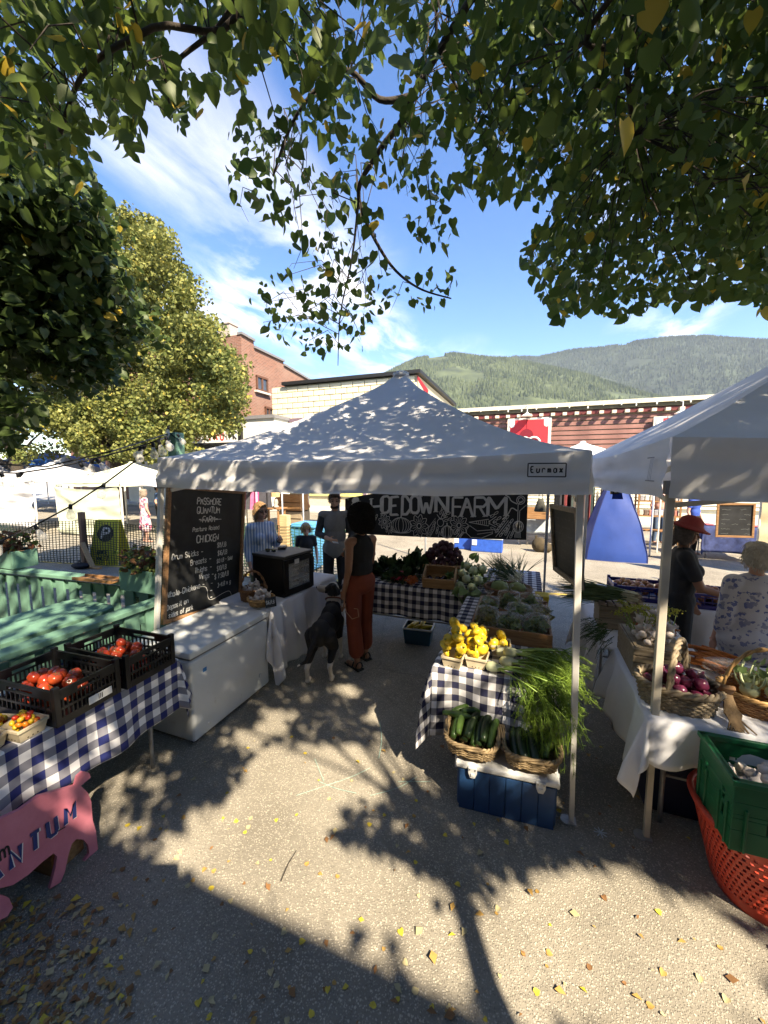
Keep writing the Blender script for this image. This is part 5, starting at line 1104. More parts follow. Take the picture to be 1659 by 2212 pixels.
# fennel bunch
M_fen = mat('fennel_bulb', (.50, .56, .30), .4, .2, 10, hue=(.66, .68, .46)); M_fstalk = mat('fennel_stalk', (.22, .34, .08), .45, .25, 8); M_frond = leafmat('fennel_frond', (.055, .13, .012), (.22, .34, .05), .3, .6, 4)
t = thing('fennel_bunch', 'bunch of fennel with pale bulbs and feathery fronds drooping over the table corner', 'fennel', (-.1, 2.55, .75)); rs = random.Random(9)
fr = MB()
def frond(a, d, L_, n):
    a = Vector(a); d = Vector(d).normalized(); p = a; pts = [p]; g = d.copy()
    for i in range(6): g = (g+Vector((0, 0, -.13))+Vector((rs.gauss(0, .06),)*3)).normalized(); p = p+g*L_/6; pts.append(p)
    fr.tube(pts, [.0022*(1-i/7)+.0006 for i in range(7)], 3, caps=False)
    for i in range(n):
        k = rs.randint(1, 5); q = pts[k]+(pts[k+1]-pts[k])*rs.random(); dd = (g*.8+Vector((rs.gauss(0, .7), rs.gauss(0, .7), rs.gauss(0, .6)))).normalized(); l = L_*rs.uniform(.10, .26)*(1.2-k/8); o = dd.orthogonal().normalized()*.0011
        e = q+dd*l+Vector((0, 0, -l*.25)); fr.add([q-o, q+o, e], [(0, 1, 2)])
        for s in range(3): q2 = q+(e-q)*rs.uniform(.3, .9); d2 = (dd+Vector((rs.gauss(0, .7), rs.gauss(0, .7), rs.gauss(0, .7)))).normalized()*l*.35; fr.add([q2-o*.8, q2+o*.8, q2+d2], [(0, 1, 2)])
for bi, (x, y, z, dx_, dy_) in enumerate(((-.05, .14, .045, 1, .12), (-.02, .02, .045, 1, -.12), (-.10, -.06, .035, 1, -.28), (.0, .07, .085, 1, .0))):
    d = Vector((dx_, dy_, .1)).normalized(); mb = MB(); q = Vector((x, y, z)); sd = Vector((-d.y, d.x, 0))
    mb.tube([q-d*.012, q, q+d*.03, q+d*.06, q+d*.085, q+d*.11], [.012, .028, .036, .030, .020, .013], 12, sq=.7); mb.build('bulb', M_fen, t, smooth=True)
    mb = MB()
    for s in range(5):
        a = q+d*.075+sd*(s-2)*.009; dd = (d+sd*(s-2)*.16+Vector((0, 0, rs.uniform(.0, .22)))).normalized(); pts = [a]; g = dd.copy(); p = a; L_ = rs.uniform(.22, .32)
        for i in range(6): g = (g+Vector((0, 0, -.05))).normalized(); p = p+g*L_/6; pts.append(p)
        mb.tube(pts, [.0072, .0065, .0058, .005, .0045, .004, .003], 6)
        for k in range(14): i = rs.randint(2, 6); frond(pts[i], g+Vector((rs.gauss(0, .35), rs.gauss(-.35, .45), rs.gauss(-.1, .4))), rs.uniform(.12, .26), 26)
    mb.build('stalks', M_fstalk, t, smooth=True)
for k in range(110): frond((rs.uniform(.12, .36), rs.uniform(-.16, .12), rs.uniform(-.02, .06)), (rs.gauss(.25, .4), rs.gauss(-.35, .35), rs.uniform(-1.2, .1)), rs.uniform(.16, .30), 24)
for k in range(130): frond((rs.uniform(.10, .40), rs.uniform(-.27, -.02), rs.uniform(-.22, .03)), (rs.gauss(.1, .35), rs.gauss(-.15, .3), rs.uniform(-1.3, -.2)), rs.uniform(.14, .26), 22)
o = fr.build('fronds', M_frond, t); tag(o, kind='stuff')
# ---------------------------------------------------------------- cooler, baskets of courgettes
M_cool = mat('cooler_blue', (.015, .06, .16), .42, .15, 6); M_coolw = mat('cooler_white', (.62, .63, .62), .4, .06)
t = thing('cool_box', 'blue cool box with white lid and two latches under the courgette baskets', 'cooler', (-.065, 2.355, 0), .06); cw_, cd_ = .57, .31
for i in range(6):
    mb = MB(); mb.box(((i-2.5)*(cw_-.03)/6, -cd_/2+.006, .13), ((cw_-.03)/6-.003, .012, .255)); mb.build('front_panel', M_cool, t, bevel=.003)
mb = MB(); mb.box((0, .006, .132), (cw_-.004, cd_-.016, .262)); mb.build('body', M_cool, t, bevel=.02, bseg=3)
mb = MB(); mb.box((0, 0, .285), (cw_+.015, cd_+.015, .038)); ld = mb.build('lid', M_coolw, t, bevel=.012, bseg=3)
for x in (-.19, .19):
    mb = MB(); mb.prism([(-.026, .03), (.026, .03), (.026, -.005), (.014, -.035), (-.014, -.035), (-.026, -.005)], .012, M=Matrix.Translation((x, -cd_/2-.014, .262))); mb.box((x, -cd_/2-.022, .25), (.022, .006, .02)); la = mb.build('latch', M_coolw, ld, bevel=.003)
    mb = MB(); [mb.lathe([(0, 0), (.005, 0), (.004, .003), (0, .003)], 8, M=Matrix.Translation((x+s*.016, -cd_/2-.021, .282)) @ Matrix.Rotation(PI/2, 4, 'X')) for s in (-1, 1)]; mb.build('screw', mat('screw_steel', (.35, .35, .35), .35, metal=.8), la)
for s in (-1, 1):
    mb = MB(); mb.box((s*(cw_/2+.012), -.06, .235), (.014, .028, .09)); mb.build('handle', M_coolw, t, bevel=.006)
bL = wicker('wicker_basket', 'willow basket of courgettes on the left half of the cool box', (-.265, 2.31, .335), 0, .135, .125, .125, .18, K_wil, 10, 4., stakes=24, tilt=(-.05, 0), front=.62); bR = wicker('wicker_basket', 'willow basket of dark courgettes on the right half of the cool box', (.075, 2.335, .335), .1, .135, .125, .125, .18, K_wil, 10, 4., stakes=24, tilt=(-.05, 0), front=.62)
M_zuc = mat('courgette_green', (.02, .055, .012), .32, .4, 30, hue=(.06, .12, .03)); M_zucd = mat('courgette_dark', (.012, .028, .010), .32, .4, 30, hue=(.03, .06, .02)); M_zucl = mat('courgette_light', (.10, .19, .04), .35, .3, 30)
def zuc(m_, L_=.22, r=.022):
    mb = MB(); pts = []; rr = []
    for i in range(9): f = i/8; pts.append((f*L_-L_/2, .012*math.sin(PI*f), 0)); rr.append(r*(.35+.75*math.sin(PI*min(.93, .12+f*.80))**.5)*(1 if f < .9 else .55))
    mb.tube(pts, rr, 10); mb.tube([(L_/2-.004, 0, 0), (L_/2+.018, .003, .004)], [.009, .008], 6, m=1); return mb.build('courgette', [m_, mat('pale_stem', (.22, .26, .10), .6)], smooth=True)
zs = [zuc(M_zuc), zuc(M_zucd, .23, .025), zuc(M_zucl, .20, .021)]
rs = random.Random(77)
for i in range(11): scatter(zs[(0, 0, 2, 0, 1, 1, 0, 1, 1, 1, 0)[i]], [(-.375+.024*i+rs.uniform(-.006, .006), 2.335+rs.uniform(-.01, .02)+(.02 if i % 3 == 0 else 0), .425+.022*(i % 3), 0, -.42+rs.uniform(-.1, .1), 1.35+rs.uniform(-.16, .10), 1)], 'green courgette lying lengthwise in the left willow basket', 'courgette', 'courgettes in the left basket')
for i, (x, y, z, a, b) in enumerate(((-.33, 2.42, .50, -.15, .5), (-.25, 2.40, .51, -.1, .2), (-.37, 2.36, .48, -.1, -.1))): scatter(zs[0 if i else 2], [(x, y, z, 0, a, b, .9)], ['short pale courgette on top at the back left', 'courgette lying crosswise on top of the heap', 'dark courgette poking out at the left end of the heap'][i], 'courgette', None)
for i in range(6): scatter(zs[(1, 1, 2, 1, 1, 0)[i]], [(-.005+.036*i, 2.34+rs.uniform(-.01, .02), .425+.018*(i % 2), 0, -.45+rs.uniform(-.12, .12), 1.5+rs.uniform(-.2, .2), 1.15 if i < 4 else .8)], 'dark courgette in the right willow basket', 'courgette', 'courgettes in the right basket')
for o in zs: clean(o)
# ---------------------------------------------------------------- back of the tent
wicker('wicker_basket', 'dark oval basket with pale cabbages behind the salad bags', (-.15, 4.07, .752), .1, .19, .15, .11, .2, K_brn, 8, 2.2, stakes=24)
M_cab = leafmat('cabbage', (.16, .24, .07), (.34, .42, .18), .15, .5, 9)
def cabbage(label, loc, r, seed):
    t = thing('cabbage', label, 'cabbage', loc); mb = MB(); mb.ell((0, 0, 0), (r*.92, r*.92, r*.85), 0, 16, 10); mb.build('heart', M_cab, t, smooth=True); rs = random.Random(seed); 
    for q in range(9):
        a = q*2.4+seed; V = []; mb = MB()
        for j in range(7):
            for i in range(7):
                u, v = (i-3)/3, j/6; an = a+u*.75*(1-.3*v); el = -.9+v*1.75; R_ = r*(1.0+.05*v+.10*max(0, abs(u)-.5)+.03*mnoise.noise((u*4+q, v*4, seed))); V.append((R_*math.cos(an)*math.cos(el), R_*math.sin(an)*math.cos(el), R_*math.sin(el)*.9))
        mb.add(V, [(j*7+i, j*7+i+1, j*7+i+8, j*7+i+7) for j in range(6) for i in range(6)]); mb.build('leaf', M_cab, t, smooth=True)
cabbage('pale green cabbage at the left of the dark oval basket', (-.23, 4.06, .855), .085, 1); cabbage('pale green cabbage at the right of the dark oval basket', (-.06, 4.09, .85), .08, 4)
M_koh = mat('kohlrabi_skin', (.46, .56, .30), .45, .2, 8, hue=(.60, .66, .42)); M_kleaf = leafmat('kohl_leaf', (.09, .16, .05), (.22, .32, .12), .2, .5, 8)
def kohl(label, loc, r, rot, group, lf=.11):
    t = thing('kohlrabi', label, 'kohlrabi', loc, group=group, rot=rot); mb = MB(); mb.lathe([(0, -r*.8), (r*.5, -r*.75), (r*.95, -.3*r), (r, .1*r), (r*.8, r*.6), (r*.3, r*.85), (0, r*.88)], 14, wob=lambda a, i: 1+.05*math.cos(6*a)); mb.build('bulb', M_koh, t, smooth=True); mb = MB()
    for k in range(7): a = k*.9; mb.tube([(r*.75*math.cos(a), r*.75*math.sin(a), r*.3), (r*1.3*math.cos(a), r*1.3*math.sin(a), r*1.1), (r*1.5*math.cos(a), r*1.5*math.sin(a), r*2.0)], [.006, .005, .003], 5)
    mb.build('stems', M_koh, t, smooth=True)
    V, F, _ = leaves_geo(np.array([(r*1.5*math.cos(k*.9), r*1.5*math.sin(k*.9), r*2.0) for k in range(7)]), lf*np.ones(7), droop=-.8); o = bpy.data.objects.new('leaves', fastmesh('leaves', V, F, [M_kleaf], None, True)); col.objects.link(o); o.parent = t
rs = random.Random(5)
for i, (x, y, z, rr) in enumerate(((-.66, 4.17, .80, .05), (-.53, 4.16, .80, .048), (-.60, 4.24, .86, .05), (-.47, 4.26, .86, .052), (-.66, 4.33, .90, .045), (-.54, 4.38, .93, .05), (-.44, 4.42, .95, .045), (-.62, 4.45, .96, .045))): kohl('pale green kohlrabi bulb in the heap beside the small wooden box', (x, y, z), rr, (-1.9+rs.uniform(-.3, .3), rs.uniform(-.4, .4), rs.uniform(-.4, .4)) if i > 1 else (rs.uniform(1.6, 2.4), 0, rs.uniform(-.5, .5)), 'kohlrabi heap')
M_onl = mat('onion_leaf', (.05, .11, .035), .45, .3, 6, hue=(.12, .19, .08)); M_onw = mat('onion_white', (.55, .55, .40), .5, .15); M_root = mat('onion_root', (.35, .28, .17), .9, .2)
def onions(name, label, loc, n, L_, dirv, spread, bulb_r=.008, rz=0., lift=.25, cat='spring onions', sag=.5, leafn=2):
    t = thing(name, label, cat, loc, rz); a_, b_, r_ = MB(), MB(), MB(); rs = random.Random(n); d0 = Vector(dirv).normalized(); sd = Vector((-d0.y, d0.x, 0)).normalized()
    for i in range(n):
        o = sd*rs.uniform(-1, 1)*spread*.35+Vector((0, 0, rs.uniform(.01, .08)))+d0*rs.uniform(-.03, .03); d = (d0+sd*rs.gauss(0, spread)+Vector((0, 0, rs.uniform(.0, lift)))).normalized()
        b_.tube([o, o+d*.012, o+d*.03, o+d*.10], [bulb_r*.5, bulb_r, bulb_r*.75, bulb_r*.6], 6)
        for k in range(2): r_.tube([o, o-d*rs.uniform(.02, .05)+Vector((rs.gauss(0, .014), rs.gauss(0, .014), rs.gauss(0, .012)-.01))], [.0018, .0006], 3, caps=False)
        for k in range(leafn):
            g = (d+Vector((rs.gauss(0, .10), rs.gauss(0, .10), rs.gauss(.04, .08)))).normalized(); p = o+d*.09; pts = [p]; l = L_*rs.uniform(.7, 1.1)
            for s in range(6): g = (g+Vector((0, 0, -sag*.10))).normalized(); p = p+g*l/6; pts.append(p)
            a_.tube(pts, [bulb_r*.55, bulb_r*.55, bulb_r*.5, bulb_r*.42, bulb_r*.34, bulb_r*.22, bulb_r*.06], 5, caps=False)
    a_.build('leaves', M_onl, t, smooth=True); b_.build('white_stems', M_onw, t, smooth=True); r_.build('roots', M_root, t); return t
onions('spring_onion_bunch', 'bunches of spring onions fanned out on the back right corner table', (-.17, 4.63, .765), 46, .34, (-.2, 1, .35), .45, .008, lift=.55); onions('spring_onion_bunch', 'leafy spring onions spilling over the kohlrabi heap', (-.05, 4.5, .80), 22, .30, (-1, .45, .3), .3, .008, lift=.5)
t = slat_crate('wooden_box', 'new pine box with dark aubergines tipped towards the front of the back table', .36, .26, .15, (-.89, 4.23, .80), .06, W_new, 1, .014); t.rotation_euler = (.42, 0, .06)
M_aub = mat('aubergine', (.012, .006, .018), .15, .3, spec=.7); mb = MB(); mb.lathe([(0, -.075), (.02, -.073), (.034, -.05), (.036, -.02), (.028, .02), (.018, .05), (.012, .065), (0, .066)], 14); mb.lathe([(.015, .06), (.008, .085), (0, .086)], 7, m=1); au = mb.build('aubergine', [M_aub, M_stem], smooth=True)
scatter(au, [(-1.0, 4.17, .84, 1.5, .3, .2, 1), (-.91, 4.17, .845, 1.4, -.3, .1, 1), (-.85, 4.18, .845, 1.6, .1, -.2, 1)], 'glossy dark aubergine in the pine box', 'aubergine', 'aubergines in the pine box'); clean(au)
V, F, _ = blades(60, (.035, .035, .05), .05, droop=-.5); o = bpy.data.objects.new('herb_bunch', fastmesh('herb_bunch', V, F, [M_kleaf], None, True)); col.objects.link(o); o.location = (-.76, 4.2, .88); tag(o, 'small bunch of pale leaves at the right end of the pine box', 'herbs')
t = thing('wooden_box', 'pine box heaped with purple beetroots at the back of the table', 'box', (-.95, 4.70, .752)); mb = MB(); mb.box((0, 0, .0775), (.46, .30, .155)); mb.build('carcass', W_new, t, bevel=.004)
for s in (-1, 1): mb = MB(); mb.box((0, s*.152, .11), (.462, .008, .08)); mb.build('board', W_new, t, bevel=.002)
M_beet = mat('beetroot', (.055, .014, .028), .6, .4, 12, hue=(.11, .04, .05)); mb = MB(); mb.lathe([(0, -.075), (.003, -.06), (.012, -.04), (.032, -.018), (.038, .004), (.030, .026), (.012, .036), (0, .036)], 12); mb.lathe([(.009, .03), (.006, .055), (0, .056)], 6); be = mb.build('beetroot', M_beet, smooth=True)
rs = random.Random(31); scatter(be, heap(-.95, 4.70, .905, .24, .16, 60, .036, rs, 4, peak=1.), 'earthy purple beetroot heaped on the pine box', 'beetroot', 'beetroot heap'); clean(be)
M_kale = leafmat('kale', (.018, .045, .016), (.06, .11, .04), .15, .6, 10); M_chard = mat('chard_stem', (.42, .03, .06), .4, .3)
def leafy(name, label, loc, R_, n, size, m_, stems=None, droop=-.3, cat='kale'):
    t = thing(name, label, cat, loc); V = []; F = []; rs = random.Random(n); mb = MB(); 
    for k in range(n):                      # crinkled leaf blades
        a = rs.random()*2*PI; el = rs.uniform(-.1, 1.3); d = Vector((math.cos(a)*math.cos(el)*R_[0], math.sin(a)*math.cos(el)*R_[1], math.sin(el)*R_[2])); c = d*rs.uniform(.45, .85); g = (d.normalized()+Vector((rs.gauss(0, .3), rs.gauss(0, .3), rs.gauss(0, .3)))).normalized(); x = g.orthogonal().normalized(); x = Matrix.Rotation(rs.random()*6, 3, g) @ x; s = size*rs.uniform(.6, 1.1); nz_ = g.cross(x); vs = []
        for j in range(5):
            for i in range(5):
                u, v = (i-2)/2, j/4; wd = math.sin(PI*(v*.85+.12))**.7*.42; q = c+g*v*s+x*u*wd*s+nz_*(.10*s*math.sin(u*7+v*9+k)*abs(u)-.25*s*v*v); vs.append(q)
        mb.add(vs, [(j*5+i, j*5+i+1, j*5+i+6, j*5+i+5) for j in range(4) for i in range(4)])
    o = mb.build('leaves', m_, t, smooth=True); tag(o, kind='stuff')
    if stems:
        mb = MB()
        for k in range(stems): x = rs.uniform(-R_[0], R_[0])*.8; mb.tube([(x, -R_[1]*.95, .02+rs.random()*.03), (x*.9, -R_[1]*.3, .05), (x*.8, 0, .1)], [.006, .006, .004], 5)
        mb.build('red_stems', M_chard, t, smooth=True)
    return t
leafy('kale_pile', 'dark curly kale heap at the left end of the back table', (-1.62, 4.55, .76), (.24, .22, .17), 130, .13, M_kale); leafy('chard_bunch', 'red-stemmed chard lying in front of the kale', (-1.38, 4.32, .76), (.2, .16, .09), 60, .12, M_kale, 22, cat='chard'); leafy('cabbage_greens', 'tall dark green leaves between the kale and the beetroots', (-1.28, 4.62, .76), (.17, .15, .24), 70, .17, leafmat('dark_green_leaf', (.025, .06, .02), (.08, .14, .05), .15, .5, 10), cat='greens')
t = thing('carrot_bag', 'net bag of orange carrots left of the pine box', 'bag', (-1.20, 4.16, .755)); rs = random.Random(3); mb = MB()
for k in range(26): a = Vector((rs.gauss(0, .03), rs.gauss(0, .025), rs.uniform(.015, .085))); d = Vector((rs.gauss(0, 1), rs.gauss(0, .6), rs.gauss(0, .3))).normalized()*.05; mb.tube([a-d, a, a+d], [.010, .009, .002], 6)
M_car = mat('carrot', (.50, .13, .02), .5, .25, 14, hue=(.58, .20, .045)); mb.build('carrots', M_car, t, smooth=True)
mb = MB(); [mb.tube(ring(.068*math.sin(PI*f)**.5+.004, .055*math.sin(PI*f)**.5+.004, .005+.105*f, 18), .0012, 4, closed=True) for f in (.12, .25, .4, .55, .7, .85)]; mb.build('net', mat('red_net', (.5, .06, .03), .6), t)
# cash box, scale, card reader, tote, flag
t = thing('metal_cash_case', 'pale metal case with black front at the left end of the back table', 'case', (-1.93, 4.30, .755), .1); mb = MB(); mb.box((0, 0, .13), (.26, .34, .26)); mb.build('shell', mat('brushed_metal', (.42, .41, .37), .4, .1, metal=.3), t, bevel=.015); mb = MB(); mb.box((.135, 0, .135), (.02, .36, .27)); mb.build('black_face', M_rub, t, bevel=.008); mb = MB(); mb.tube([(-.135, -.05, .17), (-.15, -.05, .2), (-.15, .05, .2), (-.135, .05, .17)], .008, 6); mb.build('handle', M_rub, t)
t = thing('kitchen_scale', 'grey digital scale standing on the metal case', 'scale', (-1.85, 4.27, 1.019), -.25); mb = MB(); mb.box((0, 0, .025), (.22, .2, .05)); mb.build('body', mat('scale_grey', (.35, .36, .37), .45), t, bevel=.012); mb = MB(); mb.box((0, -.101, .027), (.09, .004, .024)); mb.build('display', mat('lcd', (.16, .19, .17), .2), t); mb = MB(); mb.box((0, 0, .058), (.2, .18, .012)); mb.build('pan', mat('steel_pan', (.5, .5, .5), .3, metal=.8), t, bevel=.004)
t = thing('card_reader', 'dark card reader propped on the metal case beside the scale', 'card reader', (-2.0, 4.22, 1.02), .2); mb = MB(); mb.box((0, .0, .08), (.075, .012, .15), rot=(.25, 0, 0)); mb.build('screen_body', M_rub, t, bevel=.006); mb = MB(); mb.box((0, .01, .01), (.09, .09, .02)); mb.build('stand', M_rub, t, bevel=.005); mb = MB(); mb.box((0, -.008, .085), (.062, .003, .12), rot=(.25, 0, 0)); mb.build('glass', M_glass, t)
t = thing('storage_tote', 'dark teal storage tote of yellow squash under the back table', 'tote', (-1.17, 4.36, 0), .08); M_tote = mat('tote_teal', (.01, .055, .09), .45, .15); tw, td, th_ = .34, .26, .20; mb = MB(); o_ = [(-tw/2*.88, -td/2*.88), (tw/2*.88, -td/2*.88), (tw/2*.88, td/2*.88), (-tw/2*.88, td/2*.88)]
vs = [(x, y, 0) for x, y in o_]+[(x/.88, y/.88, th_) for x, y in o_]+[(x/.88*.95, y/.88*.95, th_) for x, y in o_]+[(x*.95, y*.95, .01) for x, y in o_]
mb.add(vs, [(3, 2, 1, 0)]+[(q, (q+1) % 4, (q+1) % 4+4, q+4) for q in range(4)]+[(q+4, (q+1) % 4+4, (q+1) % 4+8, q+8) for q in range(4)]+[(q+8, (q+1) % 4+8, (q+1) % 4+12, q+12) for q in range(4)]+[(12, 13, 14, 15)]); mb.build('tub', M_tote, t, bevel=.008)
mb = MB(); [mb.bar((vs[4+q][0], vs[4+q][1], th_-.008), (vs[4+(q+1) % 4][0], vs[4+(q+1) % 4][1], th_-.008), .018, .018) for q in range(4)]; mb.build('rim', mat('tote_rim', (.45, .5, .5), .4), t, bevel=.004)
yz = zuc(mat('yellow_courgette', (.60, .42, .02), .35, .2, hue=(.65, .5, .06)), .17, .024); rs = random.Random(12)
scatter(yz, [(-1.27+.03*i, 4.36+rs.uniform(-.04, .04), .165+.025*(i % 3), 0, rs.uniform(-.2, .2), rs.uniform(-.5, .5)+1.2, 1) for i in range(8)], 'yellow summer squash in the teal tote', 'squash', 'yellow squash in the tote'); clean(yz)
o = cloth('yellow_cloth', 'small yellow cloth hanging off the back right table corner', .12, .24, 4.22, 4.36, .757, (.0, .02, .16, .02), mat('yellow_cloth', (.55, .40, .03), .8, .1), .01, 30, .1, 2, cat='cloth', res=.015)
# ---------------------------------------------------------------- garlic, price card, fridge on the white table
M_gar = mat('garlic', (.62, .57, .50), .6, .14, 25, hue=(.70, .60, .56)); mb = MB(); mb.lathe([(0, -.018), (.010, -.018), (.024, -.010), (.028, .0), (.022, .012), (.010, .022), (.006, .032), (.005, .05), (0, .051)], 12, wob=lambda a, i: 1+.05*math.cos(7*a)); ga = mb.build('garlic_bulb', M_gar, smooth=True)
wicker('wicker_basket', 'brown handled basket of garlic by the fridge', (-2.60, 3.14, .745), 0, .115, .115, .11, .12, K_brn, 8, 2., .20, stakes=20, hdir=.3); wicker('wicker_basket', 'low golden basket of garlic in front of the brown one', (-2.43, 2.99+.05, .745), 0, .10, .10, .065, .22, K_tan, 6, 2., stakes=20)
rs = random.Random(8); scatter(ga, heap(-2.60, 3.14, .80, .10, .10, 34, .027, rs, 2), 'white garlic bulb in the brown handled basket', 'garlic', 'garlic in the handled basket'); scatter(ga, heap(-2.43, 3.04, .765, .095, .095, 26, .027, rs, 2), 'pinkish garlic bulb in the low golden basket', 'garlic', 'garlic in the golden basket')
a = thing('price_card', 'small black price card reading 16/LB leaning on the golden basket', 'price card', (-2.265, 2.985, .747)); Mx = frame((-.04, -.04, 0), (.6, .8, 0), (-.25, .1, 1)); mb = MB(); mb.box((.055, .05, 0), (.105, .095, .004), M=Mx); cdp = mb.build('card', M_chb, a); mb = MB(); text(mb, '$16/LB', .012, .035, .032, Mx @ Matrix.Translation((0, 0, .0015)), cw=.52, w=.0035); mb.build('chalk_price', M_chalk, cdp)
FRL = (-2.50, 3.52, .748); FRZ = PI/2-.14
t = thing('mini_fridge', 'black glass-door mini fridge with egg cartons on the white table', 'fridge', FRL, FRZ); fw, fd, fh = .46, .44, .43; M_frg = mat('fridge_black', (.012, .012, .013), .3, .2)
mb = MB(); [mb.box(c, d) for c, d in (((0, fd/2-.01, fh/2), (fw, .02, fh-.04)), ((-fw/2+.012, 0, fh/2), (.024, fd-.03, fh-.04)), ((fw/2-.012, 0, fh/2), (.024, fd-.03, fh-.04)), ((0, 0, .02), (fw, fd, .04)))]; mb.build('cabinet', M_frg, t, bevel=.004)
mb = MB(); mb.box((0, -.005, fh-.012), (fw+.012, fd+.02, .032)); mb.build('top', mat('fridge_top', (.055, .055, .055), .55, .3, 6), t, bevel=.01, bseg=3)
mb = MB(); [mb.box(c, d) for c, d in (((-fw/2+.03, -fd/2-.008, fh/2-.01), (.06, .024, fh-.05)), ((fw/2-.03, -fd/2-.008, fh/2-.01), (.06, .024, fh-.05)), ((0, -fd/2-.008, .05), (fw-.12, .024, .06)), ((0, -fd/2-.008, fh-.06), (fw-.12, .024, .05)))]; dr = mb.build('door', M_frg, t, bevel=.004)
mb = MB(); mb.box((0, -fd/2-.006, fh/2-.01), (fw-.12, .004, fh-.13)); mb.build('glass', M_bag, dr); mb = MB(); mb.box((-.05, -fd/2-.023, fh-.075), (.07, .002, .05)); mb.build('paper_note', mat('paper_white', (.7, .7, .68), .8), dr)
for z in (.15, .26): mb = MB(); mb.box((0, 0, z), (fw-.05, fd-.06, .008)); mb.build('shelf', mat('wire_shelf', (.3, .3, .3), .4), t)
M_egg = mat('egg_carton', (.42, .40, .34), .9, .15, 20)
for i, (z, y) in enumerate(((.045, -.08), (.105, -.08), (.158, -.09), (.215, -.09), (.27, -.09))):
    c = thing('egg_carton', ['egg carton at the bottom of the mini fridge', 'second egg carton from the bottom in the mini fridge', 'egg carton on the middle shelf of the mini fridge', 'egg carton stacked on the middle one in the mini fridge', 'egg carton on the top shelf of the mini fridge'][i], 'egg carton'); c.location = Vector(FRL)+Matrix.Rotation(FRZ, 3, 'Z') @ Vector((-.03, y, z)); c.rotation_euler = (0, 0, FRZ)
    mb = MB(); mb.box((0, 0, .018), (.27, .1, .03)); mb.build('tray', M_egg, c, bevel=.008); mb = MB(); [mb.lathe([(.02, .03), (.018, .045), (.01, .052), (0, .052)], 8, c=((k-2.5)*.044, s*.024, 0)) for k in range(6) for s in (-1, 1)]; mb.build('lid_cups', M_egg, c, smooth=True)
def fpt(x, y): return tuple(Vector((FRL[0], FRL[1], .748+fh+.005))+Matrix.Rotation(FRZ, 3, 'Z') @ Vector((x, y, 0)))
t = thing('sunglasses', 'black sunglasses lying on the fridge top', 'sunglasses', fpt(-.13, .05), .2); mb = MB()
for s in (-1, 1): mb.prism([(-.024, -.014), (.0, -.02), (.024, -.014), (.026, .014), (-.026, .016)], .004, M=Matrix.Translation((s*.034, 0, .022)))
lens = mb.build('lenses', mat('sunglass_lens', (.01, .01, .012), .08, spec=.8), t); mb = MB(); mb.bar((-.012, 0, .03), (.012, 0, .03), .005, .005)
for s in (-1, 1): mb.tube([(s*.062, 0, .034), (s*.066, .06, .03), (s*.05, .12, .012)], .0025, 5)
mb.build('frame', M_black, t)
t = thing('calculator', 'dark calculator on the back of the fridge top', 'calculator', fpt(.10, .10), .5); mb = MB(); mb.box((0, 0, .012), (.085, .15, .022)); mb.build('case', M_rub, t, bevel=.005); mb = MB(); mb.box((0, .05, .0245), (.07, .03, .002)); mb.build('display', mat('lcd', (.16, .19, .17), .2), t)
for i in range(12): mb = MB(); mb.box((-.024+.024*(i % 3), -.055+.024*(i//3), .025), (.016, .016, .004)); mb.build('key', mat('calc_key', (.12, .12, .12), .5), t)
# ---------------------------------------------------------------- pink pig sign
M_pig = mat('pig_pink', (.58, .16, .22), .55, .12, 5, .1, 30, hue=(.66, .22, .28)); 
def zp(x, y): return (x*.42195/1, y)       # unused scale note
PG = [(600, 300), (640, 265), (690, 275), (700, 310), (660, 345), (625, 375), (680, 430), (705, 500), (715, 640), (740, 720), (755, 850), (762, 920), (720, 975), (660, 985), (650, 955), (690, 900), (680, 830), (645, 790), (590, 785), (555, 820), (530, 900), (500, 1040), (470, 1120), (385, 1170), (400, 1120), (430, 1000), (440, 920), (415, 895), (330, 960), (220, 1060), (100, 1140), (0, 1165), (-60, 1190), (70, 1240), (100, 1310), (60, 1380), (-40, 1430), (-420, 1440), (-500, 1300), (-520, 1000), (-470, 860), (-300, 760), (0, 630), (150, 560), (300, 450), (480, 400), (580, 370)]
k_ = 1/2.37*.6636
def pigpt(zx, zy): return gx(zx*k_, (2400*.6636)+zy*k_, XP+.0)
XP = -2.12
pts = [pigpt(*p) for p in PG]; PX = Vector((XP, .95, 0))
t = thing('pig_sign', 'pink pig-shaped wooden sign with navy block letters below the left table', 'sign', tuple(PX)); mb = MB(); th_ = .018; lo = min(p.z for p in pts); k = len(pts)
vs = [(0, p.y-PX.y, max(.002, p.z)) for p in pts]+[(-th_, p.y-PX.y, max(.002, p.z)) for p in pts]
bm = bmesh.new(); fv = [bm.verts.new(v) for v in vs[:k]]; bv = [bm.verts.new(v) for v in vs[k:]]; bm.faces.new(fv); bm.faces.new(bv[::-1]); [bm.faces.new((fv[i], bv[i], bv[(i+1) % k], fv[(i+1) % k])) for i in range(k)]; bmesh.ops.recalc_face_normals(bm, faces=bm.faces); bmesh.ops.triangulate(bm, faces=bm.faces[:2]); me = bpy.data.meshes.new('board'); bm.to_mesh(me); bm.free(); me.materials.append(M_pig); pb_ = bpy.data.objects.new('board', me); col.objects.link(pb_); pb_.parent = t
Mx = frame((.001, 0, 0), (0, 1, 0), (0, 0, 1)); a = pigpt(600, 520); b = pigpt(590, 620); c = pigpt(-5, 680); d = pigpt(10, 790)
hh = .085; x1 = a.y-PX.y; x0 = c.y-PX.y; step = (x1-x0)/4.15
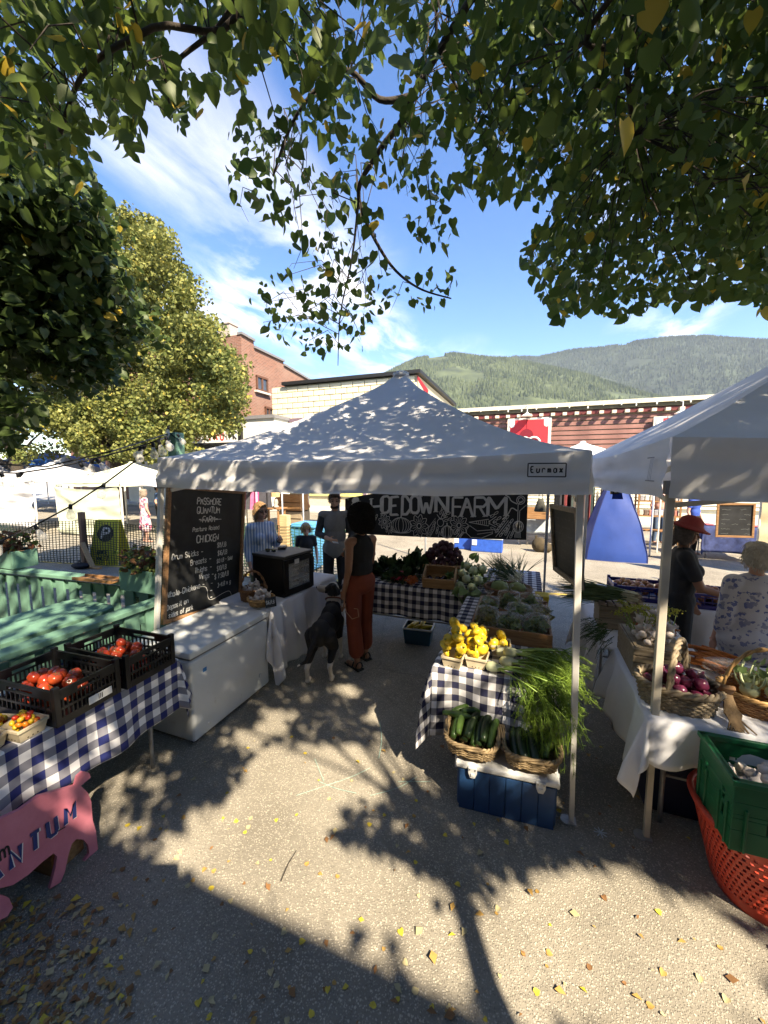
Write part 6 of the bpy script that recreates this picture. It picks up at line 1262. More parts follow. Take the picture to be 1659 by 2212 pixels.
for off, m_, wz in ((.004, M_white, .0), (0, mat('navy_letter', (.015, .03, .14), .5), .0012)):
    mb = MB()
    for i, ch in enumerate('MUTNAUQ'): text(mb, ch, x1-step*(i+1)+.012+off, (b.z+.008)-off-(d.z-b.z)*0-(i)*.004, hh, Mx, w=.017, cw=.62 if ch != 'M' else .7, jit=.05, smooth=0, z0=wz)
    mb.build('lettering', m_, pb_)
mb = MB(); e = pigpt(60, 930); text(mb, 'farm', e.y-PX.y-.14, e.z, .075, Mx, w=.007, cw=.62, jit=.1, slope=.1, smooth=2); q0, q1 = pigpt(350, 775), pigpt(500, 690); strip(mb, [(q0.y-PX.y, q0.z), (q1.y-PX.y, q1.z)], .005, Mx, .003); mb.build('script_lettering', M_black, pb_)
t = thing('timber_block', 'rough timber block behind the pink pig sign', 'timber', (-2.30, 1.12, 0), .1); mb = MB(); mb.box((0, 0, .09), (.22, .16, .18)); mb.build('block', W_brown, t, bevel=.004); mb = MB(); mb.box((.0, 0, .185), (.24, .17, .008)); mb.build('cap_board', W_old, t)
# ---------------------------------------------------------------- right-hand stall goods
cA = slat_crate('wooden_crate', 'upturned slatted crate under the long green onions', .36, .26, .19, (.78, 3.66, .747), 0, W_old, 4); 
for i in range(6): mb = MB(); mb.box((-.15+.06*i, 0, .196), (.045, .256, .010)); mb.build('top_slat', W_old, cA, bevel=.002)
onions('green_onion_bundle', 'large bundle of long green onions with leaves trailing left over the crate', (.88, 3.68, .955), 90, .50, (-1, -.12, .05), .10, .008, lift=.18, sag=.55, leafn=2)
cB = slat_crate('wooden_crate', 'slatted crate topped with garlic and dill flowers', .30, .44, .19, (.82, 2.96, .748), 0, W_old, 4)
mb = MB(); mb.box((0, 0, .185), (.27, .41, .012)); mb.build('lid_board', W_old, cB)
rs = random.Random(14); scatter(ga, heap(.82, 2.92, .94, .12, .17, 34, .030, rs, 3), 'garlic bulb heaped on the slatted crate', 'garlic', 'garlic on the crate')
M_dil = leafmat('dill_flower', (.30, .34, .03), (.5, .5, .08), .2, .6, 12); t = thing('dill_flowers', 'yellow-green dill flower heads standing in the garlic', 'dill', (.80, 3.05, .95)); mb = MB(); fl = MB(); rs = random.Random(2)
for k in range(16):
    a = Vector((rs.gauss(0, .06), rs.gauss(0, .09), 0)); b = a+Vector((rs.gauss(0, .05), rs.gauss(0, .05), rs.uniform(.08, .18))); mb.tube([a, (a+b)/2, b], [.004, .003, .002], 5)
    for j in range(40): d = Vector((rs.gauss(0, .02), rs.gauss(0, .02), rs.gauss(.012, .006))); fl.ell(b+d, (.005, .005, .004), 0, 5, 3)
mb.build('stems', M_fstalk, t, smooth=True); tag(fl.build('flower_heads', M_dil, t), kind='stuff')
fr = MB(); rs = random.Random(6)
for k in range(70): frond((rs.uniform(-.10, .02), rs.uniform(-.16, .16), rs.uniform(.02, .14)), (rs.gauss(-.9, .4), rs.gauss(0, .5), rs.gauss(-.2, .4)), rs.uniform(.1, .18), 16)
o = fr.build('dill_greens', leafmat('dill_green', (.02, .05, .012), (.06, .12, .03), .2)); o.location = (.62, 3.28, .76); tag(o, 'dark feathery dill greens beside the slatted crate', 'dill', kind='stuff')
t = wicker('wicker_basket', 'grey willow basket with twisted handle and red onions', (.83, 2.50, .748), -.1, .165, .125, .125, .16, K_gry, 10, 2.2, .26, stakes=24, sr=.008, twist=True, hdir=1.25)
M_ron = mat('red_onion', (.10, .012, .035), .25, .4, 9, spec=.6, hue=(.2, .03, .08)); mb = MB(); mb.lathe([(0, -.034), (.012, -.032), (.032, -.012), (.035, .004), (.024, .024), (.009, .036), (.006, .05), (0, .052)], 14); ro = mb.build('red_onion', M_ron, smooth=True); rs = random.Random(4)
scatter(ro, heap(.83, 2.50, .81, .15, .11, 26, .034, rs, 2), 'shiny red onion in the grey willow basket', 'onion', 'red onions in the willow basket'); clean(ro)
wicker('wicker_basket', 'copper-brown basket with arched handle and pale kohlrabi at the right edge', (1.26, 2.60, .748), 0, .155, .13, .10, .25, mat('copper_wicker', (.30, .13, .05), .5, .35, 30, hue=(.42, .22, .09)), 7, 2., .26, stakes=26, rim=K_tan, hdir=.15)
for i, (x, y) in enumerate(((1.18, 2.56), (1.27, 2.52), (1.33, 2.62), (1.22, 2.66), (1.30, 2.69))): kohl('pale kohlrabi with cut stems in the copper-brown basket', (x, y, .86+.02*(i % 2)), .045, (rs.uniform(-.5, .5), rs.uniform(-.5, .5), i), 'kohlrabi in the copper basket', .045)
t = thing('hand_broom', 'dark wooden bundle leaning over the table edge between the two baskets', 'broom', (1.03, 2.40, .748)); mb = MB(); rs = random.Random(1); [mb.tube([(rs.gauss(0, .012), .03, .13), (rs.gauss(0, .02), -.03, .06), (rs.gauss(.01, .03), -.09, -.0+.004)], [.006, .006, .003], 4) for k in range(30)]; mb.build('bristles', mat('broom_straw', (.14, .09, .045), .8, .4, 20), t); mb = MB(); mb.box((0, .045, .15), (.06, .025, .07), rot=(.7, 0, 0)); mb.build('handle', W_brown, t, bevel=.005)
carrot = MB(); carrot.tube([(0, 0, 0), (.03, .002, 0), (.09, 0, .002), (.15, -.003, 0), (.185, 0, 0)], [.010, .0125, .010, .006, .001], 8); cobj = carrot.build('carrot', M_car, smooth=True); rs = random.Random(19)
sp = [(1.14+rs.gauss(0, .055), 3.12+rs.gauss(0, .07), .765+.016*rs.randint(0, 5), 0, rs.uniform(-.1, .15), -.55+rs.gauss(0, .18), rs.uniform(.85, 1.15)) for k in range(46)]
scatter(cobj, sp, 'loose orange carrot in the bunch on the right-hand stall', 'carrot', 'loose carrots'); clean(cobj)
t = thing('carrot_bag', 'clear bag of carrots in front of the loose carrots', 'bag', (1.27, 2.90, .75), -.5); mb = MB(); [mb.tube([(rs.uniform(-.1, .02), rs.gauss(0, .05), .02+rs.random()*.08), (rs.uniform(.05, .14), rs.gauss(0, .05), .02+rs.random()*.08)], [.013, .005], 6) for k in range(40)]; mb.build('carrots', M_car, t, smooth=True)
n, k = 26, 12; V = [((-.17+.34*j/k), (.10*(math.sin(PI*(.06+.9*j/k))**.5))*math.cos(2*PI*i/n)*(1+.07*mnoise.noise((i*.8, j*.6, 3))), .062+.062*(math.sin(PI*(.06+.9*j/k))**.5)*math.sin(2*PI*i/n)*(1+.1*mnoise.noise((i*.9, j, 1)))) for j in range(k+1) for i in range(n)]; mb = MB(); mb.add(V, [(j*n+i, j*n+(i+1) % n, (j+1)*n+(i+1) % n, (j+1)*n+i) for j in range(k) for i in range(n)]); mb.build('plastic', M_bag, t, smooth=True)
t = thing('carrot_bag', 'rounded clear bag of carrots behind the dill flowers', 'bag', (1.0, 3.40, .745)); mb = MB(); [mb.tube([(rs.gauss(0, .05), rs.gauss(0, .05), .03+rs.random()*.12), (rs.gauss(0, .06), rs.gauss(0, .06), .03+rs.random()*.14)], [.013, .006], 6) for k_ in range(40)]; mb.build('carrots', mat('dull_carrot', (.40, .14, .06), .5, .25), t, smooth=True); mb = MB(); mb.ell((0, 0, .10), (.115, .105, .10), 0, 22, 12); mb.build('plastic', M_bag, t, smooth=True)
# green stacking crate, red laundry basket, dark bins
M_gcr = mat('green_crate', (.006, .13, .05), .35, .15, 5); t = thing('green_crate', 'green plastic crate of garlic resting on the red basket', 'crate', (1.19, 2.13, .40), .03); gw, gd_, gh = .62, .33, .33; mb = MB()
for s in (-1, 1):
    for ax in (0, 1):
        L_, o_ = (gw, gd_) if ax == 0 else (gd_-.02, gw); Mx = Matrix.Translation((0, s*(o_/2-.006), 0)) if ax == 0 else Matrix.Rotation(PI/2, 4, 'Z') @ Matrix.Translation((0, s*(o_/2-.006), 0)); mb = MB()
        cols_ = [(-L_/2, -L_*.30), (-L_*.30+.022, L_*.30-.022+.0), (L_*.30, L_/2)]
        mb.box((0, 0, .05), (L_, .010, .10), M=Mx); mb.box((0, 0, gh-.05), (L_, .010, .10), M=Mx); mb.box((0, 0, gh/2), (L_, .010, .02), M=Mx)
        for a, b in cols_:
            for z0_, z1_ in ((.10, gh/2-.01), (gh/2+.01, gh-.10)): mb.box(((a+b)/2, 0, (z0_+z1_)/2), (b-a, .010, z1_-z0_), M=Mx)
        mb.box((0, 0, gh-.012), (L_+.02, .030, .024), M=Mx); mb.box((0, -.006*s if ax == 0 else -.006*s, gh*.62), (L_, .020, .012), M=Mx)
        for x in (-L_*.42, -L_*.2, L_*.2, L_*.42): mb.box((x, s*.008, gh*.31), (.010, .014, gh*.6), M=Mx)
        mb.build('side', M_gcr, t, bevel=.003)
mb = MB(); mb.box((0, 0, .006), (gw-.02, gd_-.02, .012)); mb.build('base', M_gcr, t)
rs = random.Random(66); scatter(ga, heap(1.19, 2.13, .55, .27, .13, 60, .03, rs, 2, peak=.2), 'garlic bulb in the green plastic crate', 'garlic', 'garlic in the green crate'); clean(ga)
mb = MB(); M_red = mat('red_plastic', (.62, .07, .04), .4, .12, 5)
t = thing('laundry_basket', 'perforated red plastic laundry basket on the ground under the green crate', 'basket', (1.27, 2.24, 0)); rx, ry, h_ = .31, .22, .40; n, k = 132, 27; V = []; Fc = []
for j in range(k+1):
    f = j/k; q = 1+.32*f
    for i in range(n): a = 2*PI*i/n; c, s = math.cos(a), math.sin(a); V.append((rx*q*math.copysign(abs(c)**.8, c), ry*q*math.copysign(abs(s)**.8, s), h_*f))
for j in range(k):
    for i in range(n):
        if 2 < j < k-3 and j % 2 == 0 and (i+j//2) % 2 == 0: continue
        Fc.append((j*n+i, j*n+(i+1) % n, (j+1)*n+(i+1) % n, (j+1)*n+i))
mb = MB(); mb.add(V, Fc+[tuple(range(n-1, -1, -1))]); o = mb.build('perforated_wall', M_red, t, smooth=True); sm = o.modifiers.new('t', 'SOLIDIFY'); sm.thickness = .004
mb = MB(); mb.tube(V[k*n:(k+1)*n], .016, 8, closed=True); mb.build('rim', M_red, t, smooth=True)
for i, (x, y, nm) in enumerate(((.95, 2.75, 'dark navy bin under the front table of the right-hand stall'), (1.5, 2.8, 'second dark navy bin deeper under the right-hand stall'))): 
    t = thing('storage_bin', nm, 'bin', (x, y, 0)); mb = MB(); mb.box((0, 0, .2), (.42, .36, .4)); mb.build('tub', mat('navy_bin', (.008, .014, .05), .5), t, bevel=.02); mb = MB(); mb.box((0, 0, .41), (.46, .4, .03)); mb.build('lid', mat('navy_bin', (.008, .014, .05), .5), t, bevel=.01)
table('folding table with purple crates at the back of the right-hand stall', .78, 2.3, 4.35, 4.95); cloth('tablecloth', 'white cloth under the purple crates at the back of the right-hand stall', .76, 2.32, 4.33, 4.97, .742, (.2, .1, .45, .1), M_cloth, .02, 11, .05, 7)
M_pur = mat('purple_crate', (.018, .018, .16), .4, .15); M_app = mat('apple_pink', (.48, .12, .08), .35, .35, 10, hue=(.55, .32, .14)); mb = MB(); mb.lathe([(0, -.026), (.016, -.032), (.034, -.012), (.036, .008), (.024, .03), (.008, .026), (0, .02)], 12); ap = mb.build('apple', M_app, smooth=True); rs = random.Random(50)
for i, (x, y, z, nm) in enumerate(((1.12, 4.60, .745, 'purple plastic crate of apples nearest the white leg'), (1.68, 4.56, .745, 'purple plastic crate of apples beside the old woman'))):
    vented_crate('apple_crate', nm, .50, .36, .15, (x, y, z), 0, M_pur, 8); scatter(ap, heap(x, y, z+.05, .2, .13, 26, .036, rs, 1, peak=.2), 'pink apple in the purple crate ' + ('near the white leg' if i == 0 else 'beside the old woman'), 'apple', 'apples in the purple crate %d' % (i+1))
clean(ap)
wicker('wicker_basket', 'wide shallow basket with dark jars at the far side of the right-hand stall', (1.92, 4.62, .745), 0, .22, .15, .12, .15, K_gry, 8, 2.2, stakes=22)
# ================================================================= PEOPLE AND DOG
def remesh(mb, name, m, parent, vox=.009, it=4, mats=None):
    me = bpy.data.meshes.new('t'); me.from_pydata(mb.v, [], mb.f); o = bpy.data.objects.new('t', me); col.objects.link(o)
    bm = bmesh.new(); bm.from_mesh(me); bmesh.ops.recalc_face_normals(bm, faces=bm.faces); bm.to_mesh(me); bm.free()
    r = o.modifiers.new('r', 'REMESH'); r.mode = 'VOXEL'; r.voxel_size = vox; s = o.modifiers.new('s', 'SMOOTH'); s.factor = .5; s.iterations = it
    dg = bpy.context.evaluated_depsgraph_get(); me2 = bpy.data.meshes.new_from_object(o.evaluated_get(dg)); bpy.data.objects.remove(o); bpy.data.meshes.remove(me)
    me2.name = name; me2.materials.clear(); [me2.materials.append(q) for q in (mats or [m])]; me2.polygons.foreach_set('use_smooth', [True]*len(me2.polygons))
    o = bpy.data.objects.new(name, me2); col.objects.link(o); o.parent = parent; return o
def cap(mb, a, b, ra, rb, n=10):
    a = Vector(a); b = Vector(b); d = b-a; L_ = d.length
    if L_ < 1e-6: mb.ell(a, (ra, ra, ra), 0, n, 6); return
    d /= L_; pts = []; rr = []
    for q in (-.96, -.7, -.35): pts.append(a+d*ra*q); rr.append(ra*math.sqrt(1-q*q))
    for q in (0, .5, 1): pts.append(a+d*L_*q); rr.append(ra+(rb-ra)*q)
    for q in (.35, .7, .96): pts.append(b+d*rb*q); rr.append(rb*math.sqrt(1-q*q))
    mb.tube(pts, rr, n)
def hand(mb, w_, d, nrm, curl=.5, s=1., side=1):
    w_ = Vector(w_); d = Vector(d).normalized(); nrm = Vector(nrm); nrm = (nrm-d*nrm.dot(d)).normalized(); x = d.cross(nrm)*side
    for u in (-.024, -.008, .008, .024): cap(mb, w_+x*u*.6*s, w_+d*.075*s+x*u*s, .014*s, .012*s, 8)
    for i, (u, l) in enumerate(((-.028, .062), (-.009, .074), (.010, .070), (.028, .054))):
        p = w_+d*.08*s+x*u*s; g = (d+nrm*curl*.5).normalized(); q = p+g*l*.5*s; g2 = (d+nrm*curl*1.8).normalized(); cap(mb, p, q, .0092*s, .0085*s, 8); cap(mb, q, q+g2*l*.55*s, .0085*s, .007*s, 8)
    p = w_+d*.02*s-x*.026*s; q = p+(d*.6-x*.7+nrm*.3).normalized()*.035*s; cap(mb, p, q, .012*s, .010*s, 8); cap(mb, q, q+(d*.9-x*.1+nrm*.5).normalized()*.03*s, .010*s, .008*s, 8)
SK = mat('skin_light', (.52, .30, .21), .5, .10, 9); SKT = mat('skin_tan', (.30, .145, .085), .5, .10, 9); SKR = mat('skin_rosy', (.55, .30, .22), .5, .12, 9)
def human(label, loc, rz, H=1.72, skin=SK, J=None, shirt=None, trousers=None, sleeves=1., legs=1., hair=None, hairstyle='short', shoes=None, female=False, hs=1., headrot=(0, 0), face=True, vox=.010, name='person', long_shirt=.0, bulk=1., hands=True, curl=.5, dress=None, trw=.014, handn=None, sleeve_mat=None, tank=False):
    """local front is -y; J overrides joints (metres for H = 1.75)"""
    s = H/1.75; t = thing(name, label, 'person', loc, rz)
    j = dict(pel=(0, 0, .95), chest=(0, 0, 1.27), neck=(0, .01, 1.47), head=(0, -.012, 1.625), shL=(.175, .01, 1.415), shR=(-.175, .01, 1.415), elL=(.235, .03, 1.13), elR=(-.235, .03, 1.13), wrL=(.25, -.06, .90), wrR=(-.25, -.06, .90), hipL=(.09, 0, .93), hipR=(-.09, 0, .93), knL=(.105, -.015, .50), knR=(-.105, -.015, .50), anL=(.11, .02, .085), anR=(-.11, .02, .085))
    if female: j.update(shL=(.155, .01, 1.40), shR=(-.155, .01, 1.40), elL=(.205, .03, 1.12), elR=(-.205, .03, 1.12), wrL=(.215, -.05, .89), wrR=(-.215, -.05, .89))
    if J: j.update(J)
    P = {k: Vector(v)*s for k, v in j.items()}; B = bulk
    def E(mb, c, r, rot=None): mb.ell(Vector(c), tuple(q*s for q in r), 0, 14, 10, rot=rot)
    def off(k, x, y, z): return P[k]+Vector((x, y, z))*s
    hipw = .155 if not female else .165
    def torso(mb, g=0., top=True, low=True):
        E(mb, off('chest', 0, 0, .02), (.158*B+g, .105*B+g, .19+g)); E(mb, (P['chest']+P['pel'])/2, (.135*B+g if female else .15*B+g, .10*B+g, .17+g)); low and E(mb, off('pel', 0, .01, -.01), (hipw*B+g, .112*B+g, .13+g))
        if female: E(mb, off('chest', .075, -.085, -.01), (.065+g, .06+g, .065+g)); E(mb, off('chest', -.075, -.085, -.01), (.065+g, .06+g, .065+g))
        if top:
            for q in 'LR': cap(mb, P['sh'+q], off('neck', 0, 0, -.07), (.056+g)*s, (.06+g)*s)
    def arm(mb, q, g=0., to=1.):
        a, b, c = P['sh'+q], P['el'+q], P['wr'+q]
        if to <= .5: cap(mb, a, a+(b-a)*to*2, (.052*B+g)*s, (.043*B+g)*s); return
        cap(mb, a, b, (.050*B+g)*s, (.040*B+g)*s); cap(mb, b, b+(c-b)*(to-.5)*2, (.039*B+g)*s, ((.026+.010*(1-to)*2)*B+g)*s)
    def legp(mb, q, g=0., to=1., wide=0.):
        a, b, c = P['hip'+q], P['kn'+q], P['an'+q]; cap(mb, a, b, (.082*B+g)*s, (.056+g+wide*.5)*s)
        if to > .5: k = (to-.5)*2; cap(mb, b, b+(c-b)*k, (.054+g+wide*.5)*s, (.054-.019*k+g+wide)*s)
    mb = MB(); torso(mb)
    for q in 'LR':
        arm(mb, q); legp(mb, q)
        if hands:
            d = (P['wr'+q]-P['el'+q]).normalized(); nn = (handn or {}).get(q, Vector((-1 if q == 'L' else 1, -.3, 0))); hand(mb, P['wr'+q], (handn or {}).get('d'+q, d), nn, curl, s, 1 if q == 'L' else -1)
        a = P['an'+q]; f = Vector((0, -1, 0)); cap(mb, a+Vector((0, .02, -.045))*s, a+Vector((.012 if q == 'L' else -.012, -.15, -.06))*s, .034*s, .028*s); cap(mb, a, a+Vector((0, 0, -.03))*s, .036*s, .036*s)
    cap(mb, off('neck', 0, 0, -.06), off('head', 0, .012, -.06), .052*s, .048*s)
    HR = Euler((headrot[0], 0, headrot[1])).to_matrix(); hc = P['head']
    def hp(x, y, z): return hc+HR @ (Vector((x, y, z))*s*hs)
    def HE(mb, c, r): mb.ell(hp(*c), tuple(q*s*hs for q in r), 0, 14, 10, rot=tuple(HR.to_euler()))
    HE(mb, (0, .012, .02), (.073, .092, .095)); HE(mb, (0, -.028, -.045), (.055, .058, .072)); HE(mb, (0, -.062, -.085), (.026, .024, .02))
    cap(mb, hp(0, -.084, .012), hp(0, -.104, -.022), .008*s, .0125*s); HE(mb, (0, -.07, .033), (.048, .02, .014))
    for q in (-1, 1): HE(mb, (q*.074, .012, -.012), (.010, .020, .030)); HE(mb, (q*.036, -.062, -.03), (.022, .018, .02))
    HE(mb, (0, -.088, -.058), (.022, .010, .012))
    remesh(mb, 'body', skin, t, vox*min(1, .85), 5)
    if face:
        for q in (-1, 1):
            mb = MB(); HE(mb, (q*.031, -.076, .006), (.012, .010, .006)); mb.build('eye', mat('eye_dark', (.03, .022, .018), .25), t, smooth=True)
            mb = MB(); cap(mb, hp(q*.016, -.088, .032), hp(q*.05, -.078, .034), .0042*s, .003*s, 6); mb.build('eyebrow', hair or mat('brow', (.08, .05, .03), .8), t, smooth=True)
        mb = MB(); HE(mb, (0, -.0955, -.060), (.021, .005, .005)); mb.build('mouth', mat('lips', (.36, .12, .10), .45), t, smooth=True)
    if trousers:
        mb = MB(); E(mb, off('pel', 0, .01, .0), (hipw*B+.014, .128*B, .14)); [legp(mb, q, .012, legs, trw) for q in 'LR']; remesh(mb, 'trousers', trousers, t, vox, 5)
    if dress:
        mb = MB(); torso(mb, .012); n = 8
        for i in range(6): f = i/5; cap(mb, off('pel', -.07, 0, -.05-.42*f), off('pel', .07, 0, -.05-.42*f), (.12+.05*f)*s, (.12+.05*f)*s)
        [arm(mb, q, .014, .2) for q in 'LR']; remesh(mb, 'dress', dress, t, vox*1.3, 5)
    if shirt:
        mb = MB(); torso(mb, .013, not tank, not tank)
        if long_shirt: E(mb, off('pel', 0, .01, -.02), (hipw*B+.035, .112*B+.04, .16)); cap(mb, off('pel', -.06, .0, -long_shirt), off('pel', .06, .0, -long_shirt), .125*B*s, .125*B*s)
        if sleeves and not sleeve_mat: [arm(mb, q, .013, sleeves) for q in 'LR']
        if tank: [cap(mb, off('chest', q*.075, .07, .14), off('neck', q*.07, .0, -.035), .022*s, .020*s) for q in (-1, 1)]; [cap(mb, off('chest', q*.075, -.06, .14), off('neck', q*.07, .0, -.035), .022*s, .020*s) for q in (-1, 1)]
        remesh(mb, 'shirt', shirt, t, vox, 5)
        if sleeve_mat:
            for q in 'LR': mb = MB(); arm(mb, q, .015, sleeves); cap(mb, P['sh'+q], off('neck', 0, 0, -.055), .062*s, .055*s); remesh(mb, 'sleeve', sleeve_mat, t, vox, 4)
    if shoes:
        for q in 'LR': a = P['an'+q]; mb = MB(); cap(mb, a+Vector((0, .025, -.045))*s, a+Vector((0, -.155, -.052))*s, .042*s, .034*s); mb.box(a+Vector((0, -.06, -.076))*s, (.085*s, .27*s, .018*s)); remesh(mb, 'shoe', shoes, t, .009, 3)
    if hair:
        mb = MB()
        if hairstyle in ('short', 'boy', 'bob', 'long', 'white'):
            HE(mb, (0, .026, .045), (.082, .096, .085)); HE(mb, (0, -.035, .085), (.062, .05, .032)); HE(mb, (0, .06, -.005), (.074, .052, .075))
            if hairstyle == 'boy': HE(mb, (.0, -.05, .07), (.075, .055, .045)); [HE(mb, (q*.070, -.01, .0), (.022, .06, .075)) for q in (-1, 1)]; HE(mb, (-.03, -.085, .045), (.045, .018, .03))
            if hairstyle in ('bob', 'long'): [HE(mb, (q*.070, .01, -.03), (.022, .06, .10)) for q in (-1, 1)]; HE(mb, (0, .075, -.06), (.07, .035, .11))
            if hairstyle == 'long': HE(mb, (0, .085, -.18), (.075, .03, .13))
            if hairstyle == 'white': [HE(mb, (q*.066, .03, .0), (.032, .07, .08)) for q in (-1, 1)]; HE(mb, (0, .07, .0), (.085, .055, .10))
            ho = remesh(mb, 'hair', hair, t, .008, 2)
            st = MB(); rs = random.Random(int(H*1000)); vs_ = [v.co.copy() for v in ho.data.vertices]
            for k in range(260):
                p = rs.choice(vs_); d = (p-hc); d.normalize(); g = (Vector((0, 0, -1))*.8+d*.35+Vector((rs.gauss(0, .25), rs.gauss(0, .25), 0))).normalized(); st.tube([p+d*.002, p+g*.02*s+d*.004, p+g*.04*s], [.0022, .002, .0006], 4, caps=False)
            st.build('hair_strands', hair, t)
        if hairstyle == 'afro':
            HE(mb, (0, .03, .055), (.13, .135, .125)); HE(mb, (0, .05, -.02), (.125, .115, .10)); ho = remesh(mb, 'hair', hair, t, .011, 2); st = MB(); rs = random.Random(3); vs_ = [v.co.copy() for v in ho.data.vertices]; c0 = hp(0, .03, .02)
            for k in range(2600):
                p = rs.choice(vs_); d = (p-c0).normalized(); a = d.orthogonal().normalized(); b = d.cross(a); ph = rs.random()*6; pts = [p-d*.008+d*.007*i+(a*math.cos(ph+i*1.5)+b*math.sin(ph+i*1.5))*.007 for i in range(6)]; st.tube(pts, .0024, 3, caps=False)
            tag(st.build('curls', hair, t), kind='stuff')
    t['hp'] = 0; del t['hp']
    return t, P, hp, s
def stripes(name, c1, c2, sc_):
    m = bpy.data.materials.new(name); m.use_nodes = True; t = m.node_tree; b = t.nodes['Principled BSDF']; b.inputs['Roughness'].default_value = .8
    tcn = t.nodes.new('ShaderNodeTexCoord'); mpn = t.nodes.new('ShaderNodeMapping'); mpn.inputs['Rotation'].default_value = (0, 0, .6); t.links.new(tcn.outputs['Object'], mpn.inputs[0]); wv = t.nodes.new('ShaderNodeTexWave'); wv.inputs['Scale'].default_value = sc_; wv.inputs['Distortion'].default_value = 1.2; wv.inputs['Detail Scale'].default_value = 1; t.links.new(mpn.outputs[0], wv.inputs['Vector'])
    rp = t.nodes.new('ShaderNodeValToRGB'); rp.color_ramp.elements[0].position = .42; rp.color_ramp.elements[1].position = .5; rp.color_ramp.elements[0].color = (*c1, 1); rp.color_ramp.elements[1].color = (*c2, 1); t.links.new(wv.outputs[0], rp.inputs[0]); t.links.new(rp.outputs[0], b.inputs['Base Color']); return m
def floral(name, base, cols_, sc_=14, thr=.32):
    m = bpy.data.materials.new(name); m.use_nodes = True; t = m.node_tree; b = t.nodes['Principled BSDF']; b.inputs['Roughness'].default_value = .85; tcn = t.nodes.new('ShaderNodeTexCoord'); nz = t.nodes.new('ShaderNodeTexNoise'); nz.inputs['Scale'].default_value = sc_*2.2; nz.inputs['Detail'].default_value = 3; t.links.new(tcn.outputs['Object'], nz.inputs['Vector'])
    mv = t.nodes.new('ShaderNodeMix'); mv.data_type = 'VECTOR'; mv.inputs[0].default_value = .06; t.links.new(tcn.outputs['Object'], mv.inputs[4]); t.links.new(nz.outputs['Color'], mv.inputs[5]); prev = None
    rgb = t.nodes.new('ShaderNodeRGB'); rgb.outputs[0].default_value = (*base, 1); prev = rgb.outputs[0]
    for i, c in enumerate(cols_):
        v = t.nodes.new('ShaderNodeTexVoronoi'); v.inputs['Scale'].default_value = sc_*(1+.33*i); t.links.new(mv.outputs[1], v.inputs['Vector']); sp = t.nodes.new('ShaderNodeSeparateColor'); t.links.new(v.outputs['Color'], sp.inputs[0]); g = t.nodes.new('ShaderNodeMath'); g.operation = 'GREATER_THAN'; g.inputs[1].default_value = .45; t.links.new(sp.outputs[i % 3], g.inputs[0]); l = t.nodes.new('ShaderNodeMath'); l.operation = 'LESS_THAN'; l.inputs[1].default_value = thr; t.links.new(v.outputs['Distance'], l.inputs[0]); mu = t.nodes.new('ShaderNodeMath'); mu.operation = 'MULTIPLY'; t.links.new(g.outputs[0], mu.inputs[0]); t.links.new(l.outputs[0], mu.inputs[1]); mxn = t.nodes.new('ShaderNodeMix'); mxn.data_type = 'RGBA'; t.links.new(mu.outputs[0], mxn.inputs[0]); t.links.new(prev, mxn.inputs[6]); mxn.inputs[7].default_value = (*c, 1); prev = mxn.outputs[2]
    t.links.new(prev, b.inputs['Base Color']); return m
C_rust = mat('rust_trousers', (.20, .040, .018), .85, .12, 6, .2, 20); C_blk = mat('black_top', (.012, .012, .013), .85, .2, 8); C_grey = mat('grey_tee', (.20, .20, .20), .9, .08, 20); C_char = mat('charcoal_sleeve', (.045, .048, .052), .9, .12, 12); C_dk = mat('dark_trousers', (.018, .018, .02), .9, .2); C_olive = mat('olive_trousers', (.14, .14, .085), .9, .12); C_jean = mat('denim', (.06, .10, .17), .9, .2, 30); H_dark = mat('hair_black', (.010, .008, .007), .75, .3, 40); H_brown = mat('hair_brown', (.035, .022, .014), .7, .3, 40); H_blond = mat('hair_blond', (.34, .20, .08), .6, .35, 40, hue=(.50, .34, .16)); H_white = mat('hair_white', (.42, .39, .32), .8, .15, 40)
# woman with curly hair, standing with her back three-quarters to us
t, P, hp, s = human('person with big curly black hair in black top and rust trousers holding a dog leash', (-1.60, 3.60, 0), math.radians(-118), 1.67, SKT, dict(elR=(-.20, -.06, 1.13), wrR=(-.10, -.27, 1.17), elL=(.20, .05, 1.12), wrL=(.20, -.03, .87), anL=(.10, .06, .085), anR=(-.11, -.06, .085), knL=(.10, .0, .5), knR=(-.10, -.05, .5)), C_blk, C_rust, 0, .86, H_dark, 'afro', None, True, tank=True, curl=.9, trw=.034)
for q in 'LR':
    a = P['an'+q]; mb = MB(); mb.box(a+Vector((0, -.06, -.075))*s, (.088*s, .255*s, .022*s)); sn = mb.build('sandal_sole', mat('sandal_black', (.015, .014, .013), .7), t, bevel=.008); mb = MB()
    for yy, zz in ((-.12, -.035), (-.03, -.0), (.03, .0)): mb.tube([a+Vector((.045*math.cos(an), yy, zz-.062+.062*math.sin(an)))*s for an in np.linspace(0, PI, 9)], .008*s, 6)
    mb.build('sandal_strap', mat('sandal_black', (.015, .014, .013)), t, smooth=True)
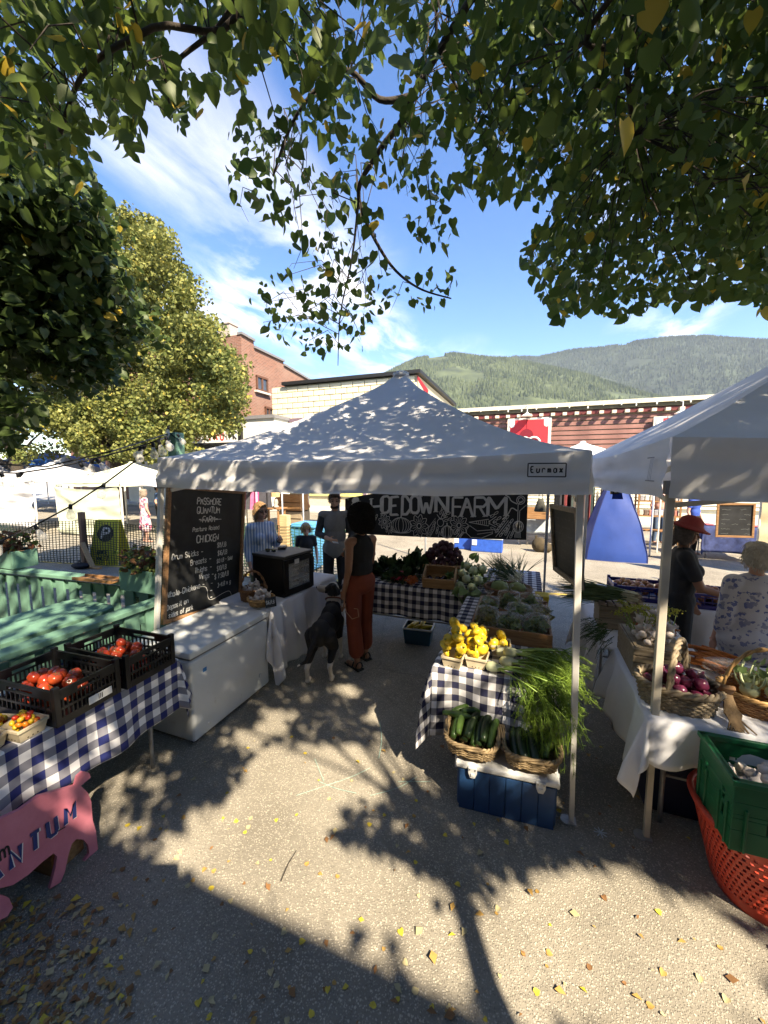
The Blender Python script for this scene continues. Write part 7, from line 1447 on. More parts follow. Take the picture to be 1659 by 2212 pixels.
# man behind the table
t, P, hp, s = human('bearded person in grey raglan shirt looking down at a card', (-2.62, 4.98, 0), math.radians(24), 1.755, SK, dict(elR=(-.24, -.02, 1.15), wrR=(-.06, -.24, 1.10), elL=(.25, .0, 1.14), wrL=(.20, -.22, 1.02)), C_grey, C_dk, .78, 1., H_brown, 'short', M_rub, headrot=(.14, .1), sleeve_mat=C_char, curl=.8, long_shirt=.03)
mb = MB()
for k in range(40): a = -1.3+2.6*(k % 20)/19; mb.ell(hp(.055*math.sin(a), -.035-.045*math.cos(a), -.070-.022*(k//20)), (.014, .012, .014), 0, 6, 4)
remesh(mb, 'beard', H_brown, t, .007, 2)
mb = MB(); p = P['wrR']+(P['wrR']-P['elR']).normalized()*.14; mb.box(p, (.085, .055, .004), rot=(.3, .2, .4)); o = mb.build('payment_card', mat('card_grey', (.45, .46, .47), .4)); o.matrix_world = Matrix.Translation((-2.62, 4.98, 0)) @ Matrix.Rotation(math.radians(24), 4, 'Z'); tag(o, 'pale card held by the bearded person', 'card')
# woman in striped shirt
t, P, hp, s = human('person in blue and white striped shirt and sunglasses eating by the chalkboard', (-3.24, 4.10, 0), math.radians(72), 1.66, SKR, dict(elL=(.20, -.06, 1.13), wrL=(.12, -.26, 1.24), elR=(-.2, .04, 1.12)), stripes('blue_stripe_shirt', (.64, .66, .70), (.20, .29, .46), 9), C_olive, .8, 1., mat('hair_honey', (.22, .12, .05), .6, .3, 40, hue=(.34, .20, .09)), 'bob', M_rub, True, headrot=(.12, -.1), curl=1.1, long_shirt=.06)
mb = MB(); [mb.ell(hp(q*.033, -.088, .006), (.024, .006, .019), 0, 10, 6) for q in (-1, 1)]; mb.tube([hp(-.075, .02, .008), hp(-.06, -.07, .010), hp(.06, -.07, .010), hp(.075, .02, .008)], .003, 5); mb.build('sunglasses', mat('sunglass_tort', (.05, .012, .008), .15), t, smooth=True)
mb = MB(); a = P['wrL']; b = P['elL']; c = a+(b-a)*.12; d = (b-a).normalized(); x = d.orthogonal().normalized(); y = d.cross(x); mb.tube([c+(x*math.cos(k)+y*math.sin(k))*.036 for k in np.linspace(0, 2*PI, 15)[:-1]], .007, 6, closed=True); mb.build('watch', M_rub, t)
# boy
human('blond child in dark top standing between the fridge and the bearded person', (-3.36, 5.38, 0), math.radians(30), 1.20, SKR, None, mat('boy_shirt', (.02, .02, .024), .85), C_dk, .3, 1., H_blond, 'boy', M_rub, headrot=(.05, .15), hs=1.28)
# right stall: two people
t, P, hp, s = human('person in red hat and dark T-shirt working behind the right-hand stall', (1.36, 4.18, 0), math.radians(82), 1.62, SKT, dict(elL=(.19, -.03, 1.12), wrL=(.17, -.12, .90), elR=(-.16, -.12, 1.12), wrR=(-.1, -.32, 1.06)), mat('charcoal_tee', (.025, .026, .03), .9, .15), C_dk, .32, 1., mat('hair_greying', (.11, .09, .08), .8, .3, 40), 'bob', M_rub, True, headrot=(.25, 0), curl=.6, bulk=1.05)
mb = MB(); mb.lathe([(.155, -.012), (.16, .0), (.12, .012), (.095, .03), (.085, .075), (.05, .105), (0, .112)], 24, M=Matrix.Translation(hp(0, .0, .052)) @ Matrix.Rotation(.3, 4, 'X')); o = mb.build('red_hat', mat('red_hat', (.26, .035, .03), .8, .12, 12, .3, 60), t, smooth=True); sd = o.modifiers.new('s', 'SOLIDIFY'); sd.thickness = .004
mb = MB(); Mx = frame(P['shL']+Vector((.068, 0, -.10)), (0, -1, 0), (0, 0, 1)); strip(mb, [(.03*math.cos(a), .03*math.sin(a)) for a in np.linspace(0, 2*PI, 20)], .006, Mx, .003); strip(mb, [(-.03, -.055), (.03, -.055)], .012, Mx, .003); mb.build('sleeve_emblem', mat('emblem_grey', (.22, .22, .22), .8), t)
human('white-haired person in blue floral blouse seen from behind at the right edge', (1.58, 3.50, 0), math.radians(-172), 1.55, SKR, dict(elR=(-.22, .0, 1.12), wrR=(-.16, -.2, 1.0)), floral('floral_blouse', (.52, .52, .55), [(.20, .22, .36), (.26, .27, .36), (.12, .15, .32)], 15, .34), C_jean, .75, 1., H_white, 'white', M_rub, True, bulk=1.28, long_shirt=.08)
# the photographer, whose raised phone and hands cast the shadow at the lower left
t, P, hp, s = human('person raising a phone at the viewpoint', (-.02, -.52, 0), math.radians(180+20), 1.78, SK, dict(elL=(.24, -.20, 1.62), elR=(-.24, -.20, 1.62), wrL=(.10, -.37, 1.90), wrR=(-.10, -.37, 1.90)), C_char, C_jean, .4, 1., H_brown, 'short', M_rub, vox=.014, face=False)
o = MB().box((0, -.03, 2.05), (.16, .012, .08)).build('phone', M_black); o.rotation_euler = (0, 0, YAW); o.location = (0, -.02, 0); tag(o, 'phone held up at the viewpoint', 'phone')
# ---------------------------------------------------------------- dog
dog = thing('dog', 'black and white dog on a leash looking left beside the white tablecloth', 'dog', (-1.84, 3.15, 0), math.radians(13)); mb = MB()
def de(c, r, rot=None): mb.ell(c, r, 0, 14, 10, rot=rot)
de((0, .42, .47), (.115, .17, .165)); de((0, .22, .475), (.10, .20, .125)); de((0, .02, .48), (.10, .14, .13)); de((0, .36, .42), (.09, .15, .13))
cap(mb, (0, .52, .54), (-.015, .62, .70), .095, .072, 12); de((-.045, .655, .725), (.080, .082, .072)); cap(mb, (-.10, .655, .72), (-.20, .67, .725), .046, .032, 12); cap(mb, (-.12, .655, .70), (-.19, .668, .702), .030, .024); de((-.232, .672, .735), (.013, .015, .012)); de((-.035, .65, .775), (.052, .058, .034))
for sx in (-1, 1):
    cap(mb, (sx*.075, .47, .44), (sx*.085, .45, .29), .060, .036); cap(mb, (sx*.085, .45, .29), (sx*.088, .475, .15), .034, .023); cap(mb, (sx*.088, .475, .15), (sx*.09, .465, .045), .022, .021); cap(mb, (sx*.09, .46, .028), (sx*.09, .505, .024), .026, .022)
    f = .0 if sx < 0 else .10
    cap(mb, (sx*.075, .03, .45), (sx*.10, .09+f*.4, .30), .088, .058); cap(mb, (sx*.10, .09+f*.4, .30), (sx*.105, -.085+f*.5, .17), .050, .027); cap(mb, (sx*.105, -.085+f*.5, .17), (sx*.11, -.055+f*.6, .045), .024, .021); cap(mb, (sx*.11, -.055+f*.6, .027), (sx*.11, -.005+f*.6, .024), .026, .022)
cap(mb, (0, -.09, .50), (-.03, -.17, .40), .030, .024); cap(mb, (-.03, -.17, .40), (-.07, -.21, .30), .024, .019); cap(mb, (-.07, -.21, .30), (-.15, -.21, .255), .019, .010)
for sx in (-1, 1): cap(mb, (-.01, .65+sx*.062, .775), (.02, .65+sx*.10, .72), .026, .024); cap(mb, (.02, .65+sx*.10, .72), (.0, .65+sx*.105, .66), .024, .014)
F_b = mat('fur_black', (.012, .011, .011), .7, .4, 60, .3, 200); F_w = mat('fur_white', (.55, .51, .45), .8, .12, 40, .3, 200)
body = remesh(mb, 'body', None, dog, .008, 4, [F_b, F_w]); me = body.data; idx = []
for p in me.polygons:
    x, y, z = p.center; n_ = mnoise.noise((x*14, y*14, z*14))*.03; wht = False
    if z < .25+n_ and y > .3: wht = True
    elif z < .205+n_ and y < .3 and not (y < -.13): wht = True
    elif x < -.115+n_ and y < -.15: wht = True
    elif .50+n_ < y+(z-.62)*.25 < .625 and z > .52 and z < .685: wht = True
    elif y > .5 and z < .52+n_ and z > .3 and abs(x) < .07: wht = True
    elif x < -.125+n_*.5 and y > .6: wht = True
    elif abs(y-.65) < .022+abs(n_)*.4 and z > .73: wht = True
    if x < -.226 and y > .6: wht = False
    idx.append(1 if wht else 0)
me.polygons.foreach_set('material_index', idx)
mb = MB(); mb.ell((-.105, .605, .752), (.009, .009, .009), 0, 8, 6); mb.ell((-.105, .705, .752), (.009, .009, .009), 0, 8, 6); mb.build('eyes', mat('eye_dark', (.03, .022, .018)), dog, smooth=True)
d = Vector((-.015, .10, .16)).normalized(); a = d.orthogonal().normalized(); b = d.cross(a); c = Vector((-.008, .575, .635)); mb = MB(); mb.tube([c+(a*math.cos(k)+b*math.sin(k))*.089 for k in np.linspace(0, 2*PI, 25)[:-1]], .009, 6, closed=True); mb.build('collar', mat('collar_brown', (.16, .05, .02), .6), dog, smooth=True)
W1 = Vector((-1.60, 3.60, 0))+Matrix.Rotation(math.radians(-118), 3, 'Z') @ (Vector((.20, -.03, .80))*(1.67/1.75)); dc = Vector((-1.92, 3.74, .60))
mb = MB(); mb.tube([W1, W1+Vector((-.01, .0, -.12)), (W1+dc)/2+Vector((0, 0, -.13)), dc], .006, 6); mb.tube([W1+Vector((.0, 0, -.02)), W1+Vector((.03, -.02, -.14)), W1+Vector((.10, -.03, -.20)), W1+Vector((.17, -.02, -.17)), W1+Vector((.15, .0, -.10)), W1+Vector((.05, .01, -.10))], .005, 6)
tag(mb.build('dog_leash', mat('leash_tan', (.38, .19, .10), .6), smooth=True), 'thin tan leash looping from the hand to the dog collar', 'leash')
# ================================================================= LEFT PARKLET, FENCE, STRING LIGHTS
M_mint = mat('mint_paint', (.14, .29, .21), .5, .14, 4, .1, 25, wear=((.10, .22, .16), 5, .62)); RZ = .93
t = thing('parklet_railing', 'mint green slatted railing running beside the left table', 'railing', (-2.98, 0, 0)); mb = MB(); mb.box((0, 1.0, RZ), (.13, 3.1, .04)); mb.build('top_rail', M_mint, t, bevel=.006); mb = MB(); mb.box((-.01, 1.0, RZ-.10), (.04, 3.06, .09)); mb.build('apron_rail', M_mint, t, bevel=.004); mb = MB(); mb.box((-.01, 1.0, .12), (.04, 3.06, .08)); mb.build('bottom_rail', M_mint, t)
for i in range(17): mb = MB(); mb.box((.022, -.42+i*.18, .46), (.022, .125, .86)); mb.build('slat', M_mint, t, bevel=.003)
t = thing('parklet_railing', 'mint green slatted railing along the street side of the picnic table', 'railing', (-4.6, 2.62, 0), .08); mb = MB(); mb.box((0, 0, RZ), (3.0, .14, .04)); mb.build('top_rail', M_mint, t, bevel=.006); mb = MB(); mb.box((0, .0, RZ-.10), (2.96, .04, .09)); mb.build('apron_rail', M_mint, t, bevel=.004); mb = MB(); mb.box((0, 0, .12), (2.96, .04, .08)); mb.build('bottom_rail', M_mint, t)
for i in range(16): mb = MB(); mb.box((-1.42+i*.19, -.034, .46), (.12, .022, .86)); mb.build('slat', M_mint, t, bevel=.003)
for x in (-1.45, 1.40): mb = MB(); mb.box((x, .05, .47), (.09, .09, .94)); mb.build('post', wood('brown_post', (.10, .05, .03), (.18, .1, .06)), t)
t = thing('light_pole', 'mint green square post with string lights at the corner of the centre tent', 'post'); a = gy(379, 935, 3.1); t.location = (a.x, 3.1, 0); mb = MB(); mb.box((0, 0, a.z/2), (.115, .115, a.z)); mb.build('shaft', M_mint, t, bevel=.006); mb = MB(); mb.box((0, -.03, a.z-.2), (.12, .004, .02)); mb.build('nail_strip', M_black, t); LPX = a
t = thing('picnic_table', 'mint green picnic table with rounded corners', 'picnic table', (-4.0, 1.1, 0), -.02)
for i in range(3):
    mb = MB(); x0 = -.33+i*.222; r = .10; pl = []
    if i == 2: pl = [(-.108, -1.4), (.108, -1.4), (.108, 1.38-r), (.08, 1.38-.03), (.108-r, 1.38), (-.108, 1.38)]
    elif i == 0: pl = [(-.108, -1.4), (.108, -1.4), (.108, 1.38), (-.108+r, 1.38), (-.08, 1.38-.03), (-.108, 1.38-r)]
    else: pl = [(-.108, -1.4), (.108, -1.4), (.108, 1.38), (-.108, 1.38)]
    mb.prism([(x0+.11+p, q) for p, q in pl], .045, M=Matrix.Translation((0, 0, .74)) @ Matrix.Rotation(-PI/2, 4, 'X') @ Matrix.Diagonal((1, 1, -1, 1)) if False else Matrix(((1, 0, 0, 0), (0, 0, 1, 0), (0, 1, 0, .74), (0, 0, 0, 1)))); mb.build('top_plank', M_mint, t, bevel=.005)
for s in (-1, 1):
    mb = MB(); mb.box((s*.62, 0, .44), (.25, 2.5, .04)); mb.build('bench_plank', M_mint, t, bevel=.006)
    for sx in (-1, 1): mb = MB(); mb.bar((sx*.25, s*.9, .72), (sx*.62, s*.9, 0), .05, .09); mb.build('leg', M_mint, t)
    mb = MB(); mb.box((0, s*.9, .40), (1.4, .05, .09)); mb.build('cross_beam', M_mint, t)
M_lfp = leafmat('planter_leaf', (.05, .10, .03), (.18, .22, .06), .25, .6, 9); M_lfr = leafmat('planter_leaf_red', (.14, .05, .03), (.26, .14, .07), .25, .6, 9)
def planter(label, c, n, red):
    t = thing('planter_box', label, 'planter', c); mb = MB(); [mb.box(a, b) for a, b in (((0, -.11, .11), (.46, .025, .20)), ((0, .11, .11), (.46, .025, .20)), ((-.22, 0, .11), (.02, .195, .20)), ((.22, 0, .11), (.02, .195, .20)), ((0, 0, .03), (.42, .19, .02)))]; mb.build('box', M_mint, t, bevel=.004); mb = MB(); mb.box((0, 0, .17), (.41, .19, .03)); mb.build('soil', mat('soil', (.03, .022, .015), .95), t)
    P_ = np.column_stack([nr.uniform(-.24, .24, n), nr.uniform(-.15, .15, n), .2+.20*nr.random(n)**1.5]); V, F, _ = leaves_geo(P_, .045*(.6+nr.random(n)), droop=.1); o = bpy.data.objects.new('flowers', fastmesh('flowers', V, F, [M_lfp, M_lfr], np.repeat((nr.random(n) < red).astype(int), len(_lf)), True)); col.objects.link(o); o.parent = t; tag(o, kind='stuff')
a = gz(318, 1268, RZ+.1); planter('mint planter box of trailing flowers on the railing beside the tent leg', (-3.27, 2.52, RZ+.022), 260, .45); a = gz(18, 1230, RZ+.02); planter('mint planter box with reddish plants on the railing at the left edge', (a.x-.1, a.y+.1, RZ+.022), 260, .7)
t = thing('turf_pillar', 'artificial grass covered post behind the railing planter', 'post'); a = gz(290, 1295, .5); t.location = (-4.35, 3.25, 0); mb = MB(); mb.box((0, 0, .55), (.20, .20, 1.1)); mb.build('core', mat('turf_dark', (.012, .03, .014), .95), t); n = 1800; P_ = np.column_stack([nr.uniform(-.11, .11, n), nr.choice([-.102, .102], n), nr.uniform(0, 1.1, n)]); sw = nr.random(n) < .5; P_[sw] = P_[sw][:, [1, 0, 2]]; V, F, _ = leaves_geo(P_, .035*np.ones(n), _st*np.array((.3, 1, 1)), _sf, .3); o = bpy.data.objects.new('turf_blades', fastmesh('turf_blades', V, F, [leafmat('turf', (.01, .045, .015), (.03, .10, .035), .1)])); col.objects.link(o); o.parent = t; tag(o, kind='stuff')
t = thing('wooden_tray', 'dark wooden tray lying on the street-side railing', 'tray'); a = gz(235, 1246, RZ+.03); t.location = (a.x, 2.56, RZ+.022); t.rotation_euler = (0, 0, .08); mb = MB(); mb.box((0, 0, .008), (.5, .13, .016)); mb.build('base', W_brown, t); mb = MB(); [mb.bar((-.25, s*.065, .018), (.25, s*.065, .018), .02, .03) for s in (-1, 1)]; mb.build('edge_strip', W_brown, t)
# barrier mesh with wooden post
pp = gz(185, 1222); t = thing('fence_post', 'brown timber fence post with diagonal brace on the street', 'post', (pp.x, pp.y, 0)); mb = MB(); mb.box((0, 0, .59), (.10, .10, 1.18)); mb.build('post', wood('brown_post', (.10, .05, .03), (.18, .1, .06)), t, bevel=.004); mb = MB(); mb.bar((.03, -.05, .52), (.42, -.12, .03), .09, .04); mb.build('brace', W_new, t); mb = MB(); mb.box((.30, -.1, .02), (.6, .1, .035)); mb.build('foot_plank', W_new, t)
t = thing('sand_bag', 'black sand bag at the foot of the fence post', 'bag', (pp.x+.16, pp.y-.2, 0)); mb = MB(); mb.ell((0, 0, .06), (.20, .12, .065)); mb.ell((.12, .02, .07), (.1, .1, .05)); mb.ell((-.12, 0, .06), (.1, .1, .05)); remesh(mb, 'sack', mat('bag_black', (.012, .012, .016), .8), t, .015, 3); mb = MB(); mb.tube([(-.05, 0, .12), (0, -.02, .18), (.05, 0, .12)], .01, 6); mb.build('handle', M_black, t)
def mesh_fence(label, A, B, z0, z1, nx, nz, m_):
    t = thing('barrier_mesh', label, 'fence', tuple(A)); A = Vector(A); B = Vector(B); d = B-A; mb = MB(); L_ = d.length; 
    def P_(u, v): return d*u+Vector((0, 0, z0+(z1-z0)*v-.07*math.sin(PI*min(1, u*1.0))*v*1.2+.012*math.sin(u*40+v*6)))+Vector((d.y, -d.x, 0)).normalized()*.03*math.sin(u*9+v*2)
    for j in range(nz+1): mb.tube([P_(i/nx, j/nz) for i in range(nx+1)], .0065, 4, caps=False)
    o = mb.build('horizontal_strands', m_, t); tag(o, kind='stuff'); mb = MB()
    for i in range(nx+1): mb.tube([P_(i/nx, j/nz) for j in range(nz+1)], [.0075 if k % 1 == 0 else .004 for k in range(nz+1)], 4, caps=False)
    o = mb.build('vertical_strands', m_, t); tag(o, kind='stuff'); return t
M_mesh = mat('barrier_green', (.012, .035, .022), .6, .2)
f0 = gz(20, 1240); f1 = gz(345, 1205)
mesh_fence('dark green plastic barrier mesh left of the timber post', (pp.x-4.6, pp.y-1.1, 0), (pp.x, pp.y+.05, 0), .05, 1.0, 60, 18, M_mesh); mesh_fence('dark green plastic barrier mesh between the timber post and the tent', (pp.x, pp.y+.05, 0), (-4.4, 5.9, 0), .05, 1.02, 64, 18, M_mesh)
t = thing('valet_sign', 'yellow folding bike valet sign with round P emblem', 'sign', (-8.75, 5.85, 0), .28); M_yel = mat('sign_yellow', (.60, .56, .05), .5, .08)
for s in (-1, 1): mb = MB(); mb.add([(-.34, s*.22, .0), (.34, s*.22, .0), (.27, s*.03, .98), (-.27, s*.03, .98), (-.34, s*.24, .0), (.34, s*.24, .0), (.27, s*.05, .98), (-.27, s*.05, .98)], [(0, 1, 2, 3), (7, 6, 5, 4), (0, 4, 5, 1), (1, 5, 6, 2), (2, 6, 7, 3), (3, 7, 4, 0)]); fp = mb.build('panel', M_yel, t) if s > 0 else mb.build('front_panel', M_yel, t)
Mx = frame((0, -.242, 0), (1, 0, 0), (0, .19, .98)); mb = MB(); mb.add([(.19*math.cos(a), .70+.19*math.sin(a), .002) for a in np.linspace(0, 2*PI, 29)[:-1]], [tuple(range(28))], M=Mx); mb.build('emblem_disc', M_black, fp); mb = MB(); text(mb, 'P', -.075, .585, .23, Mx, w=.055, cw=1.0, jit=0, z0=.003); mb.build('emblem_letter', M_white, fp); mb = MB(); text(mb, 'BIKE', -.15, .24, .085, Mx, w=.024, cw=.95, jit=.1); text(mb, 'VALET', -.17, .11, .085, Mx, w=.024, cw=.85, jit=.1); mb.build('lettering', M_black, fp)
t = thing('grey_banner', 'weathered beige feather banner at the far left edge', 'banner'); a = gz(30, 1255, .3); t.location = (-6.6, 2.9, 0); mb = MB(); mb.add([(-.5, 0, .1), (.12, 0, .1), (.0, .03, 1.0), (-.10, .05, 1.34), (-.6, .05, 1.36)], [(0, 1, 2, 3, 4)]); o = mb.build('sheet', mat('beige_banner', (.34, .31, .24), .8, .25, 2), t); o.modifiers.new('s', 'SOLIDIFY').thickness = .01; mb = MB(); mb.tube([(.13, 0, 0), (.02, .03, 1.0), (-.10, .05, 1.36)], .012, 6); mb.build('pole', M_black, t)
# string lights
M_bulb = bpy.data.materials.new('clear_bulb'); M_bulb.use_nodes = True; q = M_bulb.node_tree; b_ = q.nodes['Principled BSDF']; b_.inputs['Base Color'].default_value = (.9, .88, .82, 1); b_.inputs['Roughness'].default_value = .08; tr = q.nodes.new('ShaderNodeBsdfTransparent'); ms = q.nodes.new('ShaderNodeMixShader'); ms.inputs[0].default_value = .35; q.links.new(tr.outputs[0], ms.inputs[1]); q.links.new(b_.outputs[0], ms.inputs[2]); q.links.new(ms.outputs[0], q.nodes['Material Output'].inputs[0])
def bulbs(label, pts, where, nm='string_lights', tilt=0.):
    t = thing(nm, label, 'string lights', (0, 0, 0)); mb = MB(); mb.tube(pts, .006, 5); mb.build('cable', M_black, t)
    for p in where:
        rx, ry = rnd.uniform(-.5, .5), rnd.uniform(-.6, .6); R3 = Euler((rx+tilt, ry, 0)).to_matrix().to_4x4(); Mx = Matrix.Translation(p) @ R3
        mb = MB(); mb.lathe([(.011, .0), (.013, -.01), (.013, -.035), (.0, -.036)], 8, M=Mx); so = mb.build('socket', M_black, t, smooth=True); mb = MB(); mb.lathe([(.011, -.034), (.016, -.05), (.028, -.085), (.030, -.10), (.022, -.118), (.0, -.124)], 10, M=Mx); mb.build('bulb', M_bulb, so, smooth=True)
d0 = 3.6; S1 = [gd(-60, 1195, 3.8), gd(0, 1170, 3.8), gd(75, 1135, 3.75), gd(150, 1095, 3.7), gd(230, 1042, 3.6), gd(300, 990, 3.5), gd(365, 955, 3.4), LPX+Vector((0, -.07, -.08))]
bulbs('lower strand of clear bulbs rising to the green post', S1, [gd(5, 1166, 3.8), gd(75, 1135, 3.75), gd(152, 1090, 3.7), gd(225, 1045, 3.6)])
S2 = [gd(-60, 1020, 3.8), gd(40, 1022, 3.7), gd(120, 1010, 3.65), gd(200, 992, 3.6), gd(290, 968, 3.5), gd(345, 950, 3.4), LPX+Vector((0, -.07, -.04))]
bulbs('upper strand of clear bulbs from the left edge to the green post', S2, [gd(0, 1020, 3.7), gd(38, 1020, 3.7), gd(48, 1020, 3.72), gd(172, 1000, 3.6), gd(200, 992, 3.6), gd(208, 992, 3.6), gd(303, 965, 3.5), gd(315, 962, 3.5), gd(330, 956, 3.45), gd(342, 951, 3.4), gd(358, 944, 3.4)])
S3 = [gd(-60, 1000, 3.9), gd(100, 1008, 3.8), gd(240, 975, 3.6), LPX+Vector((0, -.07, -.01)), LPX+Vector((.075, -.07, -.06)), LPX+Vector((.07, .06, -.10))]
bulbs('short strand of clear bulbs wrapped round the green post', S3, [LPX+Vector((.0, -.08, .06)), LPX+Vector((.09, -.06, -.02))])
# ================================================================= FAR SIDE OF THE STREET
t = thing('changing_tent', 'tall blue pop-up changing tent beyond the right leg', 'tent'); a = gz(1270, 1210); c = gz(1395, 1217); t.location = ((a.x+c.x)/2, 10.5, 0); wb, ht = (c.x-a.x)/2+.02, gy(1340, 1048, 10.2).z; M_blu = mat('tent_blue', (.016, .055, .25), .55, .10, 4, trans=.12)
V = []; nn = 10; kk = 16
cs = [(-1, -1), (1, -1), (1, 1), (-1, 1)]
def tp(u, v, s):
    a = cs[s]; b = cs[(s+1) % 4]; x = a[0]+(b[0]-a[0])*u; y = a[1]+(b[1]-a[1])*u; k = wb*(1-.72*v**1.5); bulge = .10*math.sin(PI*u)*(1-v)*wb
    nx_, ny_ = (b[1]-a[1])/2, -(b[0]-a[0])/2; wv = .015*mnoise.noise((u*4+s, v*5, 2)); return (x*k+nx_*(bulge+wv), y*k*.9+ny_*(bulge+wv), ht*v)
for s in range(4):
    mb = MB(); Vv = [tp(i/nn, j/kk, s) for j in range(kk+1) for i in range(nn+1)]; Fc = []
    for j in range(kk):
        for i in range(nn):
            if s == 0 and j >= kk-3 and 3 <= i <= 6: continue
            q = j*(nn+1)+i; Fc.append((q, q+1, q+nn+2, q+nn+1))
    mb.add(Vv, Fc); mb.build('panel', M_blu, t, smooth=True); mb = MB(); mb.tube([tp(0, j/kk, s) for j in range(kk+1)], .014, 6); mb.build('pole_sleeve', mat('navy_seam', (.01, .02, .10), .6), t)
mb = MB(); mb.add([tp(0, 1, s) for s in range(4)], [(0, 1, 2, 3)]); mb.build('roof', M_blu, t); mb = MB(); mb.tube([tp(u, -.0, 0) for u in np.linspace(0, 1, 12)], .016, 5); mb.build('hem', mat('navy_seam', (.01, .02, .10)), t)
def far_person(label, x, y, Y, H, rz, **k): p = gy(x, y, Y); human(label, (p.x, Y, 0), rz, H, face=False, vox=.018, hands=False, **k)
far_person('person in bright floral dress browsing the tent by the yellow sign', 314, 1130, 8.0, 1.55, PI-.3, dress=floral('floral_dress', (.62, .50, .50), [(.5, .05, .12), (.15, .15, .25), (.55, .2, .25)], 9, .42), hair=mat('hair_grey', (.25, .2, .15), .8), hairstyle='bob', skin=SKR)
far_person('person in blue top behind the one in the floral dress', 345, 1130, 9.6, 1.6, 2.2, shirt=mat('blue_tee', (.05, .10, .22), .85), trousers=C_dk, sleeves=.3, hair=H_dark, skin=SK)
far_person('person in flat cap behind stacked wooden crates', 640, 1080, 12.6, 1.72, .2, shirt=mat('cream_shirt', (.5, .46, .36), .85), trousers=C_dk, sleeves=.4, hair=H_brown, skin=SKR)
far_person('person in white top with dark ponytail beside the crates', 662, 1090, 11.6, 1.62, 2.4, shirt=mat('white_tee', (.55, .53, .50), .85), trousers=mat('khaki', (.25, .22, .15), .9), sleeves=.3, hair=H_dark, hairstyle='bob', skin=SK)
far_person('person in blue shirt at the far stall on the right', 1500, 1110, 11.5, 1.68, .8, shirt=mat('royal_blue', (.03, .08, .38), .8), trousers=C_dk, sleeves=.3, hair=H_brown, skin=SKR)
far_person('person in pale cap by the shelves right of the blue tent', 1425, 1110, 13.0, 1.7, .3, shirt=mat('pink_tee', (.5, .28, .24), .85), trousers=C_jean, sleeves=.3, hair=mat('cap_blue', (.12, .16, .25), .8), skin=SKR)
def cart(label, x, y, Y, w_, d_, h_, wd, nsl, base=0.): p = gy(x, y, Y); return slat_crate('wooden_crate', label, w_, d_, h_, (p.x, Y, base), 0, wd, nsl)
cart('large dark wooden crate stacked on another across the street', 632, 1100, 11.2, .95, .5, .55, W_brown, 2, .74); cart('large wooden crate at the bottom of the stack across the street', 634, 1140, 11.2, .95, .5, .5, W_old, 2, .22); cart('dark brown crate on the table by the cream clapboard wall', 1152, 1135, 11.0, .75, .4, .30, W_brown, 2, .80); cart('brown crate below the clothes rail behind the blue tent', 1260, 1130, 12.0, .9, .4, .35, W_brown, 2, .55)
# wheelie bin, timber post with mesh, lamps
t = thing('recycling_bin', 'light blue recycling bin behind the blond child', 'bin'); p = gz(672, 1250); p = gy(668, 1180, 6.9); t.location = (p.x, 6.9, 0); M_lb = mat('bin_blue', (.07, .30, .55), .45, .1); mb = MB(); mb.add([(-.22, -.22, .05), (.22, -.22, .05), (.22, .22, .05), (-.22, .22, .05), (-.28, -.28, .92), (.28, -.28, .92), (.28, .28, .92), (-.28, .28, .92)], [(3, 2, 1, 0), (4, 5, 6, 7), (0, 1, 5, 4), (1, 2, 6, 5), (2, 3, 7, 6), (3, 0, 4, 7)]); mb.build('body', M_lb, t, bevel=.03); mb = MB(); mb.box((0, 0, .95), (.62, .62, .05)); mb.box((0, -.02, .985), (.5, .5, .03)); mb.build('lid', M_lb, t, bevel=.02); mb = MB(); mb.tube([(-.2, .36, .9), (.2, .36, .9)], .018, 8); mb.build('handle', M_lb, t)
p = gy(617, 1170, 6.4); t = thing('fence_post', 'pale timber post wrapped in barrier mesh behind the striped shirt', 'post', (p.x, 6.4, 0)); mb = MB(); mb.box((0, 0, .60), (.17, .13, 1.20)); mb.build('post', wood('pale_post', (.50, .36, .18), (.66, .50, .28)), t, bevel=.004); mb = MB(); [mb.tube(ring(.105, .085, .2+.06*k, 16, 6), .004, 4, closed=True) for k in range(14)]; mb.build('mesh_wrap', M_mesh, t)
mesh_fence('green barrier mesh behind the person in the striped shirt', (p.x-1.3, 6.5, 0), (p.x, 6.45, 0), .05, 1.0, 18, 16, mat('barrier_bright', (.03, .10, .06), .6)); mesh_fence('green barrier mesh behind the bearded person', (p.x, 6.45, 0), (p.x+1.6, 6.6, 0), .05, 1.0, 18, 16, mat('barrier_bright', (.03, .10, .06), .6))
for i, (x, y, nm) in enumerate(((582, 1110, 'table lamp with square tan shade left of the crates across the street'), (597, 1120, 'shorter table lamp with tan shade next to the first lamp'))): p = gy(x, y, 10.2); t = thing('table_lamp', nm, 'lamp', (p.x, 10.2, .92)); mb = MB(); mb.lathe([(.09, 0), (.10, .03), (.05, .08), (.08, .16), (.05, .26), (.02, .3), (.0, .32)], 12); mb.build('base', mat('lamp_base', (.30, .28, .25), .6), t, smooth=True); mb = MB(); mb.box((0, 0, .45), (.18, .18, .24)); mb.build('shade', mat('lamp_shade_tan', (.50, .38, .20), .8), t)
p = gy(592, 1150, 10.2); t = thing('side_table', 'dark side table under the two table lamps', 'table', (p.x, 10.2, 0)); mb = MB(); mb.box((0, 0, .9), (.75, .45, .04)); mb.build('tabletop', W_brown, t); [MB().box((sx*.3, sy*.17, .44), (.04, .04, .88)).build('leg', W_brown, t) for sx in (-1, 1) for sy in (-1, 1)]
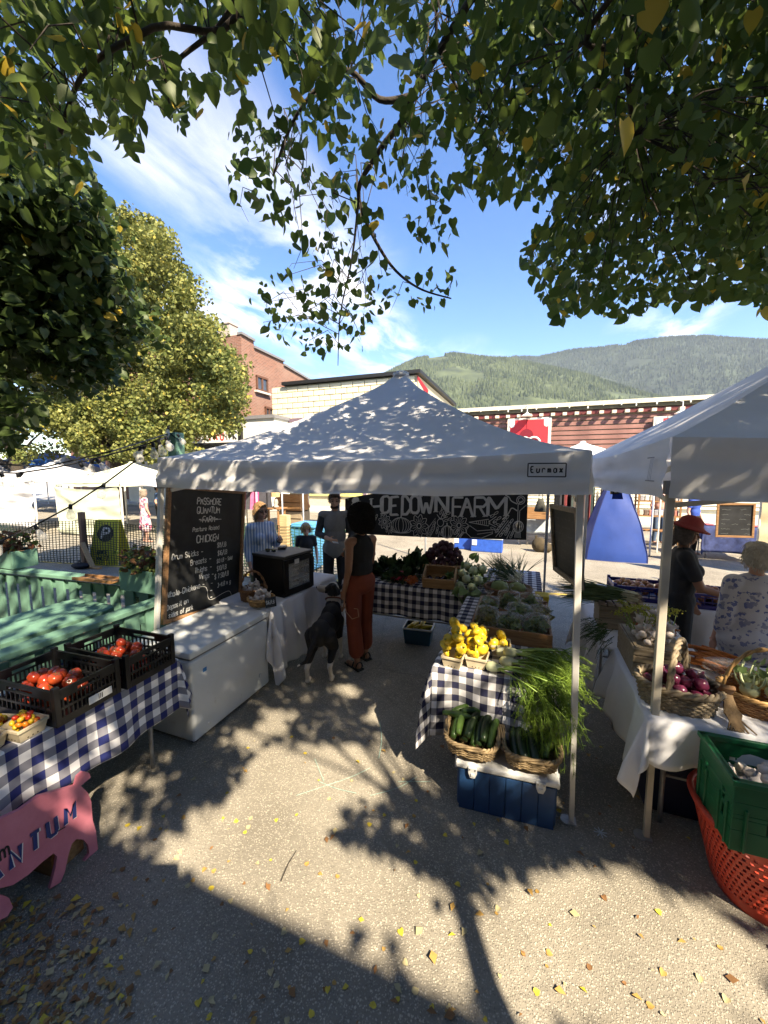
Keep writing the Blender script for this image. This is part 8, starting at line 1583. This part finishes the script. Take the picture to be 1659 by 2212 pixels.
for i, (x, nm, w_) in enumerate(((1050, 'blue cool box with white lid under the banner', .78), (1008+20, 'second blue cool box half behind the first', .5))):
    p = gz(x, 1193); t = thing('cool_box', nm, 'cooler', (p.x-.35*i, p.y+.25*i+.2, 0)); mb = MB(); mb.box((0, 0, .17), (w_, .4, .34)); mb.build('body', mat('cooler_bright_blue', (.02, .09, .42), .45), t, bevel=.02); mb = MB(); mb.box((0, 0, .36), (w_+.03, .43, .05)); mb.build('lid', mat('cooler_lid', (.5, .55, .58), .4), t, bevel=.012); mb = MB(); mb.box((-w_*.38, -.205, .24), (.12, .02, .14)); mb.build('handle', M_coolw, t)
# far stall tables with goods
def far_table(label, x0, x1, yg, m_, drop=.5, depth=.7, zt=.78):
    a = gz(x0, yg); c = gz(x1, yg); Y = (a.y+c.y)/2; table('trestle table of ' + label, a.x, c.x, Y, Y+depth, zt-.01); cloth('tablecloth', label, a.x-.02, c.x+.02, Y-.02, Y+depth, zt, (.3, .3, drop, .1), m_, .02, 8, .05, x0*.1, res=.06); return a.x, c.x, Y
xa, xb, Y = far_table('pale grey cloth on the far table below the cream clapboard', 1130, 1190, 1180, mat('pale_grey_cloth', (.45, .50, .52), .85), .42)
xa, xb, Y = far_table('dark blue patterned cloth on the far table at the right', 1525, 1640, 1212, mat('navy_cloth', (.03, .045, .13), .85, .4, 9), .6); 
for i in range(9):
    o = MB().box((0, 0, .02), (.16, .12, .03)).build('wrapped_bundle', mat('bundle_%d' % (i % 4), [(.5, .1, .12), (.6, .6, .58), (.08, .35, .35), (.2, .15, .5)][i % 4], .7), bevel=.01); o.location = (xa+.15+(xb-xa-.3)*i/8, Y+.2+.05*(i % 2), .785); tag(o, ['red', 'white', 'teal', 'purple'][i % 4]+' wrapped bundle on the dark blue patterned far table', 'bundle', 'bundles on the far blue table '+['red', 'white', 'teal', 'purple'][i % 4])
TLb, TRb, BLb = gy(1548, 1087, 8.9), gy(1632, 1087, 8.9), gy(1545, 1160, 8.9); t, bd, Mx, w_, h_ = board('price_board', 'brown framed chalkboard hanging at the back of the right-hand stall', TLb, TRb, BLb, fm=W_brown)
for i in range(7):
    mb = MB(); x = .08
    while x < w_*.9: q = rnd.uniform(.06, .14); strip(mb, [(x+q*u/5, h_-.12-i*.09+rnd.uniform(-.012, .012)) for u in range(6)], .006, Mx, zoff()); x += q+rnd.uniform(.04, .25)
    tag(mb.build('chalk_line', mat('faint_chalk', (.13, .14, .135), .95), bd), kind='stuff')
p = gy(1650, 1120, 9.6); t = thing('canvas_screen', 'tan canvas sheet hanging behind the far right chalkboard', 'screen', (p.x+.8, 9.6, 0)); wall_sheet(t, (-.85, 0), (1.6, 0), .4, 2.2, mat('tan_canvas', (.50, .42, .27), .85, .1, 2, trans=.1), .05, 3, .06); mb = MB(); [mb.tube([(x, .03, 0), (x, .03, 2.3)], .02, 6) for x in (-.85, 1.6)]; mb.build('pole', M_steel, t)
# clothes rail, hats and shelves behind the blue tent
p = gy(1262, 1110, 11.6); t = thing('clothes_rail', 'clothes rail hung with dark garments left of the blue tent', 'clothes rail', (p.x, 11.6, 0)); mb = MB(); mb.tube([(-.75, 0, 0), (-.75, 0, 1.62), (.75, 0, 1.62), (.75, 0, 0)], .018, 8); mb.build('frame', M_black, t)
gc = [(.03, .03, .035), (.10, .06, .05), (.25, .05, .05), (.05, .07, .06), (.14, .12, .10)]
for i in range(14): x = -.68+i*.105; mb = MB(); mb.add([(0, -.21, 1.50), (0, .0, 1.58), (0, .21, 1.50), (0, .20, .78), (0, -.20, .78)], [(0, 1, 2, 3, 4)]); o = mb.build('garment', mat('garment_%d' % (i % 5), gc[i % 5], .85), t); o.location = (x, 0, rnd.uniform(-.05, .1)); o.rotation_euler = (0, 0, rnd.uniform(-.25, .25)); q = o.modifiers.new('s', 'SOLIDIFY'); q.thickness = .05
p = gy(1150+30, 1090, 12.2); t = thing('display_shelf', 'dark shelf unit of small goods right of the blue tent', 'shelf'); p = gy(1418, 1120, 12.4); t.location = (p.x, 12.4, 0); [MB().box((0, 0, z), (1.0, .4, .035)).build('shelf_board', W_brown, t) for z in (.45, .85, 1.25, 1.55)]; [MB().box((sx*.48, sy*.17, .8), (.04, .04, 1.6)).build('upright', W_brown, t) for sx in (-1, 1) for sy in (-1, 1)]
for i in range(16): o = MB().box((0, 0, .07), (.09, .1, .14)).build('shelf_box', mat('good_%d' % (i % 5), [(.5, .45, .4), (.15, .1, .08), (.5, .2, .15), (.3, .3, .32), (.6, .58, .5)][i % 5], .7), bevel=.01); o.location = (p.x-.4+.115*(i % 8), 12.3, (.87, 1.27)[i//8]); tag(o, 'small packaged goods box on the dark shelf unit', 'box', 'goods on the shelf unit')
t = thing('hanging_bag', 'dark triangular bag hanging below the tent edge', 'bag'); p = gy(1168, 1080, 7.0); t.location = (p.x, 7.0, p.z); mb = MB(); mb.lathe([(.04, .02), (.06, -.04), (.10, -.18), (.09, -.20), (0, -.20)], 10, sy=.5); mb.build('pouch', mat('bag_olive', (.05, .05, .04), .8), t, smooth=True); mb = MB(); mb.tube([(-.03, 0, .02), (-.02, 0, .4), (.02, 0, .4), (.03, 0, .02)], .006, 5); mb.build('strap', M_black, t)
t = thing('burlap_sack', 'dark brown lumpy sack on the far pavement edge', 'sack'); p = gz(1165, 1192); t.location = tuple(p); mb = MB(); mb.ell((0, 0, .18), (.2, .15, .2)); mb.ell((.16, 0, .12), (.16, .14, .13)); remesh(mb, 'body', mat('sack_brown', (.06, .045, .025), .9, .3, 8), t, .025, 3); mb = MB(); mb.tube([(-.1, 0, .35), (-.08, 0, .42)], .03, 6); mb.build('tie', mat('sack_brown', (.06, .045, .025)), t)
for i, (x, Y, h_) in enumerate(((610, 9.5, 2.1), (655, 9.8, 2.1), (555, 9.0, 2.1), (1410, 10.8, 2.1), (920, 8.7, 2.1))): p = gy(x, 1100, Y); t = thing('tent_pole', ['thin white tent pole just left of the crates', 'thin white tent pole right of the crates', 'thin white pole behind the striped shirt', 'thin pale pole right of the blue tent', 'thin white pole under the banner'][i], 'pole', (p.x, Y, 0)); MB().tube([(0, 0, 0), (0, 0, h_)], .022, 8).build('shaft', mat('pale_pole', (.5, .55, .6), .4), t, smooth=True); MB().box((0, 0, .01), (.1, .1, .02)).build('foot', M_rub, t)
for nm, x, Y, w_, fab in (('white canopy sheltering the antiques stall across the street', 640, 10.6, 3.2, M_wht), ('white canopy over the clothes stall across the street', 1260, 12.0, 3.4, M_wht)):
    p = gy(x, 1090, Y); t = thing('market_tent', nm, 'tent', (p.x, Y+.8, 0)); canopy(t, w_, 2.8, 2.15, 2.35, 2.9, fab, n=8, seed=x); [leg(t, sx*(w_/2-.04), sy*1.36, 2.3, foot=False) for sx in (-1, 1) for sy in (-1, 1)]
p = gy(600, 1090, 12.9); t = thing('pink_garment_rack', 'rack of bright pink clothes behind the striped shirt', 'clothes rail'); p = gy(555, 1090, 10.0); t.location = (p.x, 10.0, 0); mb = MB(); mb.tube([(-.4, 0, 0), (-.4, 0, 1.85), (.4, 0, 1.85), (.4, 0, 0)], .016, 8); mb.build('frame', M_black, t)
for i in range(5): mb = MB(); mb.add([(-.16, 0, 1.75), (0, 0, 1.82), (.16, 0, 1.75), (.22, 0, .85), (-.22, 0, .85)], [(0, 1, 2, 3, 4)]); o = mb.build('garment', mat('pinkg_%d' % (i % 3), [(.55, .05, .18), (.05, .05, .06), (.5, .12, .25)][i % 3], .8), t); o.location = (-.3+.15*i, rnd.uniform(-.05, .05), 0); o.rotation_euler = (0, 0, rnd.uniform(.3, 1.2)); q = o.modifiers.new('s', 'SOLIDIFY'); q.thickness = .03
# ================================================================= FALLEN LEAVES, CHALK
M_fl = [mat('fallen_yellow', (.55, .42, .05), .6, .2, 20), mat('fallen_ochre', (.40, .24, .07), .7, .25, 20), mat('fallen_brown', (.22, .11, .045), .8, .3, 20), mat('fallen_pale', (.42, .36, .20), .7, .2, 20)]
fl = []
for k in range(4):
    V = _lt.copy()*.055; V[:, 2] = np.abs(V[:, 2])*(.6+.8*k/3)+.003+.004*np.abs(V[:, 0])/.02; fl.append(fastmesh('fallen_leaf', V, _lf, [M_fl[k]], None, True))
nmz = ['bright yellow', 'ochre', 'brown', 'pale dry']; rs = random.Random(17); cnt = 0; used = set()
def ground_blocked(p): return p.x < -2.2 or (p.x > -.6 and p.y > 2.15 and p.x < .25) or p.x > .85
while cnt < 130:
    x, y = rs.uniform(20, 1650), rs.uniform(1560, 2200); p = gz(x, y)
    if ground_blocked(p) and not (x < 420 and y > 1900): continue
    if y < 1700 and rs.random() < .35: continue
    k = rs.choices(range(4), (6, 4, 1, 5) if x > 420 else (1, 3, 3, 4))[0]; o = bpy.data.objects.new('fallen_leaf', fl[k]); col.objects.link(o); o.location = (p.x, p.y, .001); o.rotation_euler = (rs.uniform(-.2, .2), rs.uniform(-.2, .2), rs.uniform(0, 6.3)); o.scale = (rs.uniform(.26, .54),)*3; tag(o, nmz[k]+' fallen leaf lying on the asphalt', 'leaf', nmz[k]+' fallen leaves'); cnt += 1
n = 480; P_ = []
while len(P_) < n:
    x, y = (rs.uniform(-60, 360)*rs.random()**.5, rs.uniform(1940, 2260)) if rs.random() < .75 else (rs.uniform(300, 1700), rs.uniform(1500, 2230)); p = gz(x, y)
    P_.append((p.x, p.y, .006))
P_ = np.array(P_); d = nr.normal(size=(n, 3)); d[:, 2] *= .15; V = []; 
an = nr.random(n)*6.28; xs = np.column_stack([np.cos(an), np.sin(an), np.zeros(n)]); ys = np.column_stack([-np.sin(an), np.cos(an), .15*nr.normal(size=n)]); s = (.012+.035*nr.random(n))[:, None, None]
V = P_[:, None]+s*(_st[None, :, 0:1]*xs[:, None]*(.4+.6*nr.random(n))[:, None, None]+_st[None, :, 1:2]*ys[:, None]+_st[None, :, 2:3]*np.array((0, 0, 2.))[None, None]); V[:, :, 2] = np.abs(V[:, :, 2])+.002
o = bpy.data.objects.new('leaf_litter', fastmesh('leaf_litter', V.reshape(-1, 3), (np.arange(n)[:, None]*4+np.arange(4)[None]), M_fl, nr.choice(4, n, p=[.08, .32, .35, .25]))); col.objects.link(o); tag(o, 'drifts of small dry leaf litter on the asphalt', 'leaf litter', kind='stuff')
o = bpy.data.objects.new('twig', MB().tube([gz(607, 2870*.6636*.0+1905)+Vector((0, 0, .006)), gz(622, 1870)+Vector((0, 0, .008)), gz(640, 1840)+Vector((0, 0, .006))], [.003, .0025, .0015], 5).build('twig', M_bark).data)
tag([q for q in bpy.data.objects if q.name == 'twig'][0], 'thin dark twig lying on the sunlit asphalt', 'twig'); bpy.data.objects.remove(o)
mb = MB(); Mx = Matrix.Translation((0, 0, .004))
def ch(pts, w_): strip(mb, chaikin([tuple(gz(x, y)[:2]) for x, y in pts], 2), w_, Mx, zoff())
ch([(640, 1720), (700, 1700), (760, 1680), (800, 1660)], .006); ch([(690, 1690), (725, 1705), (770, 1715)], .005); ch([(800, 1720), (860, 1705), (900, 1680)], .005); ch([(680, 1640), (700, 1690)], .005); ch([(820, 1560), (826, 1600), (818, 1640)], .007); ch([(860, 1690), (930, 1690)], .005)
tag(mb.build('chalk_drawing', mat('mint_chalk', (.30, .42, .36), .95, .3, 30)), 'faint mint chalk lines on the asphalt in front of the freezer', 'chalk', kind='stuff')
mb = MB()
for k in range(4): a = k*PI/4+.2; c = gz(1297, 1800); strip(mb, [(c.x-.035*math.cos(a), c.y-.035*math.sin(a)), (c.x+.035*math.cos(a), c.y+.035*math.sin(a))], .006, Mx, zoff())
tag(mb.build('chalk_star', mat('blue_chalk', (.40, .46, .50), .95, .3, 30)), 'small pale chalk star on the asphalt between the two tent legs', 'chalk', kind='stuff')
# ---------------------------------------------------------------- labels that single out members of small rows
_g = {}
for o in list(bpy.data.objects):
    if o.get('label') and o.get('group') and o.parent is None: _g.setdefault((o['group'], o['label']), []).append(o)
_ord = ['leftmost', 'second from left', 'third from left', 'fourth from left', 'fifth from left', 'sixth from left', 'fifth from right', 'fourth from right', 'third from right', 'second from right', 'rightmost']
for (g_, l_), os_ in _g.items():
    k = len(os_)
    if 1 < k <= 11:
        os_.sort(key=lambda o: proj(o.location)[0])
        for i, o in enumerate(os_): o['label'] = (_ord[i] if i < (k+1)//2 else _ord[11-(k-i)])+', '+l_
# ---------------------------------------------------------------- haze
mb = MB(); mb.box((0, 600, 318), (7600, 8000, 640)); hz_ = mb.build('haze', []); m = bpy.data.materials.new('haze'); m.use_nodes = True; t = m.node_tree; t.nodes.remove(t.nodes['Principled BSDF']); v = t.nodes.new('ShaderNodeVolumePrincipled'); v.inputs['Color'].default_value = (.70, .83, 1, 1); v.inputs['Density'].default_value = .00009; t.links.new(v.outputs[0], t.nodes['Material Output'].inputs['Volume']); hz_.data.materials.clear(); hz_.data.materials.append(m); tag(hz_, 'thin bluish air between here and the mountains', 'haze', kind='stuff')
